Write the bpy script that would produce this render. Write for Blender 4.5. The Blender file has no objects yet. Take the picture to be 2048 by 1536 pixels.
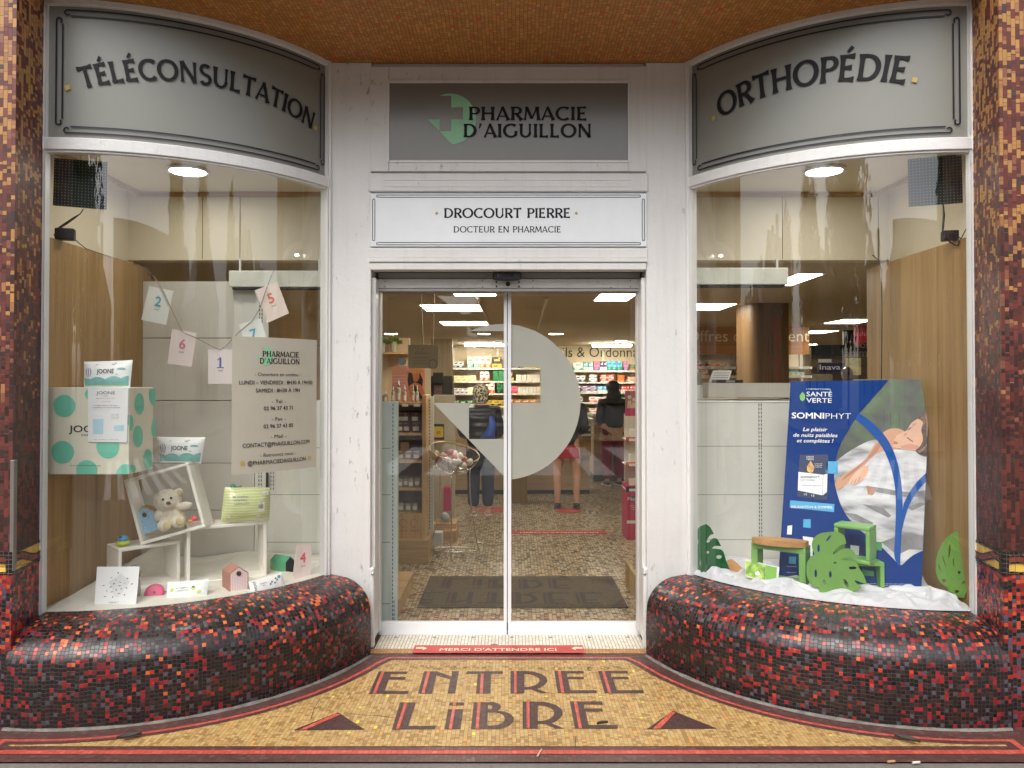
import bpy, bmesh, math, random
from mathutils import Vector, Matrix, noise
from mathutils.geometry import tessellate_polygon
R_ = math.radians
random.seed(7)
SC = bpy.context.scene
COL = SC.collection
# ------------------------------------------------------------ camera, sky, sun, exposure
F, TILT, H = 1540.0, R_(0.8), 1.55
CY = 765 - F * math.tan(TILT)
cd = bpy.data.cameras.new('camera'); cam = bpy.data.objects.new('camera', cd); COL.objects.link(cam)
cam.location = (0, 0, H); cam.rotation_euler = (R_(90) + TILT, 0, 0)
cd.sensor_width = 36; cd.lens = F * 36 / 2048; cd.shift_y = -(768 - CY) / 2048
cd.clip_start = 0.05; cd.clip_end = 2000
SC.camera = cam
SUN_EL, SUN_AZ = R_(52), R_(205)          # sun behind the photographer, veiled by cloud
W = bpy.data.worlds.new('World'); SC.world = W; W.use_nodes = True
wt = W.node_tree; bg = wt.nodes['Background']
sky = wt.nodes.new('ShaderNodeTexSky'); sky.sky_type = 'NISHITA'; sky.sun_disc = False
sky.sun_elevation = SUN_EL; sky.sun_rotation = SUN_AZ; sky.air_density = 1.0; sky.dust_density = 4.0; sky.ozone_density = 1.0
hs = wt.nodes.new('ShaderNodeHueSaturation'); hs.inputs['Saturation'].default_value = 0.32
wt.links.new(sky.outputs[0], hs.inputs['Color']); wt.links.new(hs.outputs[0], bg.inputs[0])
bg.inputs[1].default_value = 0.15
sl = bpy.data.lights.new('sun', 'SUN'); sl.energy = 0.5; sl.angle = R_(60); sl.color = (1, .98, .955)
sun = bpy.data.objects.new('sun', sl); COL.objects.link(sun)
sd = Vector((math.sin(SUN_AZ) * math.cos(SUN_EL), math.cos(SUN_AZ) * math.cos(SUN_EL), math.sin(SUN_EL)))
sun.rotation_euler = sd.to_track_quat('Z', 'Y').to_euler(); sun.location = (0, -6, 12)
vs = SC.view_settings
vs.view_transform = 'Standard'; vs.look = 'None'; vs.gamma = 1; vs.use_curve_mapping = False
vs.exposure = 0.95
SC.render.engine = 'CYCLES'
cy = SC.cycles
cy.use_denoising = True; cy.max_bounces = 8; cy.diffuse_bounces = 4; cy.glossy_bounces = 3; cy.transmission_bounces = 4
cy.transparent_max_bounces = 16; cy.caustics_reflective = False; cy.caustics_refractive = False
cy.sample_clamp_indirect = 6; cy.blur_glossy = 0.5
LAMP = 2.0                                    # multiplier of every lit lamp in the shop
# ------------------------------------------------------------ pixel -> place helpers (photo is 2048 x 1536)
ct, st = math.cos(TILT), math.sin(TILT)
def ray(px, py):
    u = (px - 1024) / F; v = (CY - py) / F
    return (u, ct - v * st, st + v * ct)
def V(px, py, Y):
    d = ray(px, py); k = Y / d[1]
    return Vector((d[0] * k, Y, H + d[2] * k))
def G(px, py, z=0.0):
    d = ray(px, py); k = (z - H) / d[2]
    return Vector((d[0] * k, d[1] * k, z))
# ------------------------------------------------------------ tagging
wl = {}
def tag(o, label=None, cat=None, group=None, kind=None):
    if label: o['label'] = label
    if cat: o['category'] = cat
    if group: o['group'] = group
    if kind: o['kind'] = kind
    return o
def thing(name, label, cat, loc=(0, 0, 0), group=None, rot=None):
    o = bpy.data.objects.new(name, None); o.empty_display_size = .1; COL.objects.link(o)
    o.location = loc; wl[o.name] = Vector(loc)
    if rot: o.rotation_euler = rot
    return tag(o, label, cat, group)
def link(name, me, mats, parent=None, local=False, bevel=0, seg=2, smooth=False, sub=0):
    o = bpy.data.objects.new(name, me); COL.objects.link(o)
    for m in (mats if isinstance(mats, (list, tuple)) else [mats]): me.materials.append(m)
    wl[o.name] = Vector((0, 0, 0))
    if parent is not None:
        o.parent = parent
        if not local: o.location = -wl.get(parent.name, Vector((0, 0, 0)))
    if bevel:
        b = o.modifiers.new('bevel', 'BEVEL'); b.width = bevel; b.segments = seg; b.limit_method = 'ANGLE'; b.angle_limit = R_(40)
    if sub:
        s = o.modifiers.new('sub', 'SUBSURF'); s.levels = sub; s.render_levels = sub
    if smooth:
        for p in me.polygons: p.use_smooth = True
    return o
# ------------------------------------------------------------ mesh builder
class MB:
    def __init__(s): s.v = []; s.f = []; s.m = []; s.uv = {}
    def add(s, vs_, fs_, mi=0, uvs=None):
        b = len(s.v); s.v += [tuple(p) for p in vs_]
        for i, f in enumerate(fs_):
            s.f.append(tuple(b + k for k in f)); s.m.append(mi)
            if uvs: s.uv[len(s.f) - 1] = [uvs[k] for k in f]
        return s
    def box(s, x0, x1, y0, y1, z0, z1, mi=0, M=None):
        P = [Vector((x, y, z)) for z in (z0, z1) for y in (y0, y1) for x in (x0, x1)]
        if M: P = [M @ p for p in P]
        return s.add(P, [(0, 2, 3, 1), (4, 5, 7, 6), (0, 1, 5, 4), (2, 6, 7, 3), (0, 4, 6, 2), (1, 3, 7, 5)], mi)
    def quad(s, a, b, c, d, mi=0): return s.add([a, b, c, d], [(0, 1, 2, 3)], mi)
    def grid(s, fn, nu, nv, mi=0, uvf=None, cu=False):
        P = []; U = []
        for j in range(nv + 1):
            for i in range(nu + 1):
                P.append(fn(i / nu, j / nv)); U.append(uvf(i / nu, j / nv) if uvf else (i / nu, j / nv))
        Fs = [(j * (nu + 1) + i, j * (nu + 1) + i + 1, (j + 1) * (nu + 1) + i + 1, (j + 1) * (nu + 1) + i) for j in range(nv) for i in range(nu)]
        return s.add(P, Fs, mi, U)
    def poly(s, pts, mi=0):                   # flat or gently curved filled outline
        pts = [Vector(p) for p in pts]
        for t in tessellate_polygon([pts]):
            s.add([pts[k] for k in t], [(0, 1, 2)], mi)
        return s
    def prism(s, pts, d, mi=0, side=None):     # outline extruded by vector d
        pts = [Vector(p) for p in pts]; d = Vector(d); n = len(pts); side = mi if side is None else side
        tr = tessellate_polygon([pts])
        s.add(pts, tr, mi); s.add([p + d for p in pts], [t[::-1] for t in tr], mi)
        s.add(pts + [p + d for p in pts], [(i, (i + 1) % n, n + (i + 1) % n, n + i) for i in range(n)], side)
        return s
    def tube(s, path, r, n=8, mi=0, closed=False):
        path = [Vector(p) for p in path]; L = len(path); rr = r if isinstance(r, (list, tuple)) else [r] * L
        vs_ = []; up = None
        for i, p in enumerate(path):
            a = path[(i - 1) % L] if (closed or i > 0) else p; b = path[(i + 1) % L] if (closed or i < L - 1) else p
            t = (b - a).normalized()
            if up is None: up = Vector((0, 0, 1)) if abs(t.z) < .9 else Vector((1, 0, 0))
            x = t.cross(up)
            if x.length < 1e-5: x = t.orthogonal()
            x.normalize(); y = x.cross(t).normalized(); up = y
            for k in range(n):
                a_ = 2 * math.pi * k / n; vs_.append(p + (x * math.cos(a_) + y * math.sin(a_)) * rr[i])
        fs = []
        for i in range(L if closed else L - 1):
            j = (i + 1) % L
            for k in range(n): fs.append((i * n + k, i * n + (k + 1) % n, j * n + (k + 1) % n, j * n + k))
        if not closed: fs += [tuple(range(n))[::-1], tuple((L - 1) * n + k for k in range(n))]
        return s.add(vs_, fs, mi)
    def lathe(s, prof, c=(0, 0, 0), n=24, mi=0, M=None, cap=True):   # prof: (radius, z)
        c = Vector(c); vs_ = []
        for (r, z) in prof:
            for k in range(n):
                a = 2 * math.pi * k / n; p = Vector((r * math.cos(a), r * math.sin(a), z))
                vs_.append((M @ p if M else p) + c)
        fs = [(i * n + k, i * n + (k + 1) % n, (i + 1) * n + (k + 1) % n, (i + 1) * n + k) for i in range(len(prof) - 1) for k in range(n)]
        if cap: fs += [tuple(range(n))[::-1], tuple((len(prof) - 1) * n + k for k in range(n))]
        return s.add(vs_, fs, mi)
    def ell(s, c, r, n=16, m=10, mi=0, M=None):
        c = Vector(c); r = Vector(r) if not isinstance(r, (int, float)) else Vector((r, r, r)); vs_ = []
        for j in range(m + 1):
            b = math.pi * (j / m - .5)
            b = max(-math.pi / 2 + .02, min(math.pi / 2 - .02, b))
            for i in range(n):
                a = 2 * math.pi * i / n; p = Vector((r.x * math.cos(b) * math.cos(a), r.y * math.cos(b) * math.sin(a), r.z * math.sin(b)))
                vs_.append((M @ p if M else p) + c)
        fs = [(j * n + i, j * n + (i + 1) % n, (j + 1) * n + (i + 1) % n, (j + 1) * n + i) for j in range(m) for i in range(n)]
        fs += [tuple(range(n))[::-1], tuple(m * n + k for k in range(n))]
        return s.add(vs_, fs, mi)
    def build(s, name, mats, parent=None, **k):
        me = bpy.data.meshes.new(name); me.from_pydata(s.v, [], s.f); me.validate(clean_customdata=False)
        if len(me.polygons) == len(s.f):
            me.polygons.foreach_set('material_index', s.m)
            if s.uv:
                ul = me.uv_layers.new(name='UVMap')
                for fi, us in s.uv.items():
                    for li, u in zip(me.polygons[fi].loop_indices, us): ul.data[li].uv = u
        elif max(s.m) > 0: print('WARN faces dropped', name)
        me.update()
        return link(name, me, mats, parent, **k)
# ------------------------------------------------------------ materials
def lin(c): 
    c /= 255.0
    return c / 12.92 if c <= .04045 else ((c + .055) / 1.055) ** 2.4
def C(r, g, b, k=1.0): return (lin(r) * k, lin(g) * k, lin(b) * k, 1)
_mats = {}
class NT:
    def __init__(s, name):
        s.m = bpy.data.materials.new(name); s.m.use_nodes = True; s.t = s.m.node_tree
        s.p = s.t.nodes['Principled BSDF']; s.out = s.t.nodes['Material Output']
    def n(s, ty, ins=None, **kw):
        x = s.t.nodes.new('ShaderNode' + ty)
        for k, v in kw.items(): setattr(x, k, v)
        for k, v in (ins or {}).items(): s.set(x.inputs[k], v)
        return x
    def set(s, inp, v):
        if isinstance(v, bpy.types.NodeSocket): s.t.links.new(v, inp)
        else: inp.default_value = v
    def math(s, op, a, b=0.0, c=None, clamp=False):
        x = s.n('Math', operation=op, use_clamp=clamp); s.set(x.inputs[0], a); s.set(x.inputs[1], b)
        if c is not None: s.set(x.inputs[2], c)
        return x.outputs[0]
    def mix(s, f, a, b, ty='MIX'):
        x = s.n('MixRGB', blend_type=ty); s.set(x.inputs[0], f); s.set(x.inputs[1], a); s.set(x.inputs[2], b); return x.outputs[0]
    def ramp(s, f, stops, interp='LINEAR'):
        x = s.n('ValToRGB'); r = x.color_ramp; r.interpolation = interp
        while len(r.elements) < len(stops): r.elements.new(0.5)
        for e, (p, c) in zip(r.elements, stops): e.position = p
        for e, (p, c) in zip(r.elements, stops): e.color = c
        s.set(x.inputs[0], f); return x.outputs[0]
    def noise(s, vec, scale, detail=4, rough=.55):
        return s.n('TexNoise', {'Vector': vec, 'Scale': scale, 'Detail': detail, 'Roughness': rough}).outputs[0]
    def bump(s, h, strength, dist=.001, nrm=None):
        x = s.n('Bump', {'Height': h, 'Strength': strength, 'Distance': dist})
        if nrm is not None: s.set(x.inputs['Normal'], nrm)
        return x.outputs[0]
def mat(name, col, rough=.5, metal=0.0, var=.06, scale=9.0, bump=.0, bscale=60.0, bdist=.002, coat=0.0, spec=.5, sheen=0.0, trans=0.0):
    if name in _mats: return _mats[name]
    t = NT(name); co = t.n('TexCoord').outputs['Object']
    if len(col) == 3: col = (*col, 1)
    n = t.noise(co, scale, 5)
    dark = tuple(c * (1 - var * 1.6) for c in col[:3]) + (1,); lite = tuple(min(1, c * (1 + var)) for c in col[:3]) + (1,)
    t.set(t.p.inputs['Base Color'], t.ramp(n, [(.3, dark), (.7, lite)]))
    t.set(t.p.inputs['Roughness'], t.math('MULTIPLY_ADD', n, .16, max(0.02, rough - .08)))
    t.p.inputs['Metallic'].default_value = metal; t.p.inputs['Specular IOR Level'].default_value = spec
    t.p.inputs['Coat Weight'].default_value = coat; t.p.inputs['Sheen Weight'].default_value = sheen
    t.p.inputs['Transmission Weight'].default_value = trans
    if bump: t.set(t.p.inputs['Normal'], t.bump(t.noise(co, bscale, 4), bump, bdist))
    _mats[name] = t.m; return t.m
def emit(name, col, s):
    t = NT(name); t.p.inputs['Base Color'].default_value = (.8, .8, .8, 1)
    t.p.inputs['Emission Color'].default_value = col; t.p.inputs['Emission Strength'].default_value = s * LAMP
    return t.m
def glass(name, tint=(.93, .95, .93, 1), f0=.075, rough=0.0, wob=0.0):
    t = NT(name); t.t.nodes.remove(t.p)
    fac = t.n('LayerWeight', {'Blend': .5}).outputs['Facing']
    fr = t.math('MULTIPLY_ADD', t.math('POWER', fac, 5.0), 1 - f0, f0)
    tr = t.n('BsdfTransparent', {'Color': tint}); gl = t.n('BsdfGlossy', {'Color': (1, 1, 1, 1), 'Roughness': rough})
    if wob:
        co = t.n('TexCoord').outputs['Object']; gl.inputs['Normal']; t.set(gl.inputs['Normal'], t.bump(t.noise(co, 2.2, 2), wob, .01))
    ms = t.n('MixShader', {0: fr, 1: tr.outputs[0], 2: gl.outputs[0]})
    t.t.links.new(ms.outputs[0], t.out.inputs[0]); return t.m
def mosaic(name, mode, tile, pal, grout, gw=.07, rough=.25, nvar=.05, run=None, grad=None, vsplit=.6, wob=.05, dirt=.25, jit=.10, lines=.0):
    """hand laid glass / ceramic tesserae. mode: coordinates that carry the grid; pal: [(threshold, colour)];
    run: tiles of several heights in columns; grad: (z0, z1) moves the palette with height."""
    t = NT(name); tc = t.n('TexCoord'); ob = t.n('SeparateXYZ', {0: tc.outputs['Object']})
    if mode == 'uv':
        q = t.n('SeparateXYZ', {0: tc.outputs['UV']}); u, v = q.outputs[0], q.outputs[1]
    elif mode == 'xy': u, v = ob.outputs[0], ob.outputs[1]
    else: u, v = t.math('ADD', ob.outputs[0], ob.outputs[1]), ob.outputs[2]
    w1 = t.noise(tc.outputs['Object'], 3.1, 2)
    w2 = t.noise(t.n('VectorMath', {0: tc.outputs['Object'], 1: (7.3, 1.1, 4.7)}, operation='ADD').outputs[0], 3.3, 2)
    tu, tv = tile if isinstance(tile, tuple) else (tile, tile)
    u = t.math('ADD', t.math('DIVIDE', u, tu), t.math('MULTIPLY', t.math('SUBTRACT', w1, .5), wob * 14))
    v = t.math('ADD', t.math('DIVIDE', v, tv), t.math('MULTIPLY', t.math('SUBTRACT', w2, .5), wob * 14))
    cu = t.math('FLOOR', u); fu = t.math('SUBTRACT', u, cu)
    def wn(x, y, z=0.0):
        return t.n('TexWhiteNoise', {'Vector': t.n('CombineXYZ', {0: x, 1: y, 2: z}).outputs[0]}, noise_dimensions='3D')
    v = t.math('MULTIPLY_ADD', wn(cu, 3.0).outputs[0], .35 if run is None else 6.0, v)
    c1 = t.math('FLOOR', v); f1 = t.math('SUBTRACT', v, c1)
    if run:
        v2 = t.math('DIVIDE', v, run); c2 = t.math('FLOOR', v2); f2 = t.math('SUBTRACT', v2, c2)
        one = t.math('GREATER_THAN', wn(cu, c2, 9.0).outputs[0], vsplit)
        cv = t.math('MULTIPLY_ADD', one, t.math('SUBTRACT', c1, t.math('ADD', c2, 500.0)), t.math('ADD', c2, 500.0))
        e2 = t.math('MULTIPLY', t.math('MINIMUM', f2, t.math('SUBTRACT', 1.0, f2)), run)
        e1 = t.math('MINIMUM', f1, t.math('SUBTRACT', 1.0, f1))
        ev = t.math('MULTIPLY_ADD', one, t.math('SUBTRACT', e1, e2), e2)
    else:
        cv = c1; ev = t.math('MINIMUM', f1, t.math('SUBTRACT', 1.0, f1))
    eu = t.math('MINIMUM', fu, t.math('SUBTRACT', 1.0, fu))
    h = wn(cu, cv, 1.0)
    val = h.outputs[0]
    if grad:
        z = t.math('DIVIDE', t.math('SUBTRACT', ob.outputs[2], grad[0]), grad[1] - grad[0], clamp=True)
        val = t.math('MULTIPLY_ADD', t.math('SUBTRACT', t.math('MULTIPLY', z, 1.0), .5), grad[2], val)
        big = t.noise(tc.outputs['Object'], 4.0, 2)
        val = t.math('MULTIPLY_ADD', t.math('SUBTRACT', big, .5), grad[3] if len(grad) > 3 else 0.0, val)
    val = t.math('MAXIMUM', t.math('MINIMUM', val, .999), 0.001)
    col = t.ramp(val, pal, 'CONSTANT')
    h2 = wn(cu, cv, 5.0)
    col = t.n('HueSaturation', {'Hue': .5, 'Saturation': 1.0, 'Value': t.math('MULTIPLY_ADD', t.math('SUBTRACT', h2.outputs[0], .5), jit * 2, 1.0), 'Fac': 1.0, 'Color': col}).outputs[0]
    edge = t.math('MINIMUM', eu, ev)
    gm = t.n('MapRange', {0: edge, 1: gw * .55, 2: gw * 1.3, 3: 0.0, 4: 1.0}, clamp=True).outputs[0]
    gv = t.noise(tc.outputs['Object'], 1.7, 4)
    gcol = t.mix(t.n('MapRange', {0: gv, 1: .45, 2: .7, 3: 0.0, 4: 1.0}, clamp=True).outputs[0], tuple(x * .55 for x in grout[:3]) + (1,), grout)
    col = t.mix(gm, gcol, col)
    if dirt:
        dn = t.noise(tc.outputs['Object'], 2.3, 6, .65)
        d = t.n('MapRange', {0: dn, 1: .42, 2: .72, 3: 0.0, 4: dirt}, clamp=True).outputs[0]
        col = t.mix(d, col, (.16, .14, .12, 1), 'MULTIPLY') if False else t.mix(d, col, t.mix(.6, col, (.09, .08, .07, 1)))
    t.set(t.p.inputs['Base Color'], col)
    rr = t.math('MULTIPLY_ADD', h2.outputs[0], .14, rough)
    t.set(t.p.inputs['Roughness'], t.math('MULTIPLY_ADD', t.math('SUBTRACT', 1.0, gm), .4, rr, clamp=True))
    ge = t.n('NewGeometry').outputs['Normal']
    dv = t.n('VectorMath', {0: h2.outputs[1], 1: (.5, .5, .5)}, operation='SUBTRACT').outputs[0]
    sc = t.n('VectorMath', {0: dv}, operation='SCALE'); sc.inputs['Scale'].default_value = nvar * 2
    nn = t.n('VectorMath', {0: t.n('VectorMath', {0: ge, 1: sc.outputs[0]}, operation='ADD').outputs[0]}, operation='NORMALIZE').outputs[0]
    t.set(t.p.inputs['Normal'], t.bump(gm, .5, .0015, nn))
    _mats[name] = t.m; return t.m
# ------------------------------------------------------------ shared materials
def painted(name, col, fleck=.5, rough=.42):
    t = NT(name); co = t.n('TexCoord').outputs['Object']
    base = t.ramp(t.noise(co, 2.5, 6, .6), [(.3, tuple(c * .93 for c in col[:3]) + (1,)), (.7, col)])
    m2 = t.n('Mapping', {'Vector': co, 'Scale': (1, 1, .35)}).outputs[0]
    n = t.noise(m2, 34, 8, .72); reg = t.noise(co, 2.1, 3)
    k = t.math('MULTIPLY', t.n('MapRange', {0: n, 1: .60, 2: .65, 3: 0.0, 4: 1.0}, clamp=True).outputs[0],
               t.n('MapRange', {0: reg, 1: .46, 2: .60, 3: 0.0, 4: fleck}, clamp=True).outputs[0])
    # scuffs and grime gather low down on the woodwork
    z = t.n('SeparateXYZ', {0: t.n('NewGeometry').outputs['Position']}).outputs[2]
    low = t.n('MapRange', {0: z, 1: .9, 2: .1, 3: 0.0, 4: .42}, clamp=True).outputs[0]
    base = t.mix(t.math('MULTIPLY', low, t.noise(co, 11, 5, .7)), base, (.2, .19, .17, 1))
    run = t.noise(t.n('Mapping', {'Vector': co, 'Scale': (22, 22, 1.1)}).outputs[0], 1.0, 5, .6)   # rain-washed dust runs
    base = t.mix(t.n('MapRange', {0: run, 1: .52, 2: .78, 3: 0.0, 4: .22}, clamp=True).outputs[0], base, (.42, .39, .35, 1))
    base = t.mix(k, base, (.23, .21, .19, 1))
    t.set(t.p.inputs['Base Color'], base); t.p.inputs['Roughness'].default_value = rough
    t.set(t.p.inputs['Normal'], t.bump(t.math('ADD', t.math('MULTIPLY', k, -1.6), t.math('MULTIPLY', t.noise(co, 26, 6, .65), 1.3)), .5, .004))
    return t.m
def wood(name, dark, light, axis='z', plank=0.0, rough=.5, fine=1.0):
    t = NT(name); co = t.n('TexCoord').outputs['Object']
    sc = {'z': (16, 16, .7), 'x': (.7, 16, 16), 'y': (16, .7, 16)}[axis]
    q = t.n('SeparateXYZ', {0: co})
    off = None
    if plank:
        a = t.math('FLOOR', t.math('DIVIDE', t.math('ADD', q.outputs[0], q.outputs[1]), plank))
        off = t.n('TexWhiteNoise', {'Vector': t.n('CombineXYZ', {0: a, 1: 2.0}).outputs[0]}, noise_dimensions='3D').outputs[0]
        co = t.n('VectorMath', {0: co, 1: t.n('CombineXYZ', {2: t.math('MULTIPLY', off, 9.0)}).outputs[0]}, operation='ADD').outputs[0]
    m = t.n('Mapping', {'Vector': co, 'Scale': tuple(x * fine for x in sc)}).outputs[0]
    n1 = t.noise(m, 1.0, 7, .62); n2 = t.noise(m, 5.5, 3, .6)
    v = t.math('MULTIPLY_ADD', n2, .35, t.math('MULTIPLY', n1, .75))
    if off is not None: v = t.math('MULTIPLY_ADD', t.math('SUBTRACT', off, .5), .14, v)
    t.set(t.p.inputs['Base Color'], t.ramp(v, [(.34, dark), (.52, tuple((a + b) / 2 for a, b in zip(dark, light))), (.72, light)]))
    t.set(t.p.inputs['Roughness'], t.math('MULTIPLY_ADD', n2, .2, rough - .1)); t.set(t.p.inputs['Normal'], t.bump(n2, .12, .001))
    _mats[name] = t.m; return t.m
PAINT = painted('white_gloss_paint', (.74, .725, .70, 1), .75)
PAINT2 = painted('white_trim_paint', (.78, .77, .75, 1), .25, .35)
GREYSIGN = mat('taupe_sign_film', C(134, 134, 126), .32, var=.03, scale=2)
INK = mat('black_lettering', C(22, 20, 22), .6, var=.05, spec=.3)
NAVY = mat('dark_blue_line', C(22, 24, 40), .4)
GOLD = mat('gold_dot', C(186, 160, 88), .4)
MINT = mat('mint_green_film', C(142, 205, 160), .35)
ALU = mat('white_aluminium', (.76, .77, .78, 1), .38, 0, var=.015)
DARKGAP = mat('black_rubber_and_gap', (.012, .012, .014, 1), .6)
STEEL = mat('brushed_steel', (.55, .55, .54, 1), .3, .9)
CHROME = mat('chrome_wire', (.7, .7, .68, 1), .2, 1.0)
GLASS = glass('window_glass', (.95, .96, .94, 1), .088)
DOORGLASS = glass('door_glass', (.90, .91, .88, 1), .095)
OAK = wood('oak_panel', C(142, 106, 60, .88), C(188, 152, 102, .88), 'z', .19)
OAKX = wood('pale_oak_board', C(150, 112, 66), C(204, 170, 120), 'x')
CREAM = mat('cream_wall_paint', C(226, 216, 192), .6, var=.03, scale=2)
PANEL = mat('grey_melamine', C(214, 210, 200), .4, var=.02)
PANELW = mat('white_melamine', C(226, 225, 216), .35, var=.02)
SLOT = mat('slot_shadow', (.02, .02, .02, 1), .8)
PINE = wood('pine_shelf', C(176, 128, 72), C(222, 184, 126), 'z', 0, .5)
PAPER = mat('white_paper', C(236, 236, 236), .7, var=.02)
def arcp(side, phi, r=1.356, z=0.0):
    a = phi; return Vector((-.02 + side * 2.27 - side * r * math.sin(a), 5.122 - r * math.cos(a), z))
RG = 1.356
def arcs(side, s, z, r=RG):               # s: metres along the curved glass from its outer end
    return arcp(side, s / RG, r, z)
# ------------------------------------------------------------ ground, road, pavement
ASPH = NT('asphalt'); _c = ASPH.n('TexCoord').outputs['Object']
ASPH.set(ASPH.p.inputs['Base Color'], ASPH.mix(ASPH.noise(_c, 130, 3, .8), (.035, .035, .037, 1), (.085, .083, .08, 1)))
ASPH.p.inputs['Roughness'].default_value = .85; ASPH.set(ASPH.p.inputs['Normal'], ASPH.bump(ASPH.noise(_c, 160, 3), .6, .004)); ASPH = ASPH.m
PAVE = NT('pavement_concrete'); _c = PAVE.n('TexCoord').outputs['Object']
_n = PAVE.noise(_c, 90, 5, .8); _b = PAVE.noise(_c, 3, 5)
PAVE.set(PAVE.p.inputs['Base Color'], PAVE.mix(PAVE.n('MapRange', {0: _n, 1: .55, 2: .7}, clamp=True).outputs[0], PAVE.mix(_b, C(84, 81, 76), C(130, 125, 116)), C(62, 60, 56)))
PAVE.p.inputs['Roughness'].default_value = .85; PAVE.set(PAVE.p.inputs['Normal'], PAVE.bump(_n, .8, .004)); PAVE = PAVE.m
def sheet(name, pts, z, m, kind='structure', parent=None):
    b = MB().poly([(x, y, z) for x, y in pts], 0); o = b.build(name, m, parent)
    if kind and not parent: o['kind'] = kind
    return o
sheet('ground', [(-600, -600), (600, -600), (600, 40), (-600, 40)], -.16, ASPH)
b = MB().box(-30, 30, -3.4, G(1000, 1524).y, -.3, -.006); o = b.build('pavement', PAVE); o['kind'] = 'structure'
b = MB().box(-30, 30, -16.5, -11.5, -.3, -.02); o = b.build('pavement', PAVE); o['kind'] = 'structure'
sheet('road', [(-80, -11.5), (80, -11.5), (80, -3.4), (-80, -3.4)], -.15, ASPH)
b = MB()
for k in range(7): b.poly([(-2.6 + k * 1.0, -10.6, -.145), (-2.1 + k * 1.0, -10.6, -.145), (-2.1 + k * 1.0, -4.2, -.145), (-2.6 + k * 1.0, -4.2, -.145)])
o = b.build('road_crossing', mat('road_paint', (.62, .62, .6, 1), .6, var=.2, scale=20)); o['kind'] = 'structure'
# ------------------------------------------------------------ mosaic entrance floor
YEL = [(0, C(166, 128, 74, .78)), (.16, C(186, 152, 94, .88)), (.36, C(198, 164, 104, .88)), (.56, C(178, 142, 86, .88)), (.76, C(192, 160, 104, .88)), (.968, C(186, 140, 80)), (.985, C(206, 144, 70)), (.993, C(220, 198, 66))]
YTILE = mosaic('ochre_floor_mosaic', 'xy', (.0178, .0165), YEL, C(150, 116, 66), .04, .42, .02, run=1.9, vsplit=.5, dirt=.16, jit=.05)
BRN = [(0, C(74, 42, 38)), (.3, C(86, 50, 46)), (.6, C(80, 44, 42)), (.85, C(96, 62, 58))]
BTILE = mosaic('brown_floor_mosaic', 'xy', .019, BRN, C(104, 84, 78), .045, .32, .02, dirt=.22, jit=.1)
LETTILE = mosaic('dark_brown_letter_mosaic', 'xy', .0175, [(0, C(62, 36, 34)), (.4, C(72, 42, 38)), (.8, C(66, 38, 38))], C(84, 62, 56), .03, .4, .02, dirt=.12, jit=.08)
RTILE = mosaic('coral_floor_mosaic', 'xy', .024, [(0, C(190, 82, 66)), (.4, C(180, 74, 60)), (.8, C(198, 92, 76))], C(150, 74, 62), .03, .38, .02, dirt=.12, jit=.06)
TTILE = mosaic('tan_floor_mosaic', 'xy', .02, [(0, C(186, 138, 82)), (.5, C(172, 124, 72))], C(140, 100, 60), .04, .4, .02, dirt=.12)
WTILE = mosaic('white_threshold_mosaic', 'xy', .0203, [(0, C(226, 218, 200)), (.5, C(216, 206, 186)), (.82, C(232, 226, 212))], C(108, 98, 86), .06, .4, .02, dirt=.16, jit=.05, wob=.02)
fl = MB().poly([(-2.9, G(1000, 1524).y, 0), (2.9, G(1000, 1524).y, 0), (2.9, 4.9, 0), (-2.9, 4.9, 0)]).build('mosaic_floor', BTILE); fl['kind'] = 'structure'
def outer_base(side, phi):                # foot of the plinth
    return 1.66 + .075 * math.sin(math.pi * min(1, phi / R_(63)))
def ring(side, off, z, n=24, p0=4, p1=61):
    return [arcp(side, R_(p0 + (p1 - p0) * k / n), outer_base(side, R_(p0 + (p1 - p0) * k / n)) + off, z) for k in range(n + 1)]
def floor_outline(off, z, yb, yf, xe, xc):
    """field bounded by the two plinths, a straight front edge yf and a straight back edge yb"""
    L = [p for p in ring(-1, off, z) if p.y < yb and p.x > -.02 - xe + .03]; Rr = [p for p in ring(1, off, z) if p.y < yb and p.x < -.02 + xe - .03]
    yl = L[0].y
    pts = [(-.02 - xe, yf, z), (-.02 - xe, yl, z)] + L + [(L[-1].x + (yb - L[-1].y) * .62, yb, z), (Rr[-1].x - (yb - Rr[-1].y) * .62, yb, z)] + Rr[::-1] + [(-.02 + xe, yl, z), (-.02 + xe, yf, z)]
    return [Vector(p) for p in pts]
def strip(b, A, B, mi=0):
    for i in range(len(A) - 1): b.quad(A[i], A[i + 1], B[i + 1], B[i], mi)
red_out = floor_outline(.086, .0015, G(1000, 1314.5).y, G(1000, 1508.5).y, 2.195, 0)
MB().poly(red_out).build('coral_border', RTILE, fl)
red_in = floor_outline(.108, .003, G(1000, 1317.5).y, G(1000, 1500.5).y, 2.165, 0)
MB().poly(red_in).build('inner_brown_border', BTILE, fl)
yel = floor_outline(.142, .0045, G(1000, 1322).y, G(1000, 1494.5).y, 2.125, 0)
MB().poly(yel).build('ochre_field', YTILE, fl)
th = sheet('threshold_tiles', [(-.80, 4.50), (.78, 4.50), (.78, 4.83), (-.80, 4.83)], .0015, WTILE, parent=fl)
b = MB()
for k in range(7):
    x = -.715 + k * .235; b.poly([(x, 4.69, .003), (x + .02, 4.69, .003), (x + .02, 4.71, .003), (x, 4.71, .003)])
b.poly([(-.13, 4.565, .003), (-.105, 4.54, .003), (-.08, 4.565, .003), (-.105, 4.59, .003)])
b.build('dark_inset_tiles', mat('slate_tile', C(92, 88, 84), .4), fl)
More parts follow.
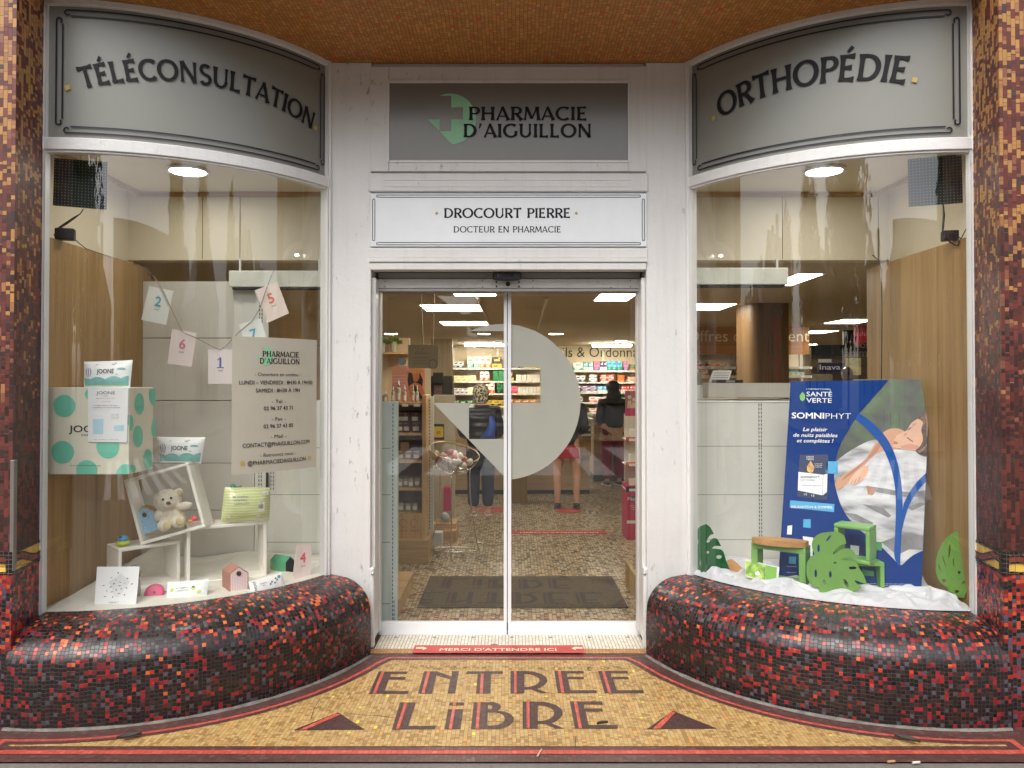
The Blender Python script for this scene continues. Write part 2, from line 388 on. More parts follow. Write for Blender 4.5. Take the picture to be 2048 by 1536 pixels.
sheet('tan_strip', [(-.86, 4.425), (.84, 4.425), (.84, 4.50), (-.86, 4.50)], .0015, TTILE, parent=fl)
# inlaid capitals: outlines measured on the floor of the photograph, laid as tile
ZL = .006; _lp = [0]
def Fq(b, pts, mi=0, z=ZL): b.poly([G(x, y, 0)[:2] + (z,) if False else (G(x, y, 0).x, G(x, y, 0).y, z) for x, y in pts], mi)
def ZA(x, y): return (700 + x / 6.4, 1230 + y / 6.4)
def ZB(x, y): return (1000 + x / 6.4, 1230 + y / 6.4)
let = MB(); red = MB()
def LP(pts, f, who=None):
    _lp[0] += 1; Fq(who or let, [f(*p) for p in pts], 0, ZL + (.0014 if who else 0) + _lp[0] * 6e-6)
def bar_line(P, f): LP(P, f, red)
# first line: E N T R E E
LP([(368, 736), (742, 738), (722, 770), (528, 768), (512, 806), (716, 808), (700, 842), (498, 842), (446, 984), (750, 988), (738, 1024), (244, 1022)], ZA)
bar_line([(404, 737), (444, 737), (328, 1022), (292, 1022)], ZA)
LP([(948, 734), (1110, 734), (1300, 800), (1306, 732), (1392, 732), (1348, 1020), (1250, 1020), (1284, 838), (1108, 790), (1050, 1022), (870, 1022)], ZA)
bar_line([(988, 735), (1028, 735), (952, 1022), (916, 1022)], ZA)
LP([(1500, 735), (1958, 733), (1956, 768), (1806, 768), (1796, 1020), (1612, 1020), (1634, 768), (1482, 768)], ZA)
bar_line([(1676, 768), (1712, 768), (1698, 1020), (1660, 1020)], ZA)
def Rlet(x0, y0, x1, y1, f, slant=(0, 0)):
    """R with a thick left stem, big open bowl and a leg; box in zoom pixels"""
    w, h = x1 - x0, y1 - y0
    def q(u, v): return (x0 + u * w + slant[0] * (1 - v), y0 + v * h)
    o = [(0, 0), (.36, 0), (.62, .03), (.82, .13), (.945, .28), (.98, .45), (.92, .60), (.78, .75), (.68, .82), (1.0, 1.0), (.80, 1.0), (.56, .84), (.37, .835), (.37, 1.0), (0, 1.0)]
    i = [(.37, .14), (.56, .17), (.70, .27), (.775, .42), (.735, .55), (.62, .66), (.46, .71), (.37, .715)]
    n = len(o)
    # a ring is laid as two simple outlines: stem + bowl/leg band
    LP([q(*p) for p in [(0, 0), (.37, 0), (.37, 1), (0, 1)]], f)
    band_o = [(.37, 0), (.48, .005), (.62, .03), (.82, .13), (.945, .28), (.98, .45), (.92, .60), (.78, .75), (.68, .82), (.37, .835)]
    band_i = [(.37, .14), (.46, .145), (.56, .17), (.67, .24), (.75, .33), (.775, .42), (.735, .55), (.64, .65), (.52, .70), (.37, .715)]
    for a in range(len(band_o) - 1): LP([q(*band_o[a]), q(*band_o[a + 1]), q(*band_i[a + 1]), q(*band_i[a])], f)
    LP([q(*p) for p in [(.54, .82), (.70, .80), (1.02, 1.0), (.80, 1.0)]], f)
    bar_line([q(.095, 0), q(.165, 0), q(.17, 1), q(.10, 1)], f)
Rlet(134, 730, 618, 1018, ZB)
def Elet(x0, yt, yb, sl, f, w=1.0):
    s = lambda y: sl * (y - yt) / (yb - yt)
    h = yb - yt; X = lambda a, y: x0 + a * w + s(y)
    LP([(X(0, yt), yt), (X(376, yt), yt), (X(382, yt), yt + .115 * h), (X(170, yt), yt + .115 * h), (X(164, yt), yt + .26 * h), (X(360, yt) + s(yt + .26 * h), yt + .26 * h), (X(366, yt) + s(yt + .37 * h), yt + .37 * h),
        (X(162, yt) + s(yt + .37 * h), yt + .37 * h), (X(166, yt) + s(yt + .87 * h), yt + .865 * h), (X(494, yb) , yt + .865 * h), (X(500, yb), yb), (X(0, yb), yb)], f)
    LP([(X(44, yt), yt), (X(82, yt), yt), (X(84, yb), yb), (X(44, yb), yb)], f, red)
Elet(694, 730, 1016, 46, ZB)
Elet(1256, 730, 1016, 84, ZB)
# second line: L i B R E
LP([(640, 1134), (842, 1134), (746, 1436), (1100, 1434), (1088, 1480), (536, 1482)], ZA)
bar_line([(700, 1134), (742, 1134), (630, 1481), (588, 1481)], ZA)
LP([(1282, 1134), (1460, 1134), (1456, 1174), (1268, 1174)], ZA)
LP([(1258, 1222), (1450, 1220), (1412, 1478), (1210, 1480)], ZA)
bar_line([(1320, 1134), (1358, 1134), (1354, 1174), (1318, 1174)], ZA); bar_line([(1310, 1222), (1344, 1222), (1302, 1479), (1264, 1479)], ZA)
def Blet():
    LP([(1584, 1132), (1770, 1132), (1756, 1478), (1548, 1478)], ZA)
    bo = [(1768, 1130), (1850, 1132), (1910, 1152), (1930, 1178), (1928, 1210), (1905, 1232), (1880, 1242)]
    bi = [(1766, 1170), (1800, 1170), (1818, 1182), (1822, 1196), (1816, 1210), (1800, 1222), (1766, 1226)]
    for a in range(6): LP([bo[a], bo[a + 1], bi[a + 1], bi[a]], ZA)
    LP([(1766, 1224), (1800, 1221), (1880, 1241), (1764, 1264)], ZA)
    bo = [(1762, 1226), (1880, 1238), (1980, 1252), (2050, 1280), (2098, 1330), (2092, 1382), (2040, 1434), (1950, 1466), (1850, 1478), (1756, 1478)]
    bi = [(1762, 1262), (1850, 1264), (1920, 1276), (1965, 1302), (1985, 1338), (1978, 1372), (1940, 1404), (1880, 1424), (1820, 1432), (1757, 1434)]
    for a in range(9): LP([bo[a], bo[a + 1], bi[a + 1], bi[a]], ZA)
    bar_line([(1636, 1132), (1672, 1132), (1646, 1478), (1606, 1478)], ZA)
Blet()
Rlet(290, 1124, 816, 1472, ZB)
Elet(894, 1122, 1472, 66, ZB, 1.1)
for pts, rd in (([(352, 454), (460, 524), (172, 526)], [(342, 460), (362, 464), (222, 525), (196, 525)]), ([(1692, 448), (1870, 520), (1586, 522)], [(1682, 454), (1702, 456), (1640, 521), (1612, 521)])):
    tr = MB(); Fq(tr, [(500 + x / 2, 1200 + y / 2) for x, y in pts]); tr.build('arrow_inlay', LETTILE, fl)
    Fq(red, [(500 + x / 2, 1200 + y / 2) for x, y in rd], 0, ZL + .0014)
let.build('inlaid_lettering', LETTILE, fl); red.build('lettering_stripe', RTILE, fl)
CEM = mat('cement_fillet', C(120, 116, 108), .9, var=.25, scale=20, bump=.6, bscale=90)
# ------------------------------------------------------------ curved plinths below the shop windows
RED = [(0, C(30, 21, 20)), (.50, C(46, 31, 29)), (.645, C(8, 7, 8)), (.665, C(58, 38, 36)), (.715, C(58, 64, 66)), (.742, C(80, 70, 78)), (.80, C(112, 27, 30)), (.875, C(150, 30, 34)), (.962, C(182, 54, 36)), (.991, C(206, 98, 46)), (.997, C(60, 66, 120))]
PTILE = mosaic('red_black_glass_mosaic', 'uv', (.0172, .0178), RED, C(66, 58, 54), .045, .20, .06, grad=(.05, .47, .13, .26), dirt=.10, jit=.16, wob=.035)
def plinth(side, label):
    prof = [(0.0, .432), (.05, .431), (.105, .429)]
    for k in range(1, 13):
        a = R_(90 * k / 12); prof.append((.105 + .19 * math.sin(a), .429 - .165 * (1 - math.cos(a))))
    for k in range(1, 7): prof.append((.295 + .004 * math.sin(k * .5), .264 - .264 * k / 6))
    L = [0]
    for i in range(1, len(prof)): L.append(L[-1] + math.hypot(prof[i][0] - prof[i - 1][0], prof[i][1] - prof[i - 1][1]))
    nphi = 40
    def P(u, j):
        ph = R_(.75 + 62.85 * u); ob = outer_base(side, ph); r0 = RG - .02; w = (ob - r0) / .295
        return arcp(side, ph, r0 + prof[j][0] * w, prof[j][1]), (ph * 1.62 + side * 11.3, L[j])
    b = MB(); vs_, us_ = [], []
    for j in range(len(prof)):
        for i in range(nphi + 1):
            p, u = P(i / nphi, j); vs_.append(p); us_.append(u)
    fs_ = [(j * (nphi + 1) + i, (j + 1) * (nphi + 1) + i, (j + 1) * (nphi + 1) + i + 1, j * (nphi + 1) + i + 1) for j in range(len(prof) - 1) for i in range(nphi)]
    if side < 0: fs_ = [f[::-1] for f in fs_]
    fs_ = [f[::-1] for f in fs_]
    b.add(vs_, fs_, 0, us_)
    o = b.build('curved_plinth', PTILE, smooth=True); tag(o, label, 'plinth')
    f = MB(); A = [arcp(side, R_(.75 + 62.85 * k / 40), outer_base(side, R_(.75 + 62.85 * k / 40)) + .004, 0.0) for k in range(41)]
    f.tube([p + Vector((0, 0, .002)) for p in A], [.010 + .005 * noise.noise(p * 9) for p in A], 6)
    f.build('cement_fillet', CEM, o)
    return o
plinth(-1, 'rounded red and black mosaic plinth under the window with the teddy bear')
plinth(1, 'rounded red and black mosaic plinth under the window with the blue poster')
# ------------------------------------------------------------ mosaic pillars at both ends
UP = [(0, C(58, 30, 26)), (.12, C(80, 38, 31)), (.32, C(98, 45, 36)), (.54, C(110, 48, 39)), (.67, C(66, 48, 44)), (.71, C(132, 80, 60)), (.77, C(160, 108, 66)), (.85, C(174, 126, 68)), (1.0, C(182, 136, 66))]
UTILE = mosaic('red_gold_pillar_mosaic', 'yxz', (.0195, .0190), UP, C(90, 62, 52), .04, .36, .03, run=2.2, vsplit=.45, grad=(.8, 3.5, .86, .12), dirt=.06, jit=.12, wob=.03)
LTILE = mosaic('red_black_pillar_mosaic', 'yxz', .0185, [(0, C(28, 20, 20)), (.36, C(44, 30, 28)), (.46, C(84, 70, 84)), (.60, C(128, 28, 31)), (.80, C(162, 40, 36)), (.93, C(190, 74, 42))], C(84, 76, 72), .045, .24, .05, run=1.0001, vsplit=.5, grad=(.0, .7, .5, .1), dirt=.10, jit=.14, wob=.03)
GTILE = mosaic('gold_band_mosaic', 'yxz', (.05, .08), [(0, C(222, 180, 84)), (.5, C(204, 158, 70)), (.8, C(228, 196, 60))], C(60, 44, 32), .02, .25, .03, wob=.0, dirt=.05)
DTILE = mosaic('black_band_mosaic', 'yxz', .0205, [(0, C(24, 20, 22)), (.6, C(36, 28, 34))], C(120, 108, 90), .06, .2, .05, wob=.0, dirt=.05)
MTILE = mosaic('maroon_band_mosaic', 'yxz', .034, [(0, C(124, 62, 54)), (.5, C(112, 54, 48))], C(80, 56, 48), .03, .25, .03, wob=.0, dirt=.05)
def pillar(side, label):
    xi = -.02 + side * 2.235; xo = xi + side * 1.2; yf = 3.482; yb = 3.775
    sg = side
    xb_ = xi + sg * .044                      # the reveal splays outwards towards the window
    def blk(z0, z1): return MB().prism([Vector((xi, yf, z0)), Vector((xo, yf, z0)), Vector((xo, yb, z0)), Vector((xb_, yb, z0))], (0, 0, z1 - z0))
    o = blk(.775, 3.9).build('mosaic_pillar', UTILE); tag(o, label, 'pillar')
    blk(-.05, .695).build('pillar_base', LTILE, o)
    # wave frieze between base and shaft
    g = blk(.695, .775).build('frieze_band', GTILE, o)
    w = MB(); k_ = MB()
    def face(P, L):
        n = 60
        def ce(s): return .735 + .020 * math.sin(2 * math.pi * (s / .36) + .6)
        for i in range(n):
            a, c = L * i / n, L * (i + 1) / n
            for (lo, hi, bb, off) in ((-.012, .012, w, .004), (.012, .0195, k_, .006), (-.0195, -.012, k_, .006)):
                bb.quad(P(a, ce(a) + lo, off), P(c, ce(c) + lo, off), P(c, ce(c) + hi, off), P(a, ce(a) + hi, off))
            for z0, z1 in ((.684, .697), (.774, .787)): k_.quad(P(a, z0, .003), P(c, z0, .003), P(c, z1, .003), P(a, z1, .003))
    face(lambda s, z, off: (xi + sg * s, yf - off, z), 1.2)
    face(lambda s, z, off: (xi + sg * (s * .044 / .293 - off), yf + s, z), .29)
    k_.quad((xi - sg * .006, yf, .684), (xi - sg * .006, yf + .02, .684), (xi - sg * .006, yf + .02, .787), (xi - sg * .006, yf, .787))
    k_.box(min(xi - sg * .007, xi + sg * .02), max(xi - sg * .007, xi + sg * .02), yf - .008, yf + .02, .684, .787)
    w.build('wave_ribbon', MTILE, g); k_.build('black_edging', DTILE, g)
    return o
pl = pillar(-1, 'tall mosaic pillar with a grey metal corner strip beside the window with the teddy bear')
MB().box(-2.262, -2.243, 3.475, 3.50, .70, 1.2).build('corner_strip', mat('galvanised_strip', C(128, 122, 114), .45, .4), pl, bevel=.003)
pillar(1, 'tall red and gold mosaic pillar beside the window with the blue poster')
# ------------------------------------------------------------ mosaic canopy over the entrance
CTILE = mosaic('orange_ceiling_mosaic', 'xy', (.0205, .0195), [(0, C(176, 118, 52)), (.15, C(192, 130, 60)), (.4, C(202, 142, 72)), (.66, C(184, 122, 56)), (.955, C(214, 124, 54)), (.982, C(214, 84, 40))], C(96, 62, 30), .04, .5, .02, run=1.7, vsplit=.5, dirt=.12, jit=.09)
o = MB().box(-4.2, 4.2, 3.60, 5.0, 3.437, 4.6).build('canopy', CTILE); tag(o, 'orange mosaic canopy ceiling over the shop entrance', 'canopy')
# ------------------------------------------------------------ lettering
_tx = {}
def text2d(s, off=0.0):
    """outline of built-in lettering as (points, faces); cap height 1, starts at x = 0"""
    if (s, off) in _tx: return _tx[(s, off)]
    cu = bpy.data.curves.new('tmp_text', 'FONT'); cu.body = s; cu.size = 1.0; cu.offset = off; cu.resolution_u = 3; cu.fill_mode = 'FRONT'
    ob = bpy.data.objects.new('tmp_text', cu); COL.objects.link(ob)
    dg = bpy.context.evaluated_depsgraph_get(); me = bpy.data.meshes.new_from_object(ob.evaluated_get(dg))
    vs_ = [(v.co.x, v.co.y) for v in me.vertices]; fs_ = [tuple(p.vertices) for p in me.polygons]
    bpy.data.objects.remove(ob); bpy.data.curves.remove(cu); bpy.data.meshes.remove(me)
    if not vs_: vs_, fs_ = [(0, 0)], []
    x0 = min(v[0] for v in vs_); cap = .729
    vs_ = [((x - x0) / cap, y / cap) for x, y in vs_]
    _tx[(s, off)] = (vs_, fs_, max(v[0] for v in vs_)); return _tx[(s, off)]
def put(b, s, cap, mapf, x=0.0, y=0.0, align='C', xs=1.0, off=0.0, shear=0.0, mi=0, width=None):
    vs_, fs_, w = text2d(s, min(0.0, off))
    if width: xs = width / (w * cap)
    bold = max(0.0, off); off = min(0.0, off)
    x0 = x - {'C': .5, 'L': 0, 'R': 1}[align] * w * cap * xs
    P = [mapf(x0 + (u + shear * v) * cap * xs, y + v * cap) for u, v in vs_]
    b.add(P, fs_, mi)
    if bold:                                  # heavier weight: the same word laid again a hair to each side
        e = cap * .2; p0 = Vector(mapf(x, y)); n = (Vector(mapf(x + e, y)) - p0).cross(Vector(mapf(x, y + e)) - p0).normalized()
        if n.dot(Vector((0, 0, H)) - p0) < 0: n = -n
        for i, (dx, dy) in enumerate(((1, 0), (-1, 0), (0, .8), (0, -.8))):
            d = bold * cap * 1.1; b.add([Vector(mapf(x0 + (u + shear * v) * cap * xs + dx * d, y + v * cap + dy * d)) + n * (.00012 * (i + 1)) for u, v in vs_], fs_, mi)
def flat(o, ux, uy, off=0.0):
    o = Vector(o); ux = Vector(ux).normalized(); uy = Vector(uy).normalized(); n = ux.cross(uy)
    return lambda u, v: o + ux * u + uy * v + n * off
# flared roman capitals drawn from strokes (cap height 1)
ST = .19
def _stroke(p, q, w=None, f0=.5, f1=.5, n=8):
    w = w or ST
    p, q = Vector(p), Vector(q); d = (q - p); L = d.length; t = d / L; m = Vector((-t.y, t.x)); out = []
    for i in range(n + 1):
        k = i / n; fl = (f0 * max(0, 1 - k * L / .3) ** 2 + f1 * max(0, 1 - (1 - k) * L / .3) ** 2)
        ww = w * (.94 + fl) / 2; c = p + d * k; out.append((c + m * ww, c - m * ww))
    return out
def _arc(cx, cy, rx, ry, a0, a1, w=None, thin=.55, f0=0, f1=0, n=22):
    out = []; w = w or ST
    for i in range(n + 1):
        k = i / n; a = R_(a0 + (a1 - a0) * k); ca, sa = math.cos(a), math.sin(a)
        ww = w * (thin + (1 - thin) * abs(ca) ** 1.3) * (1 + f0 * max(0, 1 - k * 5) + f1 * max(0, 1 - (1 - k) * 5)) / 2
        nx, ny = ca / rx, sa / ry; l = math.hypot(nx, ny); c = Vector((cx + rx * ca, cy + ry * sa)); m = Vector((nx / l, ny / l))
        out.append((c + m * ww, c - m * ww))
    return out
def glyphs(T=.125):
    Sx = _stroke; A = _arc
    E = [Sx((.12, 0), (.12, 1)), Sx((.12, .945), (.55, .945), T, 0, .9), Sx((.12, .51), (.47, .51), T, 0, .8), Sx((.12, .055), (.58, .055), T, 0, .9)]
    Pb = [Sx((.12, .945), (.34, .945), T, 0, 0), A(.34, .715, .25, .235, 90, -90), Sx((.12, .48), (.34, .48), T, 0, 0)]
    return {
        'T': ([Sx((.0, .945), (.72, .945), T, .9, .9), Sx((.36, 0), (.36, .95), ST, .5, 0)], .72),
        'E': (E, .62), 'É': (E + [Sx((.26, 1.1), (.42, 1.3), .11, 0, .5)], .62),
        'L': ([Sx((.12, 0), (.12, 1)), Sx((.12, .055), (.56, .055), T, 0, .9)], .58),
        'C': ([A(.48, .5, .42, .46, 48, 312, ST, .6, .35, .35)], .80),
        'O': ([A(.48, .5, .42, .46, 0, 360, ST * 1.05, .6)], .96),
        'N': ([Sx((.12, 0), (.12, 1), .14), Sx((.74, 0), (.74, 1), .14), Sx((.12, .99), (.74, .01), ST, .2, .2)], .86),
        'S': ([A(.32, .735, .21, .22, 35, 270, ST * .9, .75, .3, 0), A(.32, .265, .24, .225, 90, -150, ST * .95, .75, 0, .3)], .62),
        'U': ([Sx((.12, .33), (.12, 1), ST, 0, .5), Sx((.68, .33), (.68, 1), .125, 0, .5), A(.40, .35, .28, .31, 180, 360, ST * .95, .65)], .80),
        'A': ([Sx((.03, 0), (.37, 1), .11, .5, 0), Sx((.35, 1), (.72, 0), ST, 0, .5), Sx((.16, .30), (.58, .30), .09, 0, 0)], .75),
        'I': ([Sx((.12, 0), (.12, 1))], .24),
        'P': ([Sx((.12, 0), (.12, 1))] + Pb, .63),
        'R': ([Sx((.12, 0), (.12, 1))] + Pb + [Sx((.34, .47), (.66, 0), ST, 0, .6)], .68),
        'D': ([Sx((.12, 0), (.12, 1)), Sx((.12, .945), (.32, .945), T, 0, 0), Sx((.12, .055), (.32, .055), T, 0, 0), A(.32, .5, .42, .445, 90, -90)], .82),
        'H': ([Sx((.12, 0), (.12, 1)), Sx((.70, 0), (.70, 1)), Sx((.12, .52), (.70, .52), T, 0, 0)], .82),
        'M': ([Sx((.06, 0), (.16, 1), .12), Sx((.16, .98), (.48, .12), ST, 0, 0), Sx((.48, .12), (.80, .98), .11, 0, 0), Sx((.80, 1), (.90, 0), ST)], .96),
        'G': ([A(.48, .5, .42, .46, 48, 318, ST, .6, .35, 0), Sx((.80, .12), (.80, .46), ST * .9, 0, .5)], .90),
        "'": ([Sx((.06, .68), (.15, 1.02), .10, -.3, .5)], .26),
        ' ': ([], .36)}
GL = glyphs()
def flared(b, s, cap, mapf, x=0, y=0, track=.10, xs=1.0, width=None, mi=0, lift=None):
    adv = sum(GL[c][1] for c in s) + track * (len(s) - 1)
    if width: xs = width / (adv * cap)
    cx = x - adv * cap * xs / 2; k = 0
    for c in s:
        strokes, w = GL[c]
        for sg in strokes:
            vs_ = [];
            for a, q in sg: vs_ += [mapf(cx + a[0] * cap * xs, y + a[1] * cap), mapf(cx + q[0] * cap * xs, y + q[1] * cap)]
            b.add(vs_, [(2 * i, 2 * i + 1, 2 * i + 3, 2 * i + 2) for i in range(len(sg) - 1)], mi); k += 1
        cx += (w + track) * cap * xs
def line2(b, pts, w, mapf, mi=0):
    """thin ruled line of width w through 2D points"""
    vs_ = []; n = len(pts)
    for i, p in enumerate(pts):
        a = Vector(pts[max(0, i - 1)]); c = Vector(pts[min(n - 1, i + 1)]); t = (c - a).normalized(); m = Vector((-t.y, t.x)) * w / 2
        p = Vector(p); vs_ += [mapf(*(p + m)), mapf(*(p - m))]
    b.add(vs_, [(2 * i, 2 * i + 1, 2 * i + 3, 2 * i + 2) for i in range(n - 1)], mi)
def scroll(b, p, q, w, r, side, mapf, n=24):
    """ruled line from p to q whose two ends curl over to one side"""
    p, q = Vector(p), Vector(q); t = (q - p).normalized(); m = Vector((-t.y, t.x)) * side
    def hook(e, d): return [e + m * r - m * r * math.cos(a) + d * r * math.sin(a) for a in [R_(20 * k) for k in range(1, 13)]]
    h0 = [tuple(x) for x in hook(p, -t)][::-1]; h1 = [tuple(x) for x in hook(q, t)]
    mid = [tuple(p + (q - p) * k / n) for k in range(n + 1)]
    line2(b, h0 + mid + h1, w, mapf)
def border(b, x0, x1, z0, z1, w, r, gap, mapf, e=.03):
    """double ruled frame with scrolled corners inside the given rectangle"""
    scroll(b, (x0 + e, z1), (x1 - e, z1), w, r, -1, mapf); scroll(b, (x0 + e, z0), (x1 - e, z0), w, r, 1, mapf)
    scroll(b, (x0, z0 + e), (x0, z1 - e), w, r, -1, mapf, 8); scroll(b, (x1, z0 + e), (x1, z1 - e), w, r, 1, mapf, 8)
    def pl(p, q, n=24): line2(b, [tuple(Vector(p) + (Vector(q) - Vector(p)) * k / n) for k in range(n + 1)], w, mapf)
    e2 = e + gap * .55
    pl((x0 + e2, z1 - gap), (x1 - e2, z1 - gap)); pl((x0 + e2, z0 + gap), (x1 - e2, z0 + gap))
    pl((x0 + gap, z0 + e2), (x0 + gap, z1 - e2), 4); pl((x1 - gap, z0 + e2), (x1 - gap, z1 - e2), 4)
def logo_pts():
    P = []; a0 = math.pi - math.acos(.415); a = math.degrees(math.atan2(.91, -.415))
    while a > -86: P.append((math.cos(R_(a)), math.sin(R_(a)))); a -= 4
    return P + [(.065, -.998), (-.885, -.013), (-.43, -.013), (-.43, -.475), (.03, -.475), (.03, -.013), (.487, -.013), (.487, .452), (.03, .452), (.03, .91)]
def clip(pts, axis, lim, keep_less):
    out = []; n = len(pts)
    ins = lambda p: (p[axis] <= lim) if keep_less else (p[axis] >= lim)
    for i in range(n):
        p, q = pts[i], pts[(i + 1) % n]
        if ins(p): out.append(p)
        if ins(p) != ins(q):
            k = (lim - p[axis]) / (q[axis] - p[axis]); out.append((p[0] + (q[0] - p[0]) * k, p[1] + (q[1] - p[1]) * k))
    return out
def put_logo(b, cx, cz, r, mapf, mi=0):
    """logo laid as right half, arrow and cap so that each piece is a simple outline"""
    L = logo_pts(); right = clip(L, 0, .03, False)
    pr = [p for p in L if p[0] >= .0299 and True]
    arc_ = [p for p in L[:L.index((.065, -.998)) + 1] if p[0] > .03]
    right = [(.03, .9995)] + arc_ + [(.03, -.96), (.03, -.013), (.487, -.013), (.487, .452), (.03, .452)]
    cap = [p for p in L[:40] if p[0] <= .03 and p[1] > .9] + [(.03, .9995), (.03, .91)]
    tri = [(-.885, -.013), (-.43, -.013), (-.43, -.475), (.03, -.475), (.03, -.96)]
    for P in (right, cap, tri): b.poly([mapf(cx + x * r, cz + y * r) for x, y in P], mi)
# ------------------------------------------------------------ bowed shop windows with their curved signs
def window(side, who):
    S1 = RG * R_(62.3)
    w = thing('shop_window', f'tall bowed shop window in a white frame, {who}', 'window', arcp(side, R_(30), RG, .43))
    def band(b, r, z0, z1, n=36, s0=0, s1=S1):
        b.grid(lambda u, v: arcs(side, s0 + (s1 - s0) * u, z0 + (z1 - z0) * v, r), n, 1)
    g = MB(); band(g, RG, .425, 2.70); g.build('glass_pane', GLASS, w, smooth=True)
    def solid(name, r0, r1, z0, z1, m=PAINT2, s0=0, s1=S1, n=36, bev=.004, par=w):
        b = MB(); vs_ = []
        for i in range(n + 1):
            s = s0 + (s1 - s0) * i / n
            vs_ += [arcs(side, s, z0, r0), arcs(side, s, z0, r1), arcs(side, s, z1, r1), arcs(side, s, z1, r0)]
        fs_ = []
        for i in range(n):
            for k in range(4): fs_.append((4 * i + k, 4 * i + (k + 1) % 4, 4 * i + 4 + (k + 1) % 4, 4 * i + 4 + k))
        fs_ += [(0, 1, 2, 3), (4 * n, 4 * n + 3, 4 * n + 2, 4 * n + 1)]
        b.add(vs_, fs_); return b.build(name, m, par, bevel=bev)
    solid('transom_rail', RG - .03, RG + .022, 2.69, 2.75)
    solid('transom_lip', RG - .03, RG + .012, 2.678, 2.690)
    solid('top_moulding', RG - .03, RG + .018, 3.405, 3.4365)
    solid('outer_mullion', RG - .02, RG + .014, .42, 3.406, s0=-.008, s1=.009, n=1)
    solid('inner_mullion', RG - .03, RG + .016, .40, 3.406, s0=S1 - .006, s1=S1 + .03, n=1)
    sg = MB(); band(sg, RG - .004, 2.745, 3.41)
    name = 'TÉLÉCONSULTATION' if side < 0 else 'ORTHOPÉDIE'
    sign = sg.build('curved_sign', GREYSIGN, smooth=True)
    tag(sign, 'curved grey sign reading TÉLÉCONSULTATION above the left bowed window' if side < 0 else 'curved grey sign reading ORTHOPÉDIE above the right bowed window', 'sign')
    mid = .765 if side < 0 else .775
    flip = 1 if side < 0 else -1
    mp = lambda o: (lambda u, v: arcs(side, mid + flip * u, v, RG + o))
    Rt = 1.95
    def arch(u, v):                           # baseline bent into a shallow arch
        a = u / Rt; v -= 3.088; return mp(.0035)((Rt + v) * math.sin(a), 3.088 - Rt + (Rt + v) * math.cos(a))
    t = MB()
    if side < 0: flared(t, name, .105, arch, 0, 3.09, .085, width=1.20)
    else: flared(t, name, .132, arch, 0, 3.09, .09, width=.955)
    t.build('lettering', INK, sign)
    bo = MB(); ua, ub = (-.716, .690) if side < 0 else (-.682, .726)
    border(bo, ua, ub, 2.778, 3.385, .0078, .0125, .030, mp(.0028), .052); bo.build('ruled_border', NAVY, sign)
    for u in ((-.665, .622) if side < 0 else (-.52, .515)):
        a = u / Rt * .97; d = MB(); c = .012
        d.poly([arch(u - c, 3.115 - c), arch(u + c, 3.115 - c), arch(u + c, 3.115 + c), arch(u - c, 3.115 + c)]); d.build('gold_dot', GOLD, sign)
    # ceiling and lamp of the display
    fan = [arcs(side, S1 * k / 20, 2.752, RG - .035) for k in range(21)]
    xw = -.02 + side * 2.315
    cpts = [Vector((xw, fan[0].y, 2.752))] + fan + [Vector((fan[-1].x, 4.845, 2.752)), Vector((xw, 4.845, 2.752))]
    o = MB().prism(cpts, (0, 0, .05)).build('display_ceiling', CREAM); tag(o, f'cream ceiling panel over the display, {who}', 'ceiling')
    lx, ly = V(376 if side < 0 else 1648, 337 if side < 0 else 334, 4.33)[:2]
    l = thing('ceiling_light', ('round lit downlight above the display with the teddy bear' if side < 0 else 'round lit downlight above the display with the blue poster'), 'light', (lx, ly, 2.75), 'round downlights over the window displays')
    MB().lathe([(.095, 0), (.118, -.004), (.118, -.014), (.104, -.018), (.097, -.012)], (lx, ly, 2.752), 32).build('trim_ring', mat('white_plastic', (.8, .8, .8, 1), .35), l, smooth=True)
    MB().lathe([(.096, 0), (.05, -.0005)], (lx, ly, 2.739), 32).build('diffuser', LED_DISC, l)
    # floor of the display
    fp = [arcs(side, S1 * k / 20, .424, RG - .015) for k in range(21)]
    o = MB().prism([Vector((xw, fp[0].y, .424))] + fp + [Vector((fp[-1].x, 4.86, .424)), Vector((xw, 4.86, .424))], (0, 0, -.05)).build('display_floor', PANEL)
    tag(o, f'flat display floor behind the glass, {who}', 'shelf')
    return w
LED_DISC = emit('lit_round_diffuser', (1, .97, .90, 1), 14)
LED_PANEL = emit('lit_square_diffuser', (1, .95, .80, 1), 4.6)
window(-1, 'left of the entrance'); window(1, 'right of the entrance')
# ------------------------------------------------------------ white pilasters and the entrance surround
for s in (-1, 1):
    x0, x1 = -.02 + s * 1.062, -.02 + s * .808
    p = MB().box(min(x0, x1), max(x0, x1), 4.512, 4.90, 0, 3.437).build('pilaster', PAINT, bevel=.006)
    tag(p, 'chipped white painted pilaster on the left of the entrance' if s < 0 else 'peeling white painted pilaster on the right of the entrance', 'pilaster')
    xa = -.02 + s * 1.04
    MB().box(min(xa, xa + s * .03), max(xa, xa + s * .03), 4.49, 4.515, .40, 3.437).build('edge_moulding', PAINT2, p, bevel=.005)
yH = 4.512
xl, xr = -.826, .786
head = MB().box(xl, xr, yH + .02, yH + .06, V(0, 541, yH).z, 3.437).build('door_header', PAINT, bevel=.004); tag(head, 'white painted panelled header between the two pilasters over the sliding door', 'wall')
fr = MB()                                    # raised frame round the grey sign
def hb(b, px0, px1, py0, py1, y0, y1):
    a = V(px0, py1, yH); c = V(px1, py0, yH); b.box(a.x, c.x, y0, y1, a.z, c.z)
hb(fr, 741, 778, 133, 343, yH - .004, yH + .03); hb(fr, 1257, 1293, 133, 343, yH - .004, yH + .03)
hb(fr, 778, 1257, 133, 163, yH - .004, yH + .03); hb(fr, 778, 1257, 323, 343, yH - .004, yH + .03)
fr.build('panel_frame', PAINT, head, bevel=.004)
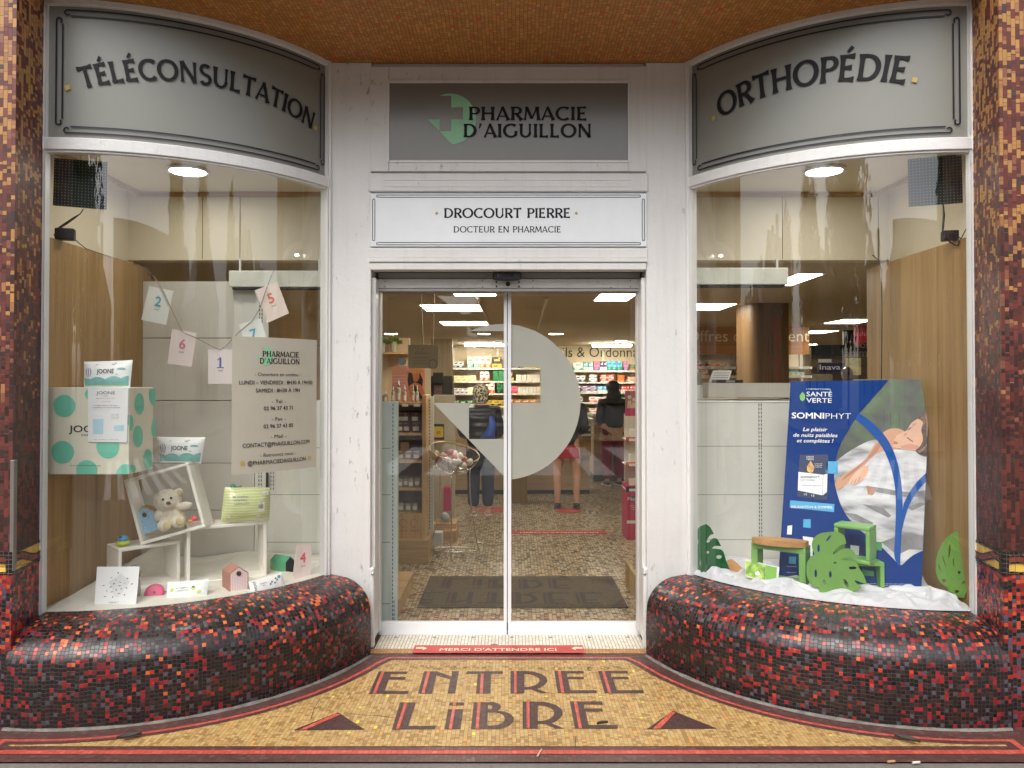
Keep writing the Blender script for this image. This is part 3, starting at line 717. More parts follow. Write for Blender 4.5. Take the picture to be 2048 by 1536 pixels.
fi = MB(); hb(fi, 774, 779.5, 160, 325, yH - .010, yH - .003); hb(fi, 1255.5, 1261, 160, 325, yH - .010, yH - .003); hb(fi, 779.5, 1255.5, 160, 167, yH - .010, yH - .003); hb(fi, 779.5, 1255.5, 321, 326, yH - .010, yH - .003)
fi.build('glazing_bead', PAINT2, head, bevel=.003)
MB().box(xl, xr, 4.715, 4.86, 2.128, 3.437).build('track_box', PAINT2, head)
ro = MB(); hb(ro, 737, 1296, 347, 384, yH - .012, yH + .03); ro.build('rail_moulding', PAINT, head, bevel=.008)
gr = MB()
for y in (358, 371): hb(gr, 770, 1263, y, y + 4, yH - .015, yH - .011)
gr.build('rail_bead', PAINT, head, bevel=.003)
lt = MB(); hb(lt, 739, 1294, 496, 516, yH - .012, yH + .03); hb(lt, 739, 1294, 516.5, 525, yH - .022, yH + .03); hb(lt, 741, 1292, 525.5, 540, yH - .012, yH + .03)
lt.build('lintel_moulding', PAINT, head, bevel=.004)
# grey sign with the green cross
GREYD = mat('dark_grey_sign_film', C(122, 120, 114), .22, var=.03, scale=2)
a = V(778, 321, yH); c = V(1256, 167, yH)
ps = MB().box(a.x, c.x, yH - .001, yH + .02, a.z, c.z).build('shop_sign', GREYD); tag(ps, 'grey glass sign with a green cross reading PHARMACIE D\'AIGUILLON', 'sign')
fm = lambda off: (lambda u, v: Vector((u, yH - off, v)))
k_ = 1 / (F / yH)
lg = MB(); o0 = V(901, 238.5, yH); put_logo(lg, o0.x, o0.z, 51.5 * k_, fm(.004)); lg.build('green_cross_logo', MINT, ps)
tx = MB(); o0 = V(1056, 241, yH); flared(tx, 'PHARMACIE', 27 * k_, fm(.0065), o0.x, o0.z, .12, width=237 * k_)
o0 = V(1055, 275, yH); flared(tx, "D'AIGUILLON", 27 * k_, fm(.0065), o0.x, o0.z, .12, width=256 * k_); tx.build('lettering', INK, ps)
WSIGN = mat('white_enamel_sign', (.80, .82, .84, 1), .12, var=.02)
a = V(742, 494, yH); c = V(1292, 388, yH)
ns = MB().box(a.x, c.x, yH - .016, yH + .015, a.z, c.z).build('name_sign', WSIGN, bevel=.002); tag(ns, 'glossy white sign reading DROCOURT PIERRE above the sliding door', 'sign')
tx = MB(); o0 = V(1014.5, 437, yH); flared(tx, 'DROCOURT PIERRE', 19.5 * k_, fm(.0175), o0.x, o0.z, .10, width=252 * k_)
ST_old = ST; ST = .15; GL = glyphs(.105)
o0 = V(1014.5, 466, yH); flared(tx, 'DOCTEUR EN PHARMACIE', 12.5 * k_, fm(.0175), o0.x, o0.z, .10, width=214 * k_); tx.build('lettering', INK, ns)
ST = ST_old; GL = glyphs()
bo = MB(); border(bo, a.x + .012, c.x - .012, a.z + .010, c.z - .010, .0042, .0065, .0135, fm(.0172), .030); bo.build('ruled_border', NAVY, ns)
for px in (874, 1152):
    q = V(px, 428, yH); d = MB().poly([fm(.0175)(q.x - .011, q.z), fm(.0175)(q.x, q.z - .011), fm(.0175)(q.x + .011, q.z), fm(.0175)(q.x, q.z + .011)]); d.build('gold_dot', GOLD, ns)
# ------------------------------------------------------------ shutter, door rails, sensor
YD = 4.77
rs = thing('roller_shutter', 'rolled up grey metal shutter with rivets above the sliding door', 'shutter', (0, 4.66, 2.1))
SHUT = painted('worn_shutter_metal', (.46, .45, .43, 1), .9, .45)
def pb(b, px0, px1, py0, py1, Y, y0, y1):
    a = V(px0, py1, Y); c = V(px1, py0, Y); b.box(a.x, c.x, y0, y1, a.z, c.z)
b = MB(); pb(b, 757, 1280, 545, 557, 4.66, 4.655, 4.70); b.build('upper_slat', SHUT, rs, bevel=.004)
b = MB(); pb(b, 757, 1280, 558, 577, 4.66, 4.645, 4.70); b.build('bottom_slat', PAINT, rs, bevel=.004)
b = MB(); pb(b, 757, 1280, 578, 583, 4.66, 4.640, 4.70); b.build('bottom_bar', SHUT, rs, bevel=.002)
b = MB(); pb(b, 757, 1280, 536, 545, 4.66, 4.68, 4.72); b.build('gap_shade', DARKGAP, rs)  # black strip painted in for the shade in the gap above the slats
for px, py in ((770, 563), (770, 573), (965, 561), (965, 574), (993, 564), (993, 573), (1038, 564), (1038, 573), (1066, 561), (1066, 574), (1222, 575), (1261, 561), (1261, 573)):
    q = V(px, py, 4.645); MB().lathe([(.0035 if px not in (993, 1038) else .006, 0), (.002, .004)], (q.x, 4.645, q.z), 8, 0, Matrix.Rotation(R_(90), 3, 'X')).build('rivet', DARKGAP, rs)
q = V(1016, 568, 4.645); MB().lathe([(.014, 0), (.013, .006), (.006, .008)], (q.x, 4.645, q.z), 14, 0, Matrix.Rotation(R_(90), 3, 'X')).build('lock', DARKGAP, rs)
for s in (-1, 1):
    x = -.02 + s * .789
    g = thing('shutter_rail', f'white vertical shutter guide rail at the {"left" if s < 0 else "right"} edge of the doorway', 'rail', (x, 4.62, 0))
    xo = -.02 + s * .808; xi = -.02 + s * .786
    MB().box(min(xi, xo), max(xi, xo), 4.55, 4.74, .045, 2.17).build('channel', PAINT2, g, bevel=.003)
    xi2 = -.02 + s * .778
    MB().box(min(xi2, xi), max(xi2, xi), 4.665, 4.74, .045, 2.14).build('inner_flange', PAINT, g, bevel=.003)
    x2 = -.02 + s * .815; x3 = -.02 + s * .785
    k = MB().box(min(x2, x3), max(x2, x3), 4.506, 4.556, 0.0, .47); k.build('guard_plate', PAINT2, g, bevel=.012)
    q = (-.02 + s * .793, 4.506, .435); MB().lathe([(.009, 0), (.008, .004), (.003, .006)], q, 10, 0, Matrix.Rotation(R_(90), 3, 'X')).build('screw', STEEL, g)
sn = thing('door_sensor', 'black motion sensor above the middle of the sliding door', 'sensor', V(1014, 551, 4.57))
b = MB(); q = V(1014, 551, 4.57)
b.grid(lambda u, v: (q.x + .086 * max(-1, min(1, 1.25 * math.cos(2 * math.pi * u))) * (1 - .08 * v), 4.57 - .045 * math.sin(v * math.pi / 2) + .03, q.z + .030 * math.sin(2 * math.pi * u) * (1 - .25 * v)), 32, 6)
b.grid(lambda u, v: (q.x + v * .079 * max(-1, min(1, 1.25 * math.cos(2 * math.pi * u))), 4.555, q.z + v * .0225 * math.sin(2 * math.pi * u)), 32, 2)
b.build('housing', mat('black_gloss_plastic', (.008, .008, .009, 1), .55), sn, smooth=True)
MB().box(q.x - .055, q.x + .05, 4.550, 4.556, q.z - .012, q.z + .010).build('lens', mat('smoked_lens', (.02, .022, .03, 1), .1, coat=1), sn, bevel=.004)
MB().box(q.x - .07, q.x + .07, 4.58, 4.66, q.z - .02, q.z + .025).build('bracket', DARKGAP, sn)
# ------------------------------------------------------------ two sliding glass leaves
DECAL = mat('pale_grey_window_film', C(160, 160, 148), .55, var=.015)
LG = logo_pts()
def leaf(px0, px1, label, lefty):
    t = thing('sliding_door', label, 'door', V((px0 + px1) / 2, 1268, YD))
    z1 = V(0, 580, YD).z
    def pbx(b, a0, a1, b0, b1, y0=YD - .02, y1=YD + .02): pb(b, a0, a1, b0, b1, YD, y0, y1)
    b = MB(); pbx(b, px0 + 1, px1 - 1, 1243, 1268); b.build('bottom_rail', ALU, t, bevel=.002)
    b = MB(); pbx(b, px0 + 1, px1 - 1, 579, 587); b.build('top_rail', mat('grey_aluminium', (.30, .295, .28, 1), .4, .3), t, bevel=.002)
    b = MB(); c0, c1 = (1007.5, 1014) if lefty else (1015.5, 1022.5); pbx(b, c0, c1, 585, 1243.5); b.build('meeting_stile', ALU, t, bevel=.002)
    b = MB(); c0, c1 = (1013.8, 1014.6) if lefty else (1014.8, 1015.7); pbx(b, c0, c1, 585, 1268, YD - .016, YD + .016); b.build('rubber_seal', DARKGAP, t)
    b = MB(); c0, c1 = (757, 759) if lefty else (1276, 1279.5); pbx(b, c0, c1, 585, 1243.5); b.build('outer_stile', ALU if not lefty else DARKGAP, t)
    a = V(px0 + 1, 1244, YD); c = V(px1 - 1, 584, YD)
    MB().quad((a.x, YD, a.z), (c.x, YD, a.z), (c.x, YD, c.z), (a.x, YD, c.z)).build('glass_pane', DOORGLASS, t)
    b = MB(); m2 = lambda x, y: V(1005 + x * 156, 804 - y * 156, YD - .004)
    if lefty:
        b.poly([m2(*p) for p in [q for q in LG[:40] if q[0] < .02 and q[1] > .9] + [(.018, .9998), (.018, .91)]])
        b.poly([m2(*p) for p in [(-.885, -.013), (-.43, -.013), (-.43, -.475), (.018, -.475), (.018, -.95)]])
    else:
        ar = [q for q in LG[:LG.index((.065, -.998))] if q[0] > .113 and True]
        b.poly([m2(*p) for p in [(.112, .9937)] + ar + [(.112, -.9937), (.112, -.013), (.487, -.013), (.487, .452), (.112, .452)]])
    b.build('window_film', DECAL, t)
leaf(757, 1014.5, 'left glass leaf of the sliding door with the arrow part of the grey film', True)
leaf(1015, 1280, 'right glass leaf of the sliding door with the half circle of grey film', False)
# taped notice on the threshold
RST = mat('red_floor_tape', C(190, 62, 58), .5, var=.12, scale=14)
stk = thing('floor_sticker', 'red strip sticker reading MERCI D\'ATTENDRE ICI before the door', 'sticker', G(998, 1300))
A_, B_ = G(830, 1294), G(1168, 1309)
MB().box(A_.x, B_.x + .004, B_.y, A_.y, .0085, .0105).build('tape', RST, stk)
b = MB(); mp = lambda u, v: Vector((u, v, .0122)); m = G(996, 1306)
put(b, "MERCI D'ATTENDRE ICI", .046, mp, m.x, m.y, width=232 * 4.45 / F, off=.012)
for px, sgn in ((842, 1), (1155, -1)):
    q = G(px, 1301); x, y = q.x, q.y
    b.poly([mp(x - .03, y - .004), mp(x + .012, y - .004), mp(x + .012, y - .03), mp(x + .036, y + .004), mp(x + .012, y + .026), mp(x - .03, y + .02)][::1] if sgn > 0 else [mp(x + .03, y - .004), mp(x - .012, y - .004), mp(x - .012, y - .03), mp(x - .036, y + .004), mp(x - .012, y + .026), mp(x + .03, y + .02)])
b.build('lettering', mat('cream_print', C(238, 222, 190), .6), stk)
# opening hours film inside the left pane
oh = thing('opening_hours_film', 'taupe film with printed opening hours on the left bowed window', 'sign', arcs(-1, 1.14, 1.43))
TAUPE = mat('taupe_film', C(186, 180, 163), .5, var=.02)
MB().grid(lambda u, v: arcs(-1, .880 + .522 * u, 1.066 + .728 * v, RG + .0015), 20, 1).build('film', TAUPE, oh, smooth=True)
hm = lambda u, v: arcs(-1, 1.142 + u, v, RG + .0035)
b = MB(); put_logo(b, -.088, 1.692, .052, lambda u, v: arcs(-1, 1.142 + u, v, RG + .003)); b.build('green_cross_logo', MINT, oh)
b = MB(); flared(b, 'PHARMACIE', .030, hm, .015, 1.690, .12, width=.225); flared(b, "D'AIGUILLON", .030, hm, .010, 1.652, .12, width=.245)
for s_, z, cap, w_, bold in (('◦ Ouverture en continu ◦', 1.585, .020, .28, 0), ('LUNDI – VENDREDI : 8H30 À 19H30', 1.540, .0215, .45, .014), ('SAMEDI : 8H30 À 19H', 1.497, .0215, .27, .014), ('◦ Tél ◦', 1.437, .020, .085, 0), ('02 96 37 43 71', 1.400, .0215, .178, .014),
        ('◦ Fax ◦', 1.342, .020, .085, 0), ('02 96 37 43 05', 1.303, .0215, .18, .014), ('◦ Mail ◦', 1.247, .020, .095, 0), ('CONTACT@PHAIGUILLON.COM', 1.205, .0225, .41, .012), ('◦ Retrouvez nous ◦', 1.149, .020, .215, 0), ('@PHARMACIEDAIGUILLON', 1.110, .0225, .355, .012)):
    put(b, s_.replace('◦', '-'), cap, hm, 0.0, z, width=w_, off=bold)
b.build('lettering', INK, oh)
for u in (-.205, .205): MB().poly([hm(u + .013 * math.cos(R_(a)), 1.122 + .013 * math.sin(R_(a))) for a in range(0, 360, 24)]).build('gold_badge', GOLD, oh)
# ------------------------------------------------------------ walls of the two window displays
for s, who in ((-1, 'in the left window display'), (1, 'in the right window display')):
    x0 = -.02 + s * 2.318; x1 = x0 + s * .085
    o = MB().box(min(x0, x1), max(x0, x1), 3.778, 4.98, 0, 2.285).build('oak_wall_panel', OAK); tag(o, 'oak veneer side panel at the left end, behind the polka dot box' if s < 0 else 'oak veneer side panel at the right end, behind the blue poster', 'wall panel')
    o = MB().box(min(x1, x1 + s * .1), max(x1, x1 + s * .1), 3.778, 4.98, 0, 2.80).build('side_wall', CREAM); tag(o, f'cream side wall above the oak panel {who}', 'wall')
    xa, xb = x1, -.02 + s * .80
    o = MB().box(min(xa, xb), max(xa, xb), 4.848, 4.96, 2.322, 2.80).build('cream_fascia', CREAM); tag(o, f'cream fascia wall hanging over the back of the display {who}', 'wall')
    for px in ((233, 405, 480) if s < 0 else (1565, 1757)):
        q = V(px, 450, 4.846); MB().box(q.x - .0015, q.x + .0015, 4.8455, 4.848, 2.33, 2.72).build('panel_joint', mat('joint_line', C(110, 94, 70), .8), o)  # thin brown line drawn along each panel joint
    xi = -.02 + s * 1.06
    MB().box(min(x0, xi), max(x0, xi), 4.838, 4.848, 2.722, 2.752).build('oak_strip', OAKX, o)
    MB().box(min(x0, x0 + s * .02), max(x0, x0 + s * .02), 3.80, 4.848, 2.722, 2.752).build('oak_strip', OAKX, o)
# left display: grooved grey back panel, slotted post, low partition
bp = thing('back_panel', 'tall grey grooved panel at the back of the left window display', 'wall panel', (-1.95, 4.87, .43))
xl_, xr_ = -2.338, V(470, 0, 4.87).x
zs = [2.19, V(0, 677, 4.87).z, V(0, 802, 4.87).z, V(0, 927, 4.87).z, V(0, 1021, 4.87).z, V(0, 1117, 4.87).z, .38]
for i in range(6):
    MB().box(xl_, xr_ if i < 2 else V(513, 0, 4.87).x, 4.868, 4.90, zs[i + 1] + .004, zs[i]).build('slat_board', PANEL, bp, bevel=.003)
MB().box(xl_, xr_, 4.880, 4.90, .4, 2.185).build('groove_back', mat('groove_grey', C(120, 120, 116), .6), bp)
x2 = V(516, 0, 4.87).x
o = MB().box(xr_, x2, 4.872, 4.90, 1.43, 2.2).build('filler_panel', PANELW); tag(o, 'narrow pale panel between the grooved panel and the slotted post', 'wall panel')
def slots(b, px, z0, z1, Y, step=.025, w=.0045, pair=True):
    x = V(px, 800, Y).x; z = z0
    while z < z1:
        for dx in ((-.0075, .0075) if pair else (0,)): b.box(x + dx - w / 2, x + dx + w / 2, Y - .0012, Y, z, z + step * .62)
        z += step
def partition(x0, x1, ztop, label, posts, grooves, Y=4.88):
    o = MB().box(x0, x1, Y, Y + .1, 0, ztop).build('low_partition', PANELW, bevel=.003); tag(o, label, 'partition')
    for z in grooves: MB().box(x0 + .002, x1 - .002, Y - .0008, Y, z, z + .004).build('panel_joint', mat('thin_joint', C(150, 152, 148), .7), o)
    for px, pair in posts:
        b = MB(); slots(b, px, .45, ztop - .01, Y - .001, pair=pair); b.build('slot_row', SLOT, o)
    return o
partition(V(530, 0, 4.88).x, -1.045, 1.435, 'low white partition behind the opening hours film', [], [V(0, y, 4.88).z for y in (896, 990, 1085, 1180)])
sp = thing('slotted_post', 'white slotted shelving post at the back of the left display', 'post', V(523, 1150, 4.86))
a, c = V(514, 0, 4.86), V(536, 0, 4.86); MB().box(a.x, c.x, 4.862, 4.90, .4, 2.19).build('upright', PANELW, sp)
b = MB(); slots(b, 521, .45, 2.15, 4.861); b.build('slot_row', SLOT, sp)
a, c = V(540, 0, 4.86), V(556, 0, 4.86); b = MB(); b.box(V(536, 0, 4.86).x, V(541, 0, 4.86).x, 4.858, 4.862, V(0, 1000, 4.86).z, V(0, 945, 4.86).z); slots(b, 545, V(0, 980, 4.86).z, V(0, 945, 4.86).z, 4.861); b.build('bracket_slot', SLOT, sp)
partition(1.045, 2.298, V(0, 802, 4.88).z, 'low white partition with a slotted strip behind the blue poster', [(1520, True)], [V(0, y, 4.88).z for y in (806, 893, 990, 1080)])
for s, px0, px1, y0, y1, lab in ((-1, 457, 655, 541, 574, 'white box unit hung over the numbered cards in the left display'), (1, 1372, 1577, 535, 569, 'white box unit hung at the top of the right display')):
    t = thing('air_curtain', lab, 'air curtain', V((px0 + px1) / 2, y1, 4.8))
    a, c = V(px0, y1, 4.8), V(px1, y0, 4.8)
    MB().box(a.x, c.x, 4.80, 4.872, a.z, c.z).build('casing', mat('cream_plastic', C(222, 224, 212), .4), t, bevel=.006)
    MB().box(a.x + .02, c.x - .02, 4.808, 4.866, a.z - .012, a.z + .004).build('outlet_grille', SLOT, t)
    [MB().box(x_ - .006, x_ + .006, 4.83, 4.842, c.z - .005, 2.33).build('hanger', PANELW, t) for x_ in (a.x + .06, c.x - .06)]
# ------------------------------------------------------------ cloths
def cloth(name, side, label, m, fn, r1=1.325):
    b = MB(); n, k = 200, 120
    def f(u, v):
        ph = R_(62.6) * u; rmax = RG - .006; p0 = arcp(side, ph, rmax, 0)
        q = Vector((-.02 + side * (2.30 - 1.24 * u), 4.85, 0)); p = p0.lerp(q, v)
        return (p.x, p.y, .430 + fn(p.x, p.y, u, v))
    b.grid(f, n, k); o = b.build(name, m, smooth=True, sub=1); tag(o, label, 'cloth'); return o
def fold(x, y, sc, seed=0.0):
    p = Vector((x * sc, y * sc * 1.5, seed)); w = Vector((noise.noise(p * .7), noise.noise(p * .7 + Vector((5, 2, 1))), 0)) * 1.1
    return 1 - (math.sqrt(noise.noise(p + w) ** 2 + .004) - .05) * 2.1
CLOTH1 = mat('off_white_felt', C(226, 222, 208), .9, var=.03, bump=.3, bscale=350, sheen=.4)
CLOTH2 = mat('white_satin', C(206, 206, 212), .42, var=.02, sheen=.5)
cloth('draped_cloth', -1, 'off white felt spread under the teddy bear display', CLOTH1, lambda x, y, u, v: .002 + .020 * max(0, fold(x, y, 4.2)) * min(1, max(0, v - .08) * 2.2) + .05 * math.exp(-((x + 1.55) / .25) ** 2 - ((y - 4.72) / .15) ** 2) + .03 * max(0, v - .45) * (1 + noise.noise(Vector((x * 5, y * 5, 3)))) + .07 * math.exp(-((x + 2.22) / .06) ** 2) * v)
_g = random.Random(21); SATIN = []
for _k in range(80):
    _u, _v = _g.random(), _g.uniform(.02, .95) ** 1.4; _p = arcp(1, R_(62 * _u), RG - .02).lerp(Vector((-.02 + 2.30 - 1.24 * _u, 4.85, 0)), _v); _a = _g.uniform(0, 6.28); _L = _g.uniform(.05, .17)
    SATIN.append((_p.x - _L * math.cos(_a), _p.y - _L * math.sin(_a), _p.x + _L * math.cos(_a), _p.y + _L * math.sin(_a), _g.uniform(.018, .060), _g.uniform(.008, .022)))
def sat(x, y, u, v):
    a = 0.0
    q = Vector((x, y, 0)); q += Vector((noise.noise(q * 6), noise.noise(q * 6 + Vector((3, 8, 2))), 0)) * .035
    for (sx, sy, ex, ey, h, w) in SATIN:
        dx, dy = ex - sx, ey - sy; t_ = max(0, min(1, ((q.x - sx) * dx + (q.y - sy) * dy) / (dx * dx + dy * dy))); ddx, ddy = q.x - sx - dx * t_, q.y - sy - dy * t_
        k_ = h * (1 - .55 * abs(2 * t_ - 1)) / (1 + ((ddx * ddx + ddy * ddy) / (w * w)) ** 1.25); a = max(a, k_) + .12 * min(a, k_)
    c = max(0, fold(x, y, 3.0, 2))
    e = min(1, v / .12)
    return .004 + (a + .014 * c) * e * (1 - .55 * max(0, v - .35)) + .012 * math.exp(-((v - .06) / .04) ** 2)
cloth('crumpled_cloth', 1, 'crumpled shiny white cloth around the green leaves', CLOTH2, sat)
# ------------------------------------------------------------ small builders
def plane3(A, B, D):
    """A, B, D: three world points; returns a map (photo pixel, offset) -> point of that plane, towards the viewer"""
    n = (B - A).cross(D - A).normalized()
    if n.y > 0: n = -n
    cam0 = Vector((0, 0, H)); k0 = n.dot(A - cam0)
    def f(px, py, off=0.0):
        d = Vector(ray(px, py)); return cam0 + d * (k0 / n.dot(d)) + n * off
    f.n = n; return f
def slab(P, th, m, name, parent=None, f=None, **kw):
    d = -f.n * th
    return MB().prism([f(*p) for p in P], d).build(name, m, parent, **kw)
def pframe(f, c, tl, tr, off):
    """local text frame in a plane: centre pixel, direction pixel pair"""
    o = f(*c, off); ux = (f(*tr) - f(*tl)).normalized(); uy = (-ux.cross(f.n)).normalized() if ux.cross(f.n).z < 0 else ux.cross(f.n).normalized()
    return lambda u, v: o + ux * u + uy * v
# numbered cards on a string
CARDC = {'2': (C(236, 238, 234), C(104, 184, 196)), '6': (C(240, 226, 222), C(226, 128, 142)), '1': (C(240, 230, 228), C(98, 92, 178)), '7': (C(238, 240, 234), C(96, 182, 204)), '5': (C(242, 224, 212), C(232, 112, 78)), '4': (C(244, 222, 216), C(226, 82, 88))}
CARDP = {'2': [(298.2, 572), (347.1, 581.9), (331.9, 649.9), (282.4, 639.4)], '6': [(344.3, 658.1), (393.4, 665.7), (383.3, 733.3), (334.7, 727)], '1': [(416.3, 698.4), (466.7, 698.4), (464.2, 767.8), (415.9, 767.4)],
         '7': [(477.6, 648.6), (521.4, 636.2), (541, 702), (497, 714)], '5': [(509, 580.9), (554.7, 563.2), (577.9, 626.6), (536.6, 645.1)]}
CNAME = {'2': 'turquoise figure 2', '6': 'pink figure 6', '1': 'violet figure 1', '7': 'light blue figure 7', '5': 'orange figure 5', '4': 'red figure 4'}
def card(k, P, f, label):
    base, inkc = CARDC[k]
    o = slab(P, .0018, mat('card_stock_' + CNAME[k].split()[0], base, .7, var=.02), 'number_card', None, f); tag(o, label, 'card', 'numbered baby month cards')
    cx = sum(p[0] for p in P) / 4; cyy = sum(p[1] for p in P) / 4
    hgt = (f(*P[3]) - f(*P[0])).length
    mp = pframe(f, (cx, cyy), P[0], P[1], .0012); b = MB(); put(b, k, hgt * .29, mp, 0, hgt * -.02, off=.03); 
    if k == '1': b.poly([mp(-hgt * .10, -hgt * .045), mp(hgt * .10, -hgt * .045), mp(hgt * .10, -hgt * .018), mp(-hgt * .10, -hgt * .018)]); b.poly([mp(-hgt * .09, hgt * .20), mp(-hgt * .075, hgt * .175), mp(0, hgt * .24), mp(0, hgt * .27)])
    for i in range(4): a = i * 1.7; b.poly([mp(hgt * (.19 * math.cos(a) + .012 * math.cos(t)), hgt * (.1 + .19 * math.sin(a) + .012 * math.sin(t))) for t in (0, 1.6, 3.1, 4.7)]) if i % 2 else None
    b.build('figure', mat('ink_' + CNAME[k].replace(' ', '_'), inkc, .6), o)
    b = MB(); put(b, 'mois', hgt * .055, mp, 0, hgt * -.14, shear=.2); b.build('lettering', INK, o)
for k in CARDP:
    f = plane3(V(300, 600, 4.56), V(560, 600, 4.56), V(300, 760, 4.56)); card(k, CARDP[k], f, f'small card with a {CNAME[k]} hanging on the string')
g = MB(); YS = 4.556
pts = [V(296, 542, 4.83), V(310, 556, 4.7), V(321, 573, YS), V(327, 583, YS), V(345, 622, YS), V(365, 664, YS - .004), V(393, 676, YS - .004), V(415, 688, YS), V(440, 700, YS - .003), V(452, 692, YS), V(478, 664, YS), V(505, 641, YS - .003), V(520, 616, YS), V(534, 574, YS - .003), V(543, 552, 4.7), V(548, 541, 4.78)]
g.tube(pts, .0022, 6); o = g.build('card_string', mat('grey_twine', C(150, 142, 130), .8)); tag(o, 'thin grey string carrying the numbered cards across the left display', 'string')
P4 = [(593.2, 1089.7), (623.2, 1087.3), (622.2, 1154.6), (584.6, 1161.4)]
f4 = plane3(V(593, 1090, 4.42), V(623, 1087, 4.50), V(584.6, 1161.4, 4.37)); card('4', P4, f4, 'card with a red figure 4 leaning near the green birdhouse')
# box frames
FRAME = mat('cream_lacquer', C(250, 246, 236), .45, var=.02)
def box_frame(name, label, m, w, h, d, th, M, group, bev=.004):
    t = thing(name, label, 'box frame', M.to_translation(), group)
    b = MB(); T = M.copy()
    b.box(-w / 2, w / 2, 0, d, 0, th, 0, T); b.box(-w / 2, w / 2, 0, d, h - th, h, 0, T); b.box(-w / 2, -w / 2 + th, 0, d, th, h - th, 0, T); b.box(w / 2 - th, w / 2, 0, d, th, h - th, 0, T)
    b.build('open_frame', m, t, bevel=bev); return t
def Mz(loc, yaw, roll=0.0): return Matrix.Translation(loc) @ Matrix.Rotation(yaw, 4, 'Z') @ Matrix.Rotation(roll, 4, 'Y')
GF = 'open cream box frames in the left display'
pa, pbb = V(237, 1098, 4.10), V(361, 1080, 4.33)
box_frame('box_frame', 'lowest cream box frame, carrying the blue and yellow toy', FRAME, (pbb - pa).length, .235, .19, .018, Mz(((pa.x + pbb.x) / 2, (pa.y + pbb.y) / 2, pa.z - .235), math.atan2(pbb.y - pa.y, pbb.x - pa.x)), GF)
pa, pbb = V(374, 1055, 4.25), V(534, 1040, 4.45)
box_frame('box_frame', 'wide cream box frame standing under the green nappy pack', FRAME, (pbb - pa).length, pa.z - .43, .19, .018, Mz(((pa.x + pbb.x) / 2, (pa.y + pbb.y) / 2, .43), math.atan2(pbb.y - pa.y, pbb.x - pa.x)), GF)
# tilted frame holding the teddy: lower edge from (282,1091) to (411,1053)
YT = 4.19
bl, br, tl = V(281, 1091, YT), V(411, 1054, YT + .03), V(228, 967, YT)
wT = (br - bl).length; hT = (tl - bl).length
ux = (br - bl).normalized(); uz = (tl - bl); uz = (uz - ux * uz.dot(ux)).normalized(); uy = uz.cross(ux)
MT = Matrix.Translation((bl + br) / 2) @ Matrix((ux, uy, uz)).transposed().to_4x4()
box_frame('box_frame', 'tilted cream box frame holding the teddy bear', FRAME, wT, hT, .15, .017, MT, GF)
# ---- teddy
FUR = NT('cream_plush'); _c = FUR.n('TexCoord').outputs['Object']; _n = FUR.noise(_c, 130, 5, .7)
FUR.set(FUR.p.inputs['Base Color'], FUR.mix(_n, C(206, 192, 164), C(250, 242, 222))); FUR.p.inputs['Roughness'].default_value = .95; FUR.p.inputs['Sheen Weight'].default_value = .6
FUR.set(FUR.p.inputs['Normal'], FUR.bump(_n, .9, .004)); FUR = FUR.m
def soft(b, name, m, parent, voxel=.004, it=6, local=False):
    o = b.build(name, m, parent, smooth=True)
    r = o.modifiers.new('remesh', 'REMESH'); r.mode = 'VOXEL'; r.voxel_size = voxel; r.use_smooth_shade = True
    s_ = o.modifiers.new('smooth', 'SMOOTH'); s_.factor = .6; s_.iterations = it
    if local: o.location = (0, 0, 0)
    return o
YB = YT + .075
def tp(px, py, dy=0.0): return V(px, py, YB + dy)
k1 = YB / F
td = thing('teddy_bear', 'cream plush teddy bear sitting in the tilted frame', 'teddy bear', tp(345, 1055))
b = MB(); tilt = Matrix.Rotation(R_(-12), 3, 'Y')
b.ell(tp(345, 1032), (27 * k1, 20 * k1, 29 * k1), M=tilt); b.ell(tp(336, 1002, -.008), (27 * k1, 24 * k1, 24 * k1), M=tilt); b.ell(tp(338, 1008, -.05), (13 * k1, 12 * k1, 10 * k1))
b.ell(tp(314, 997), (7.5 * k1, 5 * k1, 10 * k1)); b.ell(tp(358, 985), (9 * k1, 5 * k1, 9 * k1))
for c, r, a in ((tp(318, 1030, -.035), (9 * k1, 9 * k1, 13 * k1), 15), (tp(368, 1012, -.03), (17 * k1, 9 * k1, 8.5 * k1), -10)): b.ell(c, r, M=Matrix.Rotation(R_(a), 3, 'Y'))
for px, py in ((330, 1050), (357, 1043)): b.ell(tp(px, py, -.05), (13 * k1, 20 * k1, 13 * k1))
soft(b, 'body', FUR, td, .0035, 5)
pad = mat('beige_pad', C(212, 196, 150), .8, bump=.5, bscale=300)
for px, py in ((334, 1051), (360, 1042)): MB().ell(tp(px, py, -.1), (8.5 * k1, .008, 8.5 * k1)).build('foot_pad', pad, td, smooth=True)
bb = mat('black_bead', (.015, .012, .01, 1), .15, coat=.5)
for px, py in ((326, 999), (342, 996)): MB().ell(tp(px, py, -.073), 2.4 * k1).build('eye', bb, td, smooth=True)
MB().ell(tp(337, 1006, -.083), (4.6 * k1, 3 * k1, 3.4 * k1)).build('nose', mat('brown_plush_nose', C(104, 72, 62), .6), td, smooth=True)
MB().ell(tp(359, 986, -.018), (5.5 * k1, .006, 5.8 * k1)).build('ear_lining', pad, td, smooth=True)
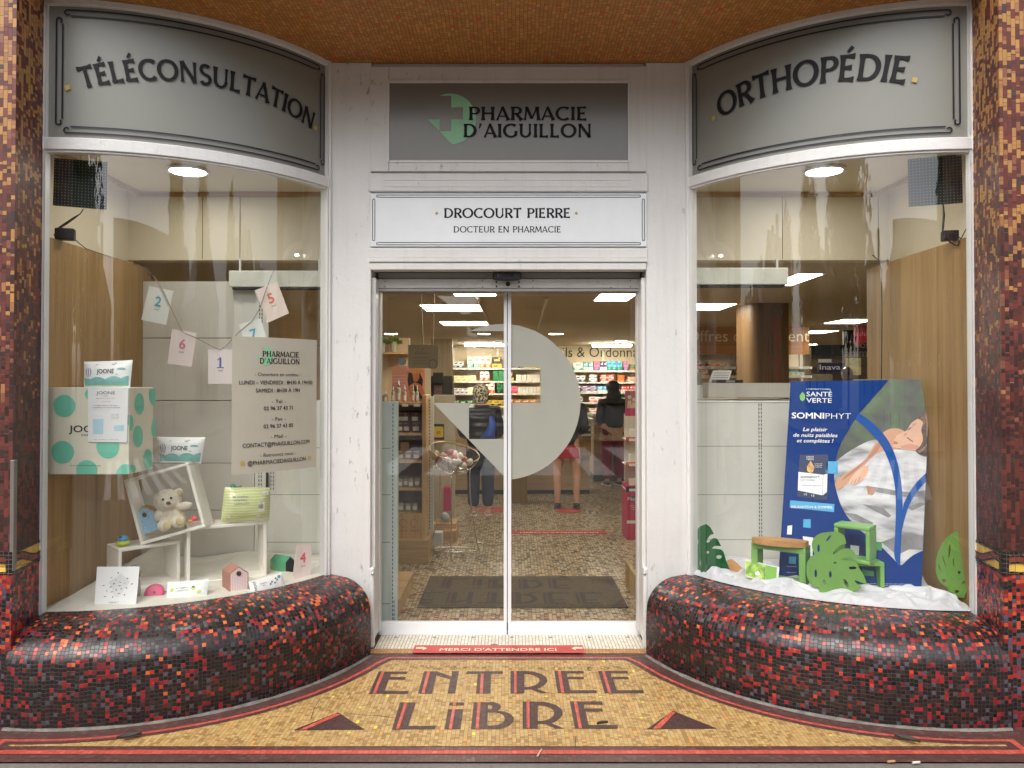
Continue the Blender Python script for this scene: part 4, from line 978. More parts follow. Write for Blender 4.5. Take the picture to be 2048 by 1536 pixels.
# ---- birdhouses
def house(label, P, f, depth, m_side, m_front, hole=None, vec=None, open_=False):
    t = thing('birdhouse', label, 'birdhouse', f(*P[0]), 'toy birdhouses in the left display')
    d = Vector(vec).normalized() * depth
    MB().prism([f(*p) for p in P], d).build('shell', m_side, t, bevel=.0015)
    cx = sum(p[0] for p in P) / len(P); cyy = sum(p[1] for p in P) / len(P)
    if m_front: MB().prism([f(cx + (p[0] - cx) * .90, cyy + (p[1] - cyy) * .90, .0015) for p in P], d * .02).build('front_paper', m_front, t)
    if hole:
        q = f(*hole, .004); ux_ = (f(hole[0] + 1, hole[1]) - f(*hole)); uy_ = (f(hole[0], hole[1] - 1) - f(*hole))
        MB().poly([q + ux_ * math.cos(R_(a)) * hole_r + uy_ * math.sin(R_(a)) * hole_r for a in range(0, 360, 20)]).build('entry_hole', SLOT, t)
        MB().tube([q + ux_ * math.cos(R_(a)) * hole_r + uy_ * math.sin(R_(a)) * hole_r for a in range(0, 360, 20)], .0012, 6, closed=True).build('hole_rim', m_side, t)
    return t
hole_r = 5.0
KRAFT = mat('kraft_board', C(188, 146, 104), .75, var=.05)
BLUEP = NT('blue_floral_paper'); _c = BLUEP.n('TexCoord').outputs['Object']; _v = BLUEP.n('TexVoronoi', {'Vector': _c, 'Scale': 130}).outputs[0]
BLUEP.set(BLUEP.p.inputs['Base Color'], BLUEP.ramp(_v, [(.0, C(235, 242, 246)), (.32, C(210, 228, 238)), (.36, C(134, 184, 214)), (.9, C(150, 196, 222))])); BLUEP.p.inputs['Roughness'].default_value = .8; BLUEP = BLUEP.m
def gridpaper(name, a, l, s):
    t = NT(name); q = t.n('SeparateXYZ', {0: t.n('TexCoord').outputs['Object']})
    e = [t.math('ABSOLUTE', t.math('SUBTRACT', t.math('FRACT', t.math('DIVIDE', q.outputs[i], s)), .5)) for i in (0, 2)]
    k = t.math('LESS_THAN', t.math('MINIMUM', e[0], e[1]), .09); t.set(t.p.inputs['Base Color'], t.mix(k, a, l)); t.p.inputs['Roughness'].default_value = .8; return t.m
fT = plane3(bl + uy * .045, br + uy * .045, tl + uy * .045)
house('birdhouse covered in pale blue flowered paper beside the teddy bear', [(284.5, 1073), (268, 1034), (285, 1012), (316, 1024), (322, 1060)], fT, .075, KRAFT, BLUEP, (289.5, 1029.5), uy)
Yp = 4.15; fp_ = plane3(V(459, 1187, Yp - .02), V(497, 1183, Yp + .03), V(459, 1140, Yp - .02))
house('dusty pink birdhouse with a checked front', [(459, 1187.5), (459, 1147), (477, 1132.5), (497, 1144.5), (497.5, 1183)], fp_, .12, mat('dusty_rose_board', C(178, 128, 112), .7), gridpaper('pink_check_paper', C(242, 222, 220), C(196, 150, 156), .0075), (477.5, 1147), (-.62, .78, 0))
Yg = 4.50; fg = plane3(V(571, 1160, Yg), V(590, 1158, Yg + .01), V(571, 1120, Yg))
house('green birdhouse behind the card with the figure 4', [(571, 1160), (571, 1124), (581, 1112), (591, 1122), (591, 1158)], fg, .12, mat('sea_green_board', C(88, 164, 124), .6), SLOT, None, (-.85, .45, 0))
# ---- soft packs
TEAL = mat('teal_print', C(138, 196, 192), .5); LILAC = mat('lilac_print', C(150, 138, 186), .5); LIME = mat('lime_print', C(206, 222, 110), .5); GREYP = mat('grey_print', C(96, 100, 108), .6)
FOIL = mat('white_foil_pack', C(242, 243, 242), .35, var=.02, bump=.35, bscale=26, bdist=.006)
def pack(label, P, f, m, thick=.028, group='soft packs of wipes in the left display'):
    """P: four photo corners of the pack (clockwise from top left) in plane f"""
    t = thing('wipes_pack', label, 'pack', f(*P[3]), group)
    Q = [f(*p) for p in P]
    def at(u, v, off=0.0, back=False):
        e = .030 * math.sin(v * 3.14159 * 9) * 0
        a = Q[0].lerp(Q[1], u); c = Q[3].lerp(Q[2], u); p = a.lerp(c, v)
        h = max(0, (1 - abs(2 * u - 1) ** 5)) * max(0, (1 - abs(2 * v - 1) ** 3)) * thick
        h += .0022 * noise.noise(Vector((u * 7, v * 7, label.__len__())))
        pin = .06 * (1 - abs(2 * u - 1) ** 8)
        p = p + (Q[3] - Q[0]) * (pin * (.5 - v)) * .5
        return p + f.n * ((h if not back else -h * .5 - .001) + off)
    b = MB(); b.grid(lambda u, v: at(u, v), 40, 24); b.grid(lambda u, v: at(1 - u, v, 0, True), 40, 12); b.build('pouch', m, t, smooth=True)
    W_, H_ = (Q[1] - Q[0]).length, (Q[3] - Q[0]).length
    return t, (lambda x, y: at(.5 + x / W_, .5 - y / H_, .0026)), W_, H_
def wipes_art(t, mp, W_, H_):
    b = MB(); put(b, 'JOONE', H_ * .17, mp, W_ * .0, H_ * -.02, off=.01, width=W_ * .36); b.build('lettering', INK, t)
    b = MB(); n = 40
    for i in range(n):
        u0, u1 = -.47 + .94 * i / n, -.47 + .94 * (i + 1) / n
        hz = lambda u: -.24 + .09 * abs(math.sin(u * 9.5)) + .12 * max(0, u)
        for j in range(5):
            L_ = lambda u, k: (-.44 + (hz(u) + .44) * k / 5) * H_
            b.quad(mp(u0 * W_, L_(u0, j)), mp(u1 * W_, L_(u1, j)), mp(u1 * W_, L_(u1, j + 1)), mp(u0 * W_, L_(u0, j + 1)))
    b.build('hill_print', TEAL, t); b = MB()
    b.poly([mp(.32 * W_ + .09 * W_ * math.cos(R_(a)), .13 * H_ + .045 * H_ * math.sin(R_(a)) * (1.4 if a < 180 else .5)) for a in range(0, 360, 30)]); b.build('cloud_print', TEAL, t)
    b = MB(); cx, cz = -.36 * W_, .04 * H_
    for i in range(5):
        a0, a1 = -1 + .4 * i + .06, -1 + .4 * (i + 1) - .06; r = .075 * W_
        def bal(a, tt): return mp(cx + r * a * (1 - .6 * max(0, -tt)) * math.sqrt(max(0, 1 - .8 * max(0, tt) ** 2)), cz + tt * .19 * H_)
        if i % 2 == 0: b.add([bal(a0, -.9), bal(a1, -.9), bal(a1, -.2), bal(a0, -.2), bal(a1, .5), bal(a0, .5), bal(a1, .95), bal(a0, .95)], [(0, 1, 2, 3), (3, 2, 4, 5), (5, 4, 6, 7)])
    b.quad(mp(cx - .02 * W_, cz - .30 * H_), mp(cx + .02 * W_, cz - .30 * H_), mp(cx + .018 * W_, cz - .23 * H_), mp(cx - .018 * W_, cz - .23 * H_)); b.build('balloon_print', LILAC, t)
    for x, y in ((.12, .34), (.18, .37), (.15, .31), (-.2, .33), (.24, -.06), (-.12, -.2)): MB().poly([mp((x + .035) * W_, y * H_), mp(x * W_, (y + .02) * H_), mp((x - .03) * W_, (y - .02) * H_), mp(x * W_, (y - .005) * H_)]).build('bird_print', GREYP, t)
f = plane3(V(168, 722, 3.93), V(265, 720, 3.95), V(168, 774, 3.90))
wipes_art(*pack('wipes pack with a balloon print lying on top of the polka dot box', [(168, 723), (265.5, 719.5), (260, 775.5), (168, 776)], f, FOIL))
f = plane3(V(313, 874, 4.30), V(411, 874, 4.33), V(318, 926, 4.28))
wipes_art(*pack('wipes pack with a balloon print propped above the tilted frame', [(313.5, 873), (411, 874), (402, 927), (319, 926)], f, FOIL))
f = plane3(V(334, 1165, 4.05), V(417, 1158, 4.10), V(333, 1206, 4.0))
t, mp, W_, H_ = pack('flat white pack with pale green print beside the pink toy ring', [(335, 1164), (418.5, 1157.5), (414, 1193), (331.5, 1206.5)], f, FOIL, .02)
b = MB(); put(b, 'les lingettes', H_ * .09, mp, -.12 * W_, .06 * H_, align='C'); put(b, 'nettoyantes', H_ * .09, mp, -.12 * W_, -.08 * H_); b.build('lettering', GREYP, t)
for x, y, r in ((.30, -.22, .05), (.15, .02, .06), (-.36, .05, .05)): MB().poly([mp(x * W_ + r * W_ * math.cos(R_(a)), y * H_ + r * W_ * math.sin(R_(a))) for a in range(0, 360, 30)]).build('leaf_print', LIME, t)
b = MB(); b.poly([mp(.15 * W_ + .035 * W_ * math.cos(R_(a)), .08 * H_ + .035 * W_ * math.sin(R_(a))) for a in range(0, 360, 30)]); b.build('face_print', GREYP, t)
f = plane3(V(498, 1160, 4.18), V(566, 1144, 4.32), V(503, 1195, 4.12))
t, mp, W_, H_ = pack('tilted white pack with animal prints by the green birdhouse', [(496.5, 1163), (565, 1143.5), (569.5, 1177), (504, 1195)], f, FOIL, .02)
b = MB(); mq = lambda u, v: mp(-.38 * W_ - v, u); put(b, 'JOONE', W_ * .07, lambda u, v: mp(-.38 * W_ + (v - W_ * .035), -u), 0, 0, width=H_ * .7); put(b, 'lingettes', H_ * .09, mp, -.14 * W_, 0.02 * H_); put(b, 'eau', H_ * .09, mp, -.14 * W_, -.13 * H_); b.build('lettering', NAVY, t)
b = MB()
for x, y in ((.1, .0), (.18, -.1), (.26, .05), (.05, -.12), (.22, .15)): b.poly([mp((x + .04) * W_, y * H_), mp(x * W_, (y + .08) * H_), mp((x - .03) * W_, (y - .05) * H_), mp(x * W_, (y - .06) * H_)])
b.build('animal_print', GREYP, t)
MB().poly([mp(.34 * W_ + .05 * W_ * math.cos(R_(a)), .22 * H_ + .05 * W_ * math.sin(R_(a))) for a in range(0, 360, 30)]).build('blue_dot', mat('blue_dot_print', C(92, 146, 186), .5), t)
# nappy pack in clear film
PLAS = NT('green_nappy_film'); _c = PLAS.n('TexCoord').outputs['Object']; _q = PLAS.n('SeparateXYZ', {0: _c})
_s = PLAS.math('SINE', PLAS.math('MULTIPLY_ADD', PLAS.noise(_c, 14, 3), 5.0, PLAS.math('MULTIPLY', _q.outputs[2], 420.0)))
PLAS.set(PLAS.p.inputs['Base Color'], PLAS.ramp(_s, [(.1, C(206, 214, 150)), (.5, C(216, 224, 164)), (.9, C(228, 232, 182))])); PLAS.p.inputs['Roughness'].default_value = .16; PLAS.p.inputs['Coat Weight'].default_value = .6
PLAS.set(PLAS.p.inputs['Normal'], PLAS.bump(PLAS.noise(_c, 45, 4), .7, .006)); PLAS = PLAS.m
f = plane3(V(449, 978, 4.36), V(540, 976, 4.44), V(442, 1046, 4.34))
t, mp, W_, H_ = pack('pale green see-through pack of nappies on the wide frame', [(449, 974), (541, 974), (539, 1041), (441, 1046)], f, PLAS, .05, None)
t.name = 'nappy_pack'; t['category'] = 'nappy pack'; wl[t.name] = Vector(t.location)
b = MB(); put(b, 'les couches', H_ * .065, mp, -.14 * W_, .22 * H_); put(b, 'naturelles', H_ * .065, mp, -.14 * W_, .12 * H_); put(b, 'hypoallergéniques', H_ * .04, mp, -.1 * W_, .02 * H_); b.build('lettering', GREYP, t)
b = MB(); b.poly([mp(.24 * W_, -.18 * H_), mp(.38 * W_, -.18 * H_), mp(.38 * W_, .08 * H_), mp(.24 * W_, .08 * H_)]); b.poly([mp(.32 * W_, .30 * H_), mp(.46 * W_, .30 * H_), mp(.46 * W_, .40 * H_), mp(.32 * W_, .40 * H_)]); b.poly([mp(-.36 * W_, -.38 * H_), mp(.3 * W_, -.38 * H_), mp(.3 * W_, -.30 * H_), mp(-.36 * W_, -.30 * H_)]); b.build('white_label', PAPER, t)
mp2 = lambda x, y: mp(x, y) + f.n * .0008
b = MB()
for i in range(5): b.quad(mp2((.255 + i * .022) * W_, -.12 * H_), mp2((.263 + i * .022) * W_, -.12 * H_), mp2((.263 + i * .022) * W_, .0 * H_), mp2((.255 + i * .022) * W_, .0 * H_))
b.build('bar_code', INK, t)
b = MB()
for x in (-.2, -.08, .04): b.poly([mp2(x * W_ + .04 * W_ * math.cos(R_(a)), -.34 * H_ + .03 * W_ * math.sin(R_(a))) for a in range(0, 360, 40)])
b.build('green_badge', LIME, t)
# dummy (pacifier) on the nappy pack
t = thing('dummy', 'teal baby dummy lying on the nappy pack', 'dummy', V(470, 976, 4.40)); b = MB()
b.ell(V(469, 974, 4.40), (.024, .012, .010)); b.tube([V(466, 974, 4.39) + Vector((.014 * math.cos(R_(a)), 0, .008 * math.sin(R_(a)) + .006)) for a in range(0, 360, 30)], .003, 6, closed=True); b.build('shield', mat('teal_silicone', C(40, 160, 130), .3), t, smooth=True)
MB().ell(V(479, 972.5, 4.40), (.014, .008, .007)).build('teat', mat('clear_silicone', C(150, 150, 132), .2), t, smooth=True)
# small toys
def toy(name, label, cat, parts):
    t = thing(name, label, cat, parts[0][1])
    for nm, c, r, m in parts: MB().ell(c, r).build(nm, m, t, smooth=True)
    return t
P_ = lambda n, r, g, b_, ro=.35: mat(n, C(r, g, b_), ro, var=.03)
t = thing('baby_toy', 'blue and yellow round toy on the lowest box frame', 'toy', V(246, 1088, 4.17)); q = V(246, 1089, 4.17)
MB().lathe([(.028, 0), (.034, .004), (.033, .016), (.026, .022)], q, 24).build('yellow_base', P_('lime_plastic', 204, 216, 50), t, smooth=True)
MB().ell(q + Vector((0, 0, .030)), (.030, .028, .022)).build('blue_dome', P_('azure_plastic', 74, 150, 196, .2), t, smooth=True)
MB().ell(q + Vector((-.004, -.020, .042)), (.009, .006, .006)).build('dark_spout', SLOT, t, smooth=True)
t = thing('toy_ring', 'flat pink toy ring leaning on the felt', 'toy', V(309, 1194, 4.06)); q = V(309, 1186, 4.06)
Mx = Matrix.Rotation(R_(58), 3, 'X') @ Matrix.Rotation(R_(12), 3, 'Y')
MB().lathe([(.006, .010), (.030, .013), (.046, .008), (.050, 0), (.046, -.008), (.006, -.01)], q, 28, 0, Mx).build('disc', P_('pink_rubber', 222, 92, 132, .5), t, smooth=True)
MB().lathe([(.007, -.001), (.006, .0015)], q + Mx @ Vector((0, 0, .0115)), 14, 0, Mx).build('hub', P_('dark_pink_rubber', 150, 56, 86, .6), t)
o = MB().ell(V(331, 1189, 4.12), (.022, .02, .017)).build('plum_ball', P_('plum_plush', 122, 70, 106, .8), smooth=True); tag(o, 'plum coloured toy half hidden behind the pink ring', 'toy')
t = toy('bath_toy', 'orange and pink bath toy in the corner of the tilted frame', 'toy', [('body', V(389, 1037, YT + .06), (.018, .014, .015), P_('coral_vinyl', 240, 96, 112)), ('base', V(381, 1042, YT + .06), (.015, .013, .010), P_('orange_vinyl', 240, 160, 70))])
t = toy('bath_toy', 'tiny peach bath toy on the wide box frame', 'toy', [('body', V(425, 1042, 4.40), (.012, .010, .009), P_('peach_vinyl', 244, 178, 150)), ('head', V(421, 1040, 4.39), .008, P_('salmon_vinyl', 240, 150, 130))])
# baby bottle behind the drawing
t = thing('baby_bottle', 'clear baby bottle behind the white drawing', 'bottle', V(271, 1200, 4.0)); q = V(270, 1178, 4.03); z0 = .44 - q.z
MB().lathe([(.026, z0), (.027, .0), (.026, .03), (.020, .06), (.0245, .065), (.0245, .078)], q, 20).build('bottle_body', mat('milky_plastic', C(216, 206, 200), .2, trans=.5), t, smooth=True)
MB().lathe([(.028, .066), (.030, .085), (.022, .118), (.008, .125)], q, 20).build('cap', mat('clear_cap', C(214, 214, 214), .12, trans=.7), t, smooth=True)
# white drawing
f = plane3(V(194, 1134, 3.97), V(279, 1133, 3.97), V(190, 1212, 3.895))
o = slab([(194, 1133.5), (279, 1133), (271.5, 1214), (189, 1209)], .0012, PAPER, 'drawing_sheet', None, f); tag(o, 'white sheet with a faint grey pencil drawing standing on the felt', 'drawing')
b = MB(); mp = pframe(f, (233, 1172), (194, 1134), (279, 1133), .0008)
for i in range(22):
    a = i * 2.4; r = .018 + .0033 * i; x, y = r * math.cos(a) * .9, r * math.sin(a) * .8; c, s = math.cos(a * 1.7), math.sin(a * 1.7); b.poly([mp(x + c * .009, y + s * .006), mp(x + s * .004, y + .003), mp(x - c * .008, y - s * .004), mp(x - s * .003, y - .002)])
put(b, 'merci !', .012, mp, 0, -.085, shear=.2); b.build('pencil_marks', GREYP, o)
MB().poly([mp(.012 + .045 * math.cos(R_(a)) * (1 + .25 * math.sin(R_(a * 3))), .004 + .05 * math.sin(R_(a)) * (1 + .2 * math.cos(R_(a * 4)))) for a in range(0, 360, 15)]).build('pencil_shade', mat('pencil_shading', C(224, 222, 224), .8), o)
for c_ in o.children: 
    if c_.name.startswith('pencil_shade'): c_.location += f.n * -.0005
# ---- polka dot box with its notice
BOXM = mat('cream_carton', C(232, 226, 206), .6, var=.03, scale=5); MINTP = mat('mint_carton_print', C(120, 206, 178), .55, var=.03)
YF = 3.86; a = V(88, 949, YF); c = V(258.5, 775, YF); YK = 4.12
bx = MB().box(max(a.x, -2.337), c.x, YF, YK, a.z, c.z).build('polka_dot_box', BOXM, bevel=.003); tag(bx, 'big cream box with mint green polka dots against the oak panel', 'box')
fb = lambda px, py, o=.0012: V(px, py, YF - o)
def dot(b, cx, cyy, rx, ry, x0, x1, y0, y1, mapf):
    P = [(cx + rx * math.cos(R_(t)) * (1 + .03 * math.sin(R_(3 * t + cx))), cyy + ry * math.sin(R_(t))) for t in range(0, 360, 12)]
    for ax, lim, less in ((0, x0, False), (0, x1, True), (1, y0, False), (1, y1, True)):
        P = clip(P, ax, lim, less)
        if len(P) < 3: return
    b.poly([mapf(*p) for p in P])
b = MB()
for cx, cyy, rx, ry in ((128.5, 812, 22, 22.5), (125, 904.5, 22.5, 23), (216, 894, 23, 23), (86, 864, 11, 17), (173.5, 942, 21.5, 22), (252, 948, 19, 20), (190, 789, 20, 15), (268, 840, 15, 16), (95, 955, 8, 10), (256, 777, 9, 5)): dot(b, cx, cyy, rx, ry, 92, 258, 776, 948, fb)
b.build('front_dots', MINTP, bx)
def fs(px, py, o=.0012):                      # right hand end of the box
    d = Vector(ray(px, py)); k = (c.x + o) / d.x; p = Vector((0, 0, H)) + d * k; return p
b = MB()
for cx, cyy, rx, ry in ((279, 808, 9.5, 22), (276, 873, 10, 22), (296, 918, 9, 20), (306, 790, 8, 20), (309, 856, 6, 20), (262, 846, 5, 16), (263, 938, 9, 9)): dot(b, cx, cyy, rx, ry, 260, 311.5, 778, 945, fs)
b.build('side_dots', MINTP, bx)
b = MB(); q = fb(175, 868, .0022); put(b, 'JOONE', .0345, lambda u, v: Vector((u, YF - .0024, v)), V(138.5, 864, YF).x, V(0, 864, YF).z, align='L', off=.012, width=.20)
put(b, 'PARIS', .010, lambda u, v: Vector((u, YF - .0024, v)), V(163.5, 872, YF).x, V(0, 872, YF).z, align='L', width=.055); put(b, 'Pensé avec amour en France pour les bébés', .006, lambda u, v: Vector((u, YF - .0024, v)), V(172, 932, YF).x, V(0, 932, YF).z, width=.152); b.build('lettering', INK, bx)
fN = lambda px, py, o=0.0: V(px, py, YF - .006 - o)
o = MB().prism([fN(175.5, 776.5), fN(257, 776.5), fN(253.5, 885), (fN(176, 884))], (0, .0012, 0)).build('notice_sheet', PAPER); tag(o, 'white printed notice taped to the polka dot box', 'notice')
b = MB(); k0 = YF / F
def nt(s, px, py, w, cap, sh=0): put(b, s, cap * k0, lambda u, v: Vector((u, YF - .0075, v)), V(px, py, YF).x, V(px, py, YF).z, width=w * k0)
nt('JOONE', 213, 788.5, 37, 6.5); nt('PARIS', 213, 793, 8, 1.6); nt("Baby & maman l'univers propre", 213, 797, 38, 1.4); nt('composition', 214, 803.5, 19, 1.2); nt('1 trousse offerte * dès deux', 213, 811.8, 48, 2.3); nt("2 achetés sur la marque JOONE", 214, 816, 54, 2.3); nt('___________________________', 213, 819.5, 60, 1.4); nt('Voir conditions en pharmacie', 214, 879.5, 50, 1.4)
for i in range(4): nt('pour le bébé' if i != 2 else 'nature', 232, 829 + i * 3.0, 16 - 2 * (i % 2), 1.3)
b.build('lettering', GREYP, o)
AQUA = mat('aqua_print', C(186, 222, 234), .6)
b = MB(); b.poly([fN(186, 838, .001), fN(207, 838, .001), fN(206, 868, .001), fN(186, 868, .001)]); b.poly([fN(228, 851, .001), fN(248, 850, .001), fN(248, 861, .001), fN(228, 862, .001)]); b.build('product_picture', AQUA, o)
# ---- LED panels, adapters, cables
LEDM = NT('led_matrix'); _q = LEDM.n('SeparateXYZ', {0: LEDM.n('TexCoord').outputs['UV']})
_e = [LEDM.math('SUBTRACT', LEDM.math('FRACT', LEDM.math('MULTIPLY', _q.outputs[i], 16.0)), .5) for i in (0, 1)]
_d = LEDM.math('SQRT', LEDM.math('ADD', LEDM.math('MULTIPLY', _e[0], _e[0]), LEDM.math('MULTIPLY', _e[1], _e[1])))
LEDM.set(LEDM.p.inputs['Base Color'], LEDM.mix(LEDM.math('LESS_THAN', _d, .11), (.006, .011, .009, 1), C(176, 186, 172))); LEDM.p.inputs['Roughness'].default_value = .45; LEDM = LEDM.m
BLK = mat('black_plastic', (.014, .014, .015, 1), .4)
def led(label, P, Ys, hook, side):
    Q = [V(*p, y) for p, y in zip(P, Ys)]; n = (Q[1] - Q[0]).cross(Q[3] - Q[0]).normalized(); n = n if n.y < 0 else -n
    t = thing('led_panel', label, 'LED panel', Q[3], 'hanging LED panels')
    MB().prism(Q, -n * .014).build('casing', BLK, t)
    e = n * .001; MB().add([q + e for q in Q], [(0, 1, 2, 3)], 0, [(0, 1), (1, 1), (1, 0), (0, 0)]).build('led_face', LEDM, t)
    m = V(*hook, (Ys[0] + Ys[1]) / 2 + .006); top = Vector((m.x, m.y, 2.752))
    b = MB(); zt = (Q[0].z + Q[1].z) / 2 - .004
    b.tube([Vector((m.x, m.y, zt)), Vector((m.x, m.y, zt + .05)), Vector((m.x + .012, m.y, zt + .062)), Vector((m.x + .004, m.y, zt + .075)), Vector((m.x, m.y, zt + .065)), top], .0022, 6); b.build('hook', STEEL, t)
    return Q
led('square LED panel hanging in the left window, dark and dotted', [(108.7, 316), (214.6, 324), (212.6, 418.7), (106, 410)], (3.95, 4.03, 4.03, 3.95), (162, 312), -1)
led('square LED panel hanging in the right window near the oak wall', [(1815.5, 318.5), (1922.9, 308.6), (1925.6, 405), (1818, 412.8)], (4.05, 3.96, 3.96, 4.05), (1868, 306), 1)
t = thing('power_adapter', 'black power adapter on top of the left oak panel', 'adapter', V(135, 486, 3.98)); a, c = V(118, 485, 3.98), V(150, 461, 3.98)
MB().box(-.055, .035, -.025, .025, 0, .06, 0, Matrix.Translation(((a.x + c.x) / 2, 3.985, 2.2875)) @ Matrix.Rotation(R_(18), 4, 'Z')).build('brick', BLK, t, bevel=.006)
b = MB(); b.tube([V(167, 418, 4.0), V(160, 428, 4.0), V(148, 436, 3.99), V(132, 447, 3.98), V(118, 456, 3.96), V(108, 470, 3.95), V(112, 478, 3.95), V(120, 476, 3.96)], [.0025, .0025, .006, .007, .006, .0022, .0022, .0022], 7)
b.tube([V(150, 479, 4.02), V(160, 488, 4.04), V(172, 497, 4.09), V(200, 507, 4.3), V(236, 519, 4.6), V(262, 528, 4.8)], .0024, 6); o = b.build('power_cable', BLK); tag(o, 'black cable with an inline plug running from the left LED panel to its adapter', 'cable')
t = thing('power_adapter', 'black power adapter on top of the right oak panel', 'adapter', V(1900, 478, 3.98)); c = V(1900, 476, 4.0)
MB().box(-.035, .04, -.025, .025, 0, .052, 0, Matrix.Translation((c.x - .004, 4.0, 2.2875)) @ Matrix.Rotation(R_(-12), 4, 'Z')).build('brick', BLK, t, bevel=.005)
b = MB(); b.tube([V(1886, 405, 4.0), V(1888, 430, 4.0), V(1886, 455, 4.0), V(1885, 466, 4.0)], [.003, .006, .005, .003], 7)
b.tube([V(1890, 474, 3.97)] + [V(1908 + 22 * math.cos(a * .7) * (1 - a * .03), 478 + 14 * math.sin(a * .7 + .6), 3.965 - .0015 * a) for a in range(0, 20)] + [V(1930, 462, 3.95), V(1937, 450, 3.95)], .0024, 6); o = b.build('power_cable', BLK); tag(o, 'coiled black cable by the adapter under the right LED panel', 'cable')
b = MB(); b.tube([V(1745, 510, 4.6), V(1757, 520, 4.55), V(1763, 540, 4.55), V(1764, 640, 4.55), V(1763, 760, 4.55)], .003, 6); o = b.build('hanging_cable', BLK); tag(o, 'thin black cable running down the right oak panel beside the poster', 'cable')
# ------------------------------------------------------------ right display: blue poster
pA, pB, pD = V(1581.5, 763, 4.60), V(1860.7, 759, 4.31), V(1557, 1160, 4.37)
fpst = plane3(pA, pB, pD)
BLUE = mat('blue_print', C(0, 54, 128), .6, var=.02, spec=.12)
ps = slab([(1581.5, 763), (1860.7, 759), (1842, 1200), (1556, 1166)], .006, BLUE, 'advertising_poster', None, fpst); tag(ps, 'large blue standing poster with a sleeping woman reading SOMNIPHYT', 'poster')
def z8(x, y): return (1560 + x / 3.4125, 750 + y / 3.4125)
def edge_clip(pts):
    out = []; n = len(pts); g = lambda p: (1022.5 - p[0]) * 1506 - (p[1] - 30) * 62
    for i in range(n):
        p, q = pts[i], pts[(i + 1) % n]; a, c = g(p), g(q)
        if a >= 0: out.append(p)
        if (a >= 0) != (c >= 0): k = a / (a - c); out.append((p[0] + (q[0] - p[0]) * k, p[1] + (q[1] - p[1]) * k))
    return out
def rounded(pts, it=2, sharp=62):
    """softens an outline but keeps its real corners"""
    for _ in range(it):
        out = []; n = len(pts)
        for i in range(n):
            a, p, c = Vector(pts[i - 1]), Vector(pts[i]), Vector(pts[(i + 1) % n]); d0, d1 = p - a, c - p
            if d0.length < 1e-6 or d1.length < 1e-6: continue
            if math.degrees(d0.angle(d1)) > sharp: out.append(tuple(p))
            else: out += [tuple(p - d0 * .25), tuple(p + d1 * .25)]
        pts = out
    return pts
def pz(b, pts, lay, mi=0):
    if len(pts) > 6: pts = rounded(pts)
    pts = edge_clip(pts); b.poly([fpst(*z8(*p), .0005 + .0006 * lay) for p in pts], mi)
def pl1(name, pts, lay, m): b = MB(); [pz(b, p, lay) for p in (pts if isinstance(pts[0][0], tuple) else [pts])]; return b.build(name, m, ps)
GRN = NT('blurred_garden_print'); _c = GRN.n('TexCoord').outputs['Object']
GRN.set(GRN.p.inputs['Base Color'], GRN.ramp(GRN.noise(_c, 9, 3, .5), [(.3, C(44, 48, 46)), (.5, C(70, 76, 66)), (.62, C(66, 92, 54)), (.8, C(96, 112, 82))])); GRN.p.inputs['Roughness'].default_value = .3; GRN = GRN.m
pl1('garden_picture', [(500, 30), (1024, 30), (1010, 900), (800, 900), (340, 650)], 1, GRN)
def pr(n, r, g, b_, v=.03, sc=8): return mat(n, C(r, g, b_), .32, var=v, scale=sc)
SHEET = NT('bed_linen_print'); _c = SHEET.n('TexCoord').outputs['Object']; _m = SHEET.n('Mapping', {'Vector': _c, 'Scale': (3, 3, 9), 'Rotation': (0, .5, 0)}).outputs[0]
SHEET.set(SHEET.p.inputs['Base Color'], SHEET.ramp(SHEET.noise(_m, 2.2, 3, .45), [(.3, C(116, 114, 118)), (.5, C(186, 186, 192)), (.7, C(222, 222, 226))])); SHEET.p.inputs['Roughness'].default_value = .32; SHEET = SHEET.m
pl1('bed_linen', [(340, 640), (400, 570), (520, 490), (650, 430), (720, 470), (760, 600), (1018, 560), (985, 1235), (820, 1310), (690, 1270), (420, 960), (340, 800)], 2, SHEET)
SKIN = pr('skin_print', 206, 152, 120, .06, 6); SKIN2 = pr('light_skin_print', 224, 176, 150, .05, 12); SKIN3 = pr('skin_tone_print', 182, 124, 98, .06, 12)
PIL = NT('pillow_print'); _c = PIL.n('TexCoord').outputs['Object']; _m = PIL.n('Mapping', {'Vector': _c, 'Scale': (5, 5, 14), 'Rotation': (0, .35, 0)}).outputs[0]
PIL.set(PIL.p.inputs['Base Color'], PIL.ramp(PIL.noise(_m, 1.6, 3, .5), [(.3, C(176, 176, 182)), (.5, C(208, 208, 214)), (.7, C(228, 228, 232))])); PIL.p.inputs['Roughness'].default_value = .32; PIL = PIL.m
pl1('arm', [(690, 405), (730, 372), (780, 362), (830, 370), (870, 400), (880, 470), (800, 510), (700, 530), (640, 555), (600, 600), (560, 650), (510, 700), (450, 752), (400, 785), (376, 775), (372, 745), (392, 712), (430, 684), (480, 652), (540, 612), (590, 568), (630, 500), (660, 445)], 3, SKIN)
pl1('arm_tone', [[(640, 500), (690, 440), (700, 470), (660, 530), (600, 585), (540, 640), (470, 690), (420, 725), (440, 690), (540, 618), (598, 565)], [(590, 755), (632, 765), (650, 800), (632, 822), (600, 815)]], 4, SKIN3)
pl1('pillow', [(560, 650), (590, 600), (640, 548), (700, 518), (800, 506), (930, 516), (1022, 548), (1016, 780), (900, 800), (800, 792), (720, 775), (600, 758), (505, 762), (560, 728), (588, 690)], 4, PIL)
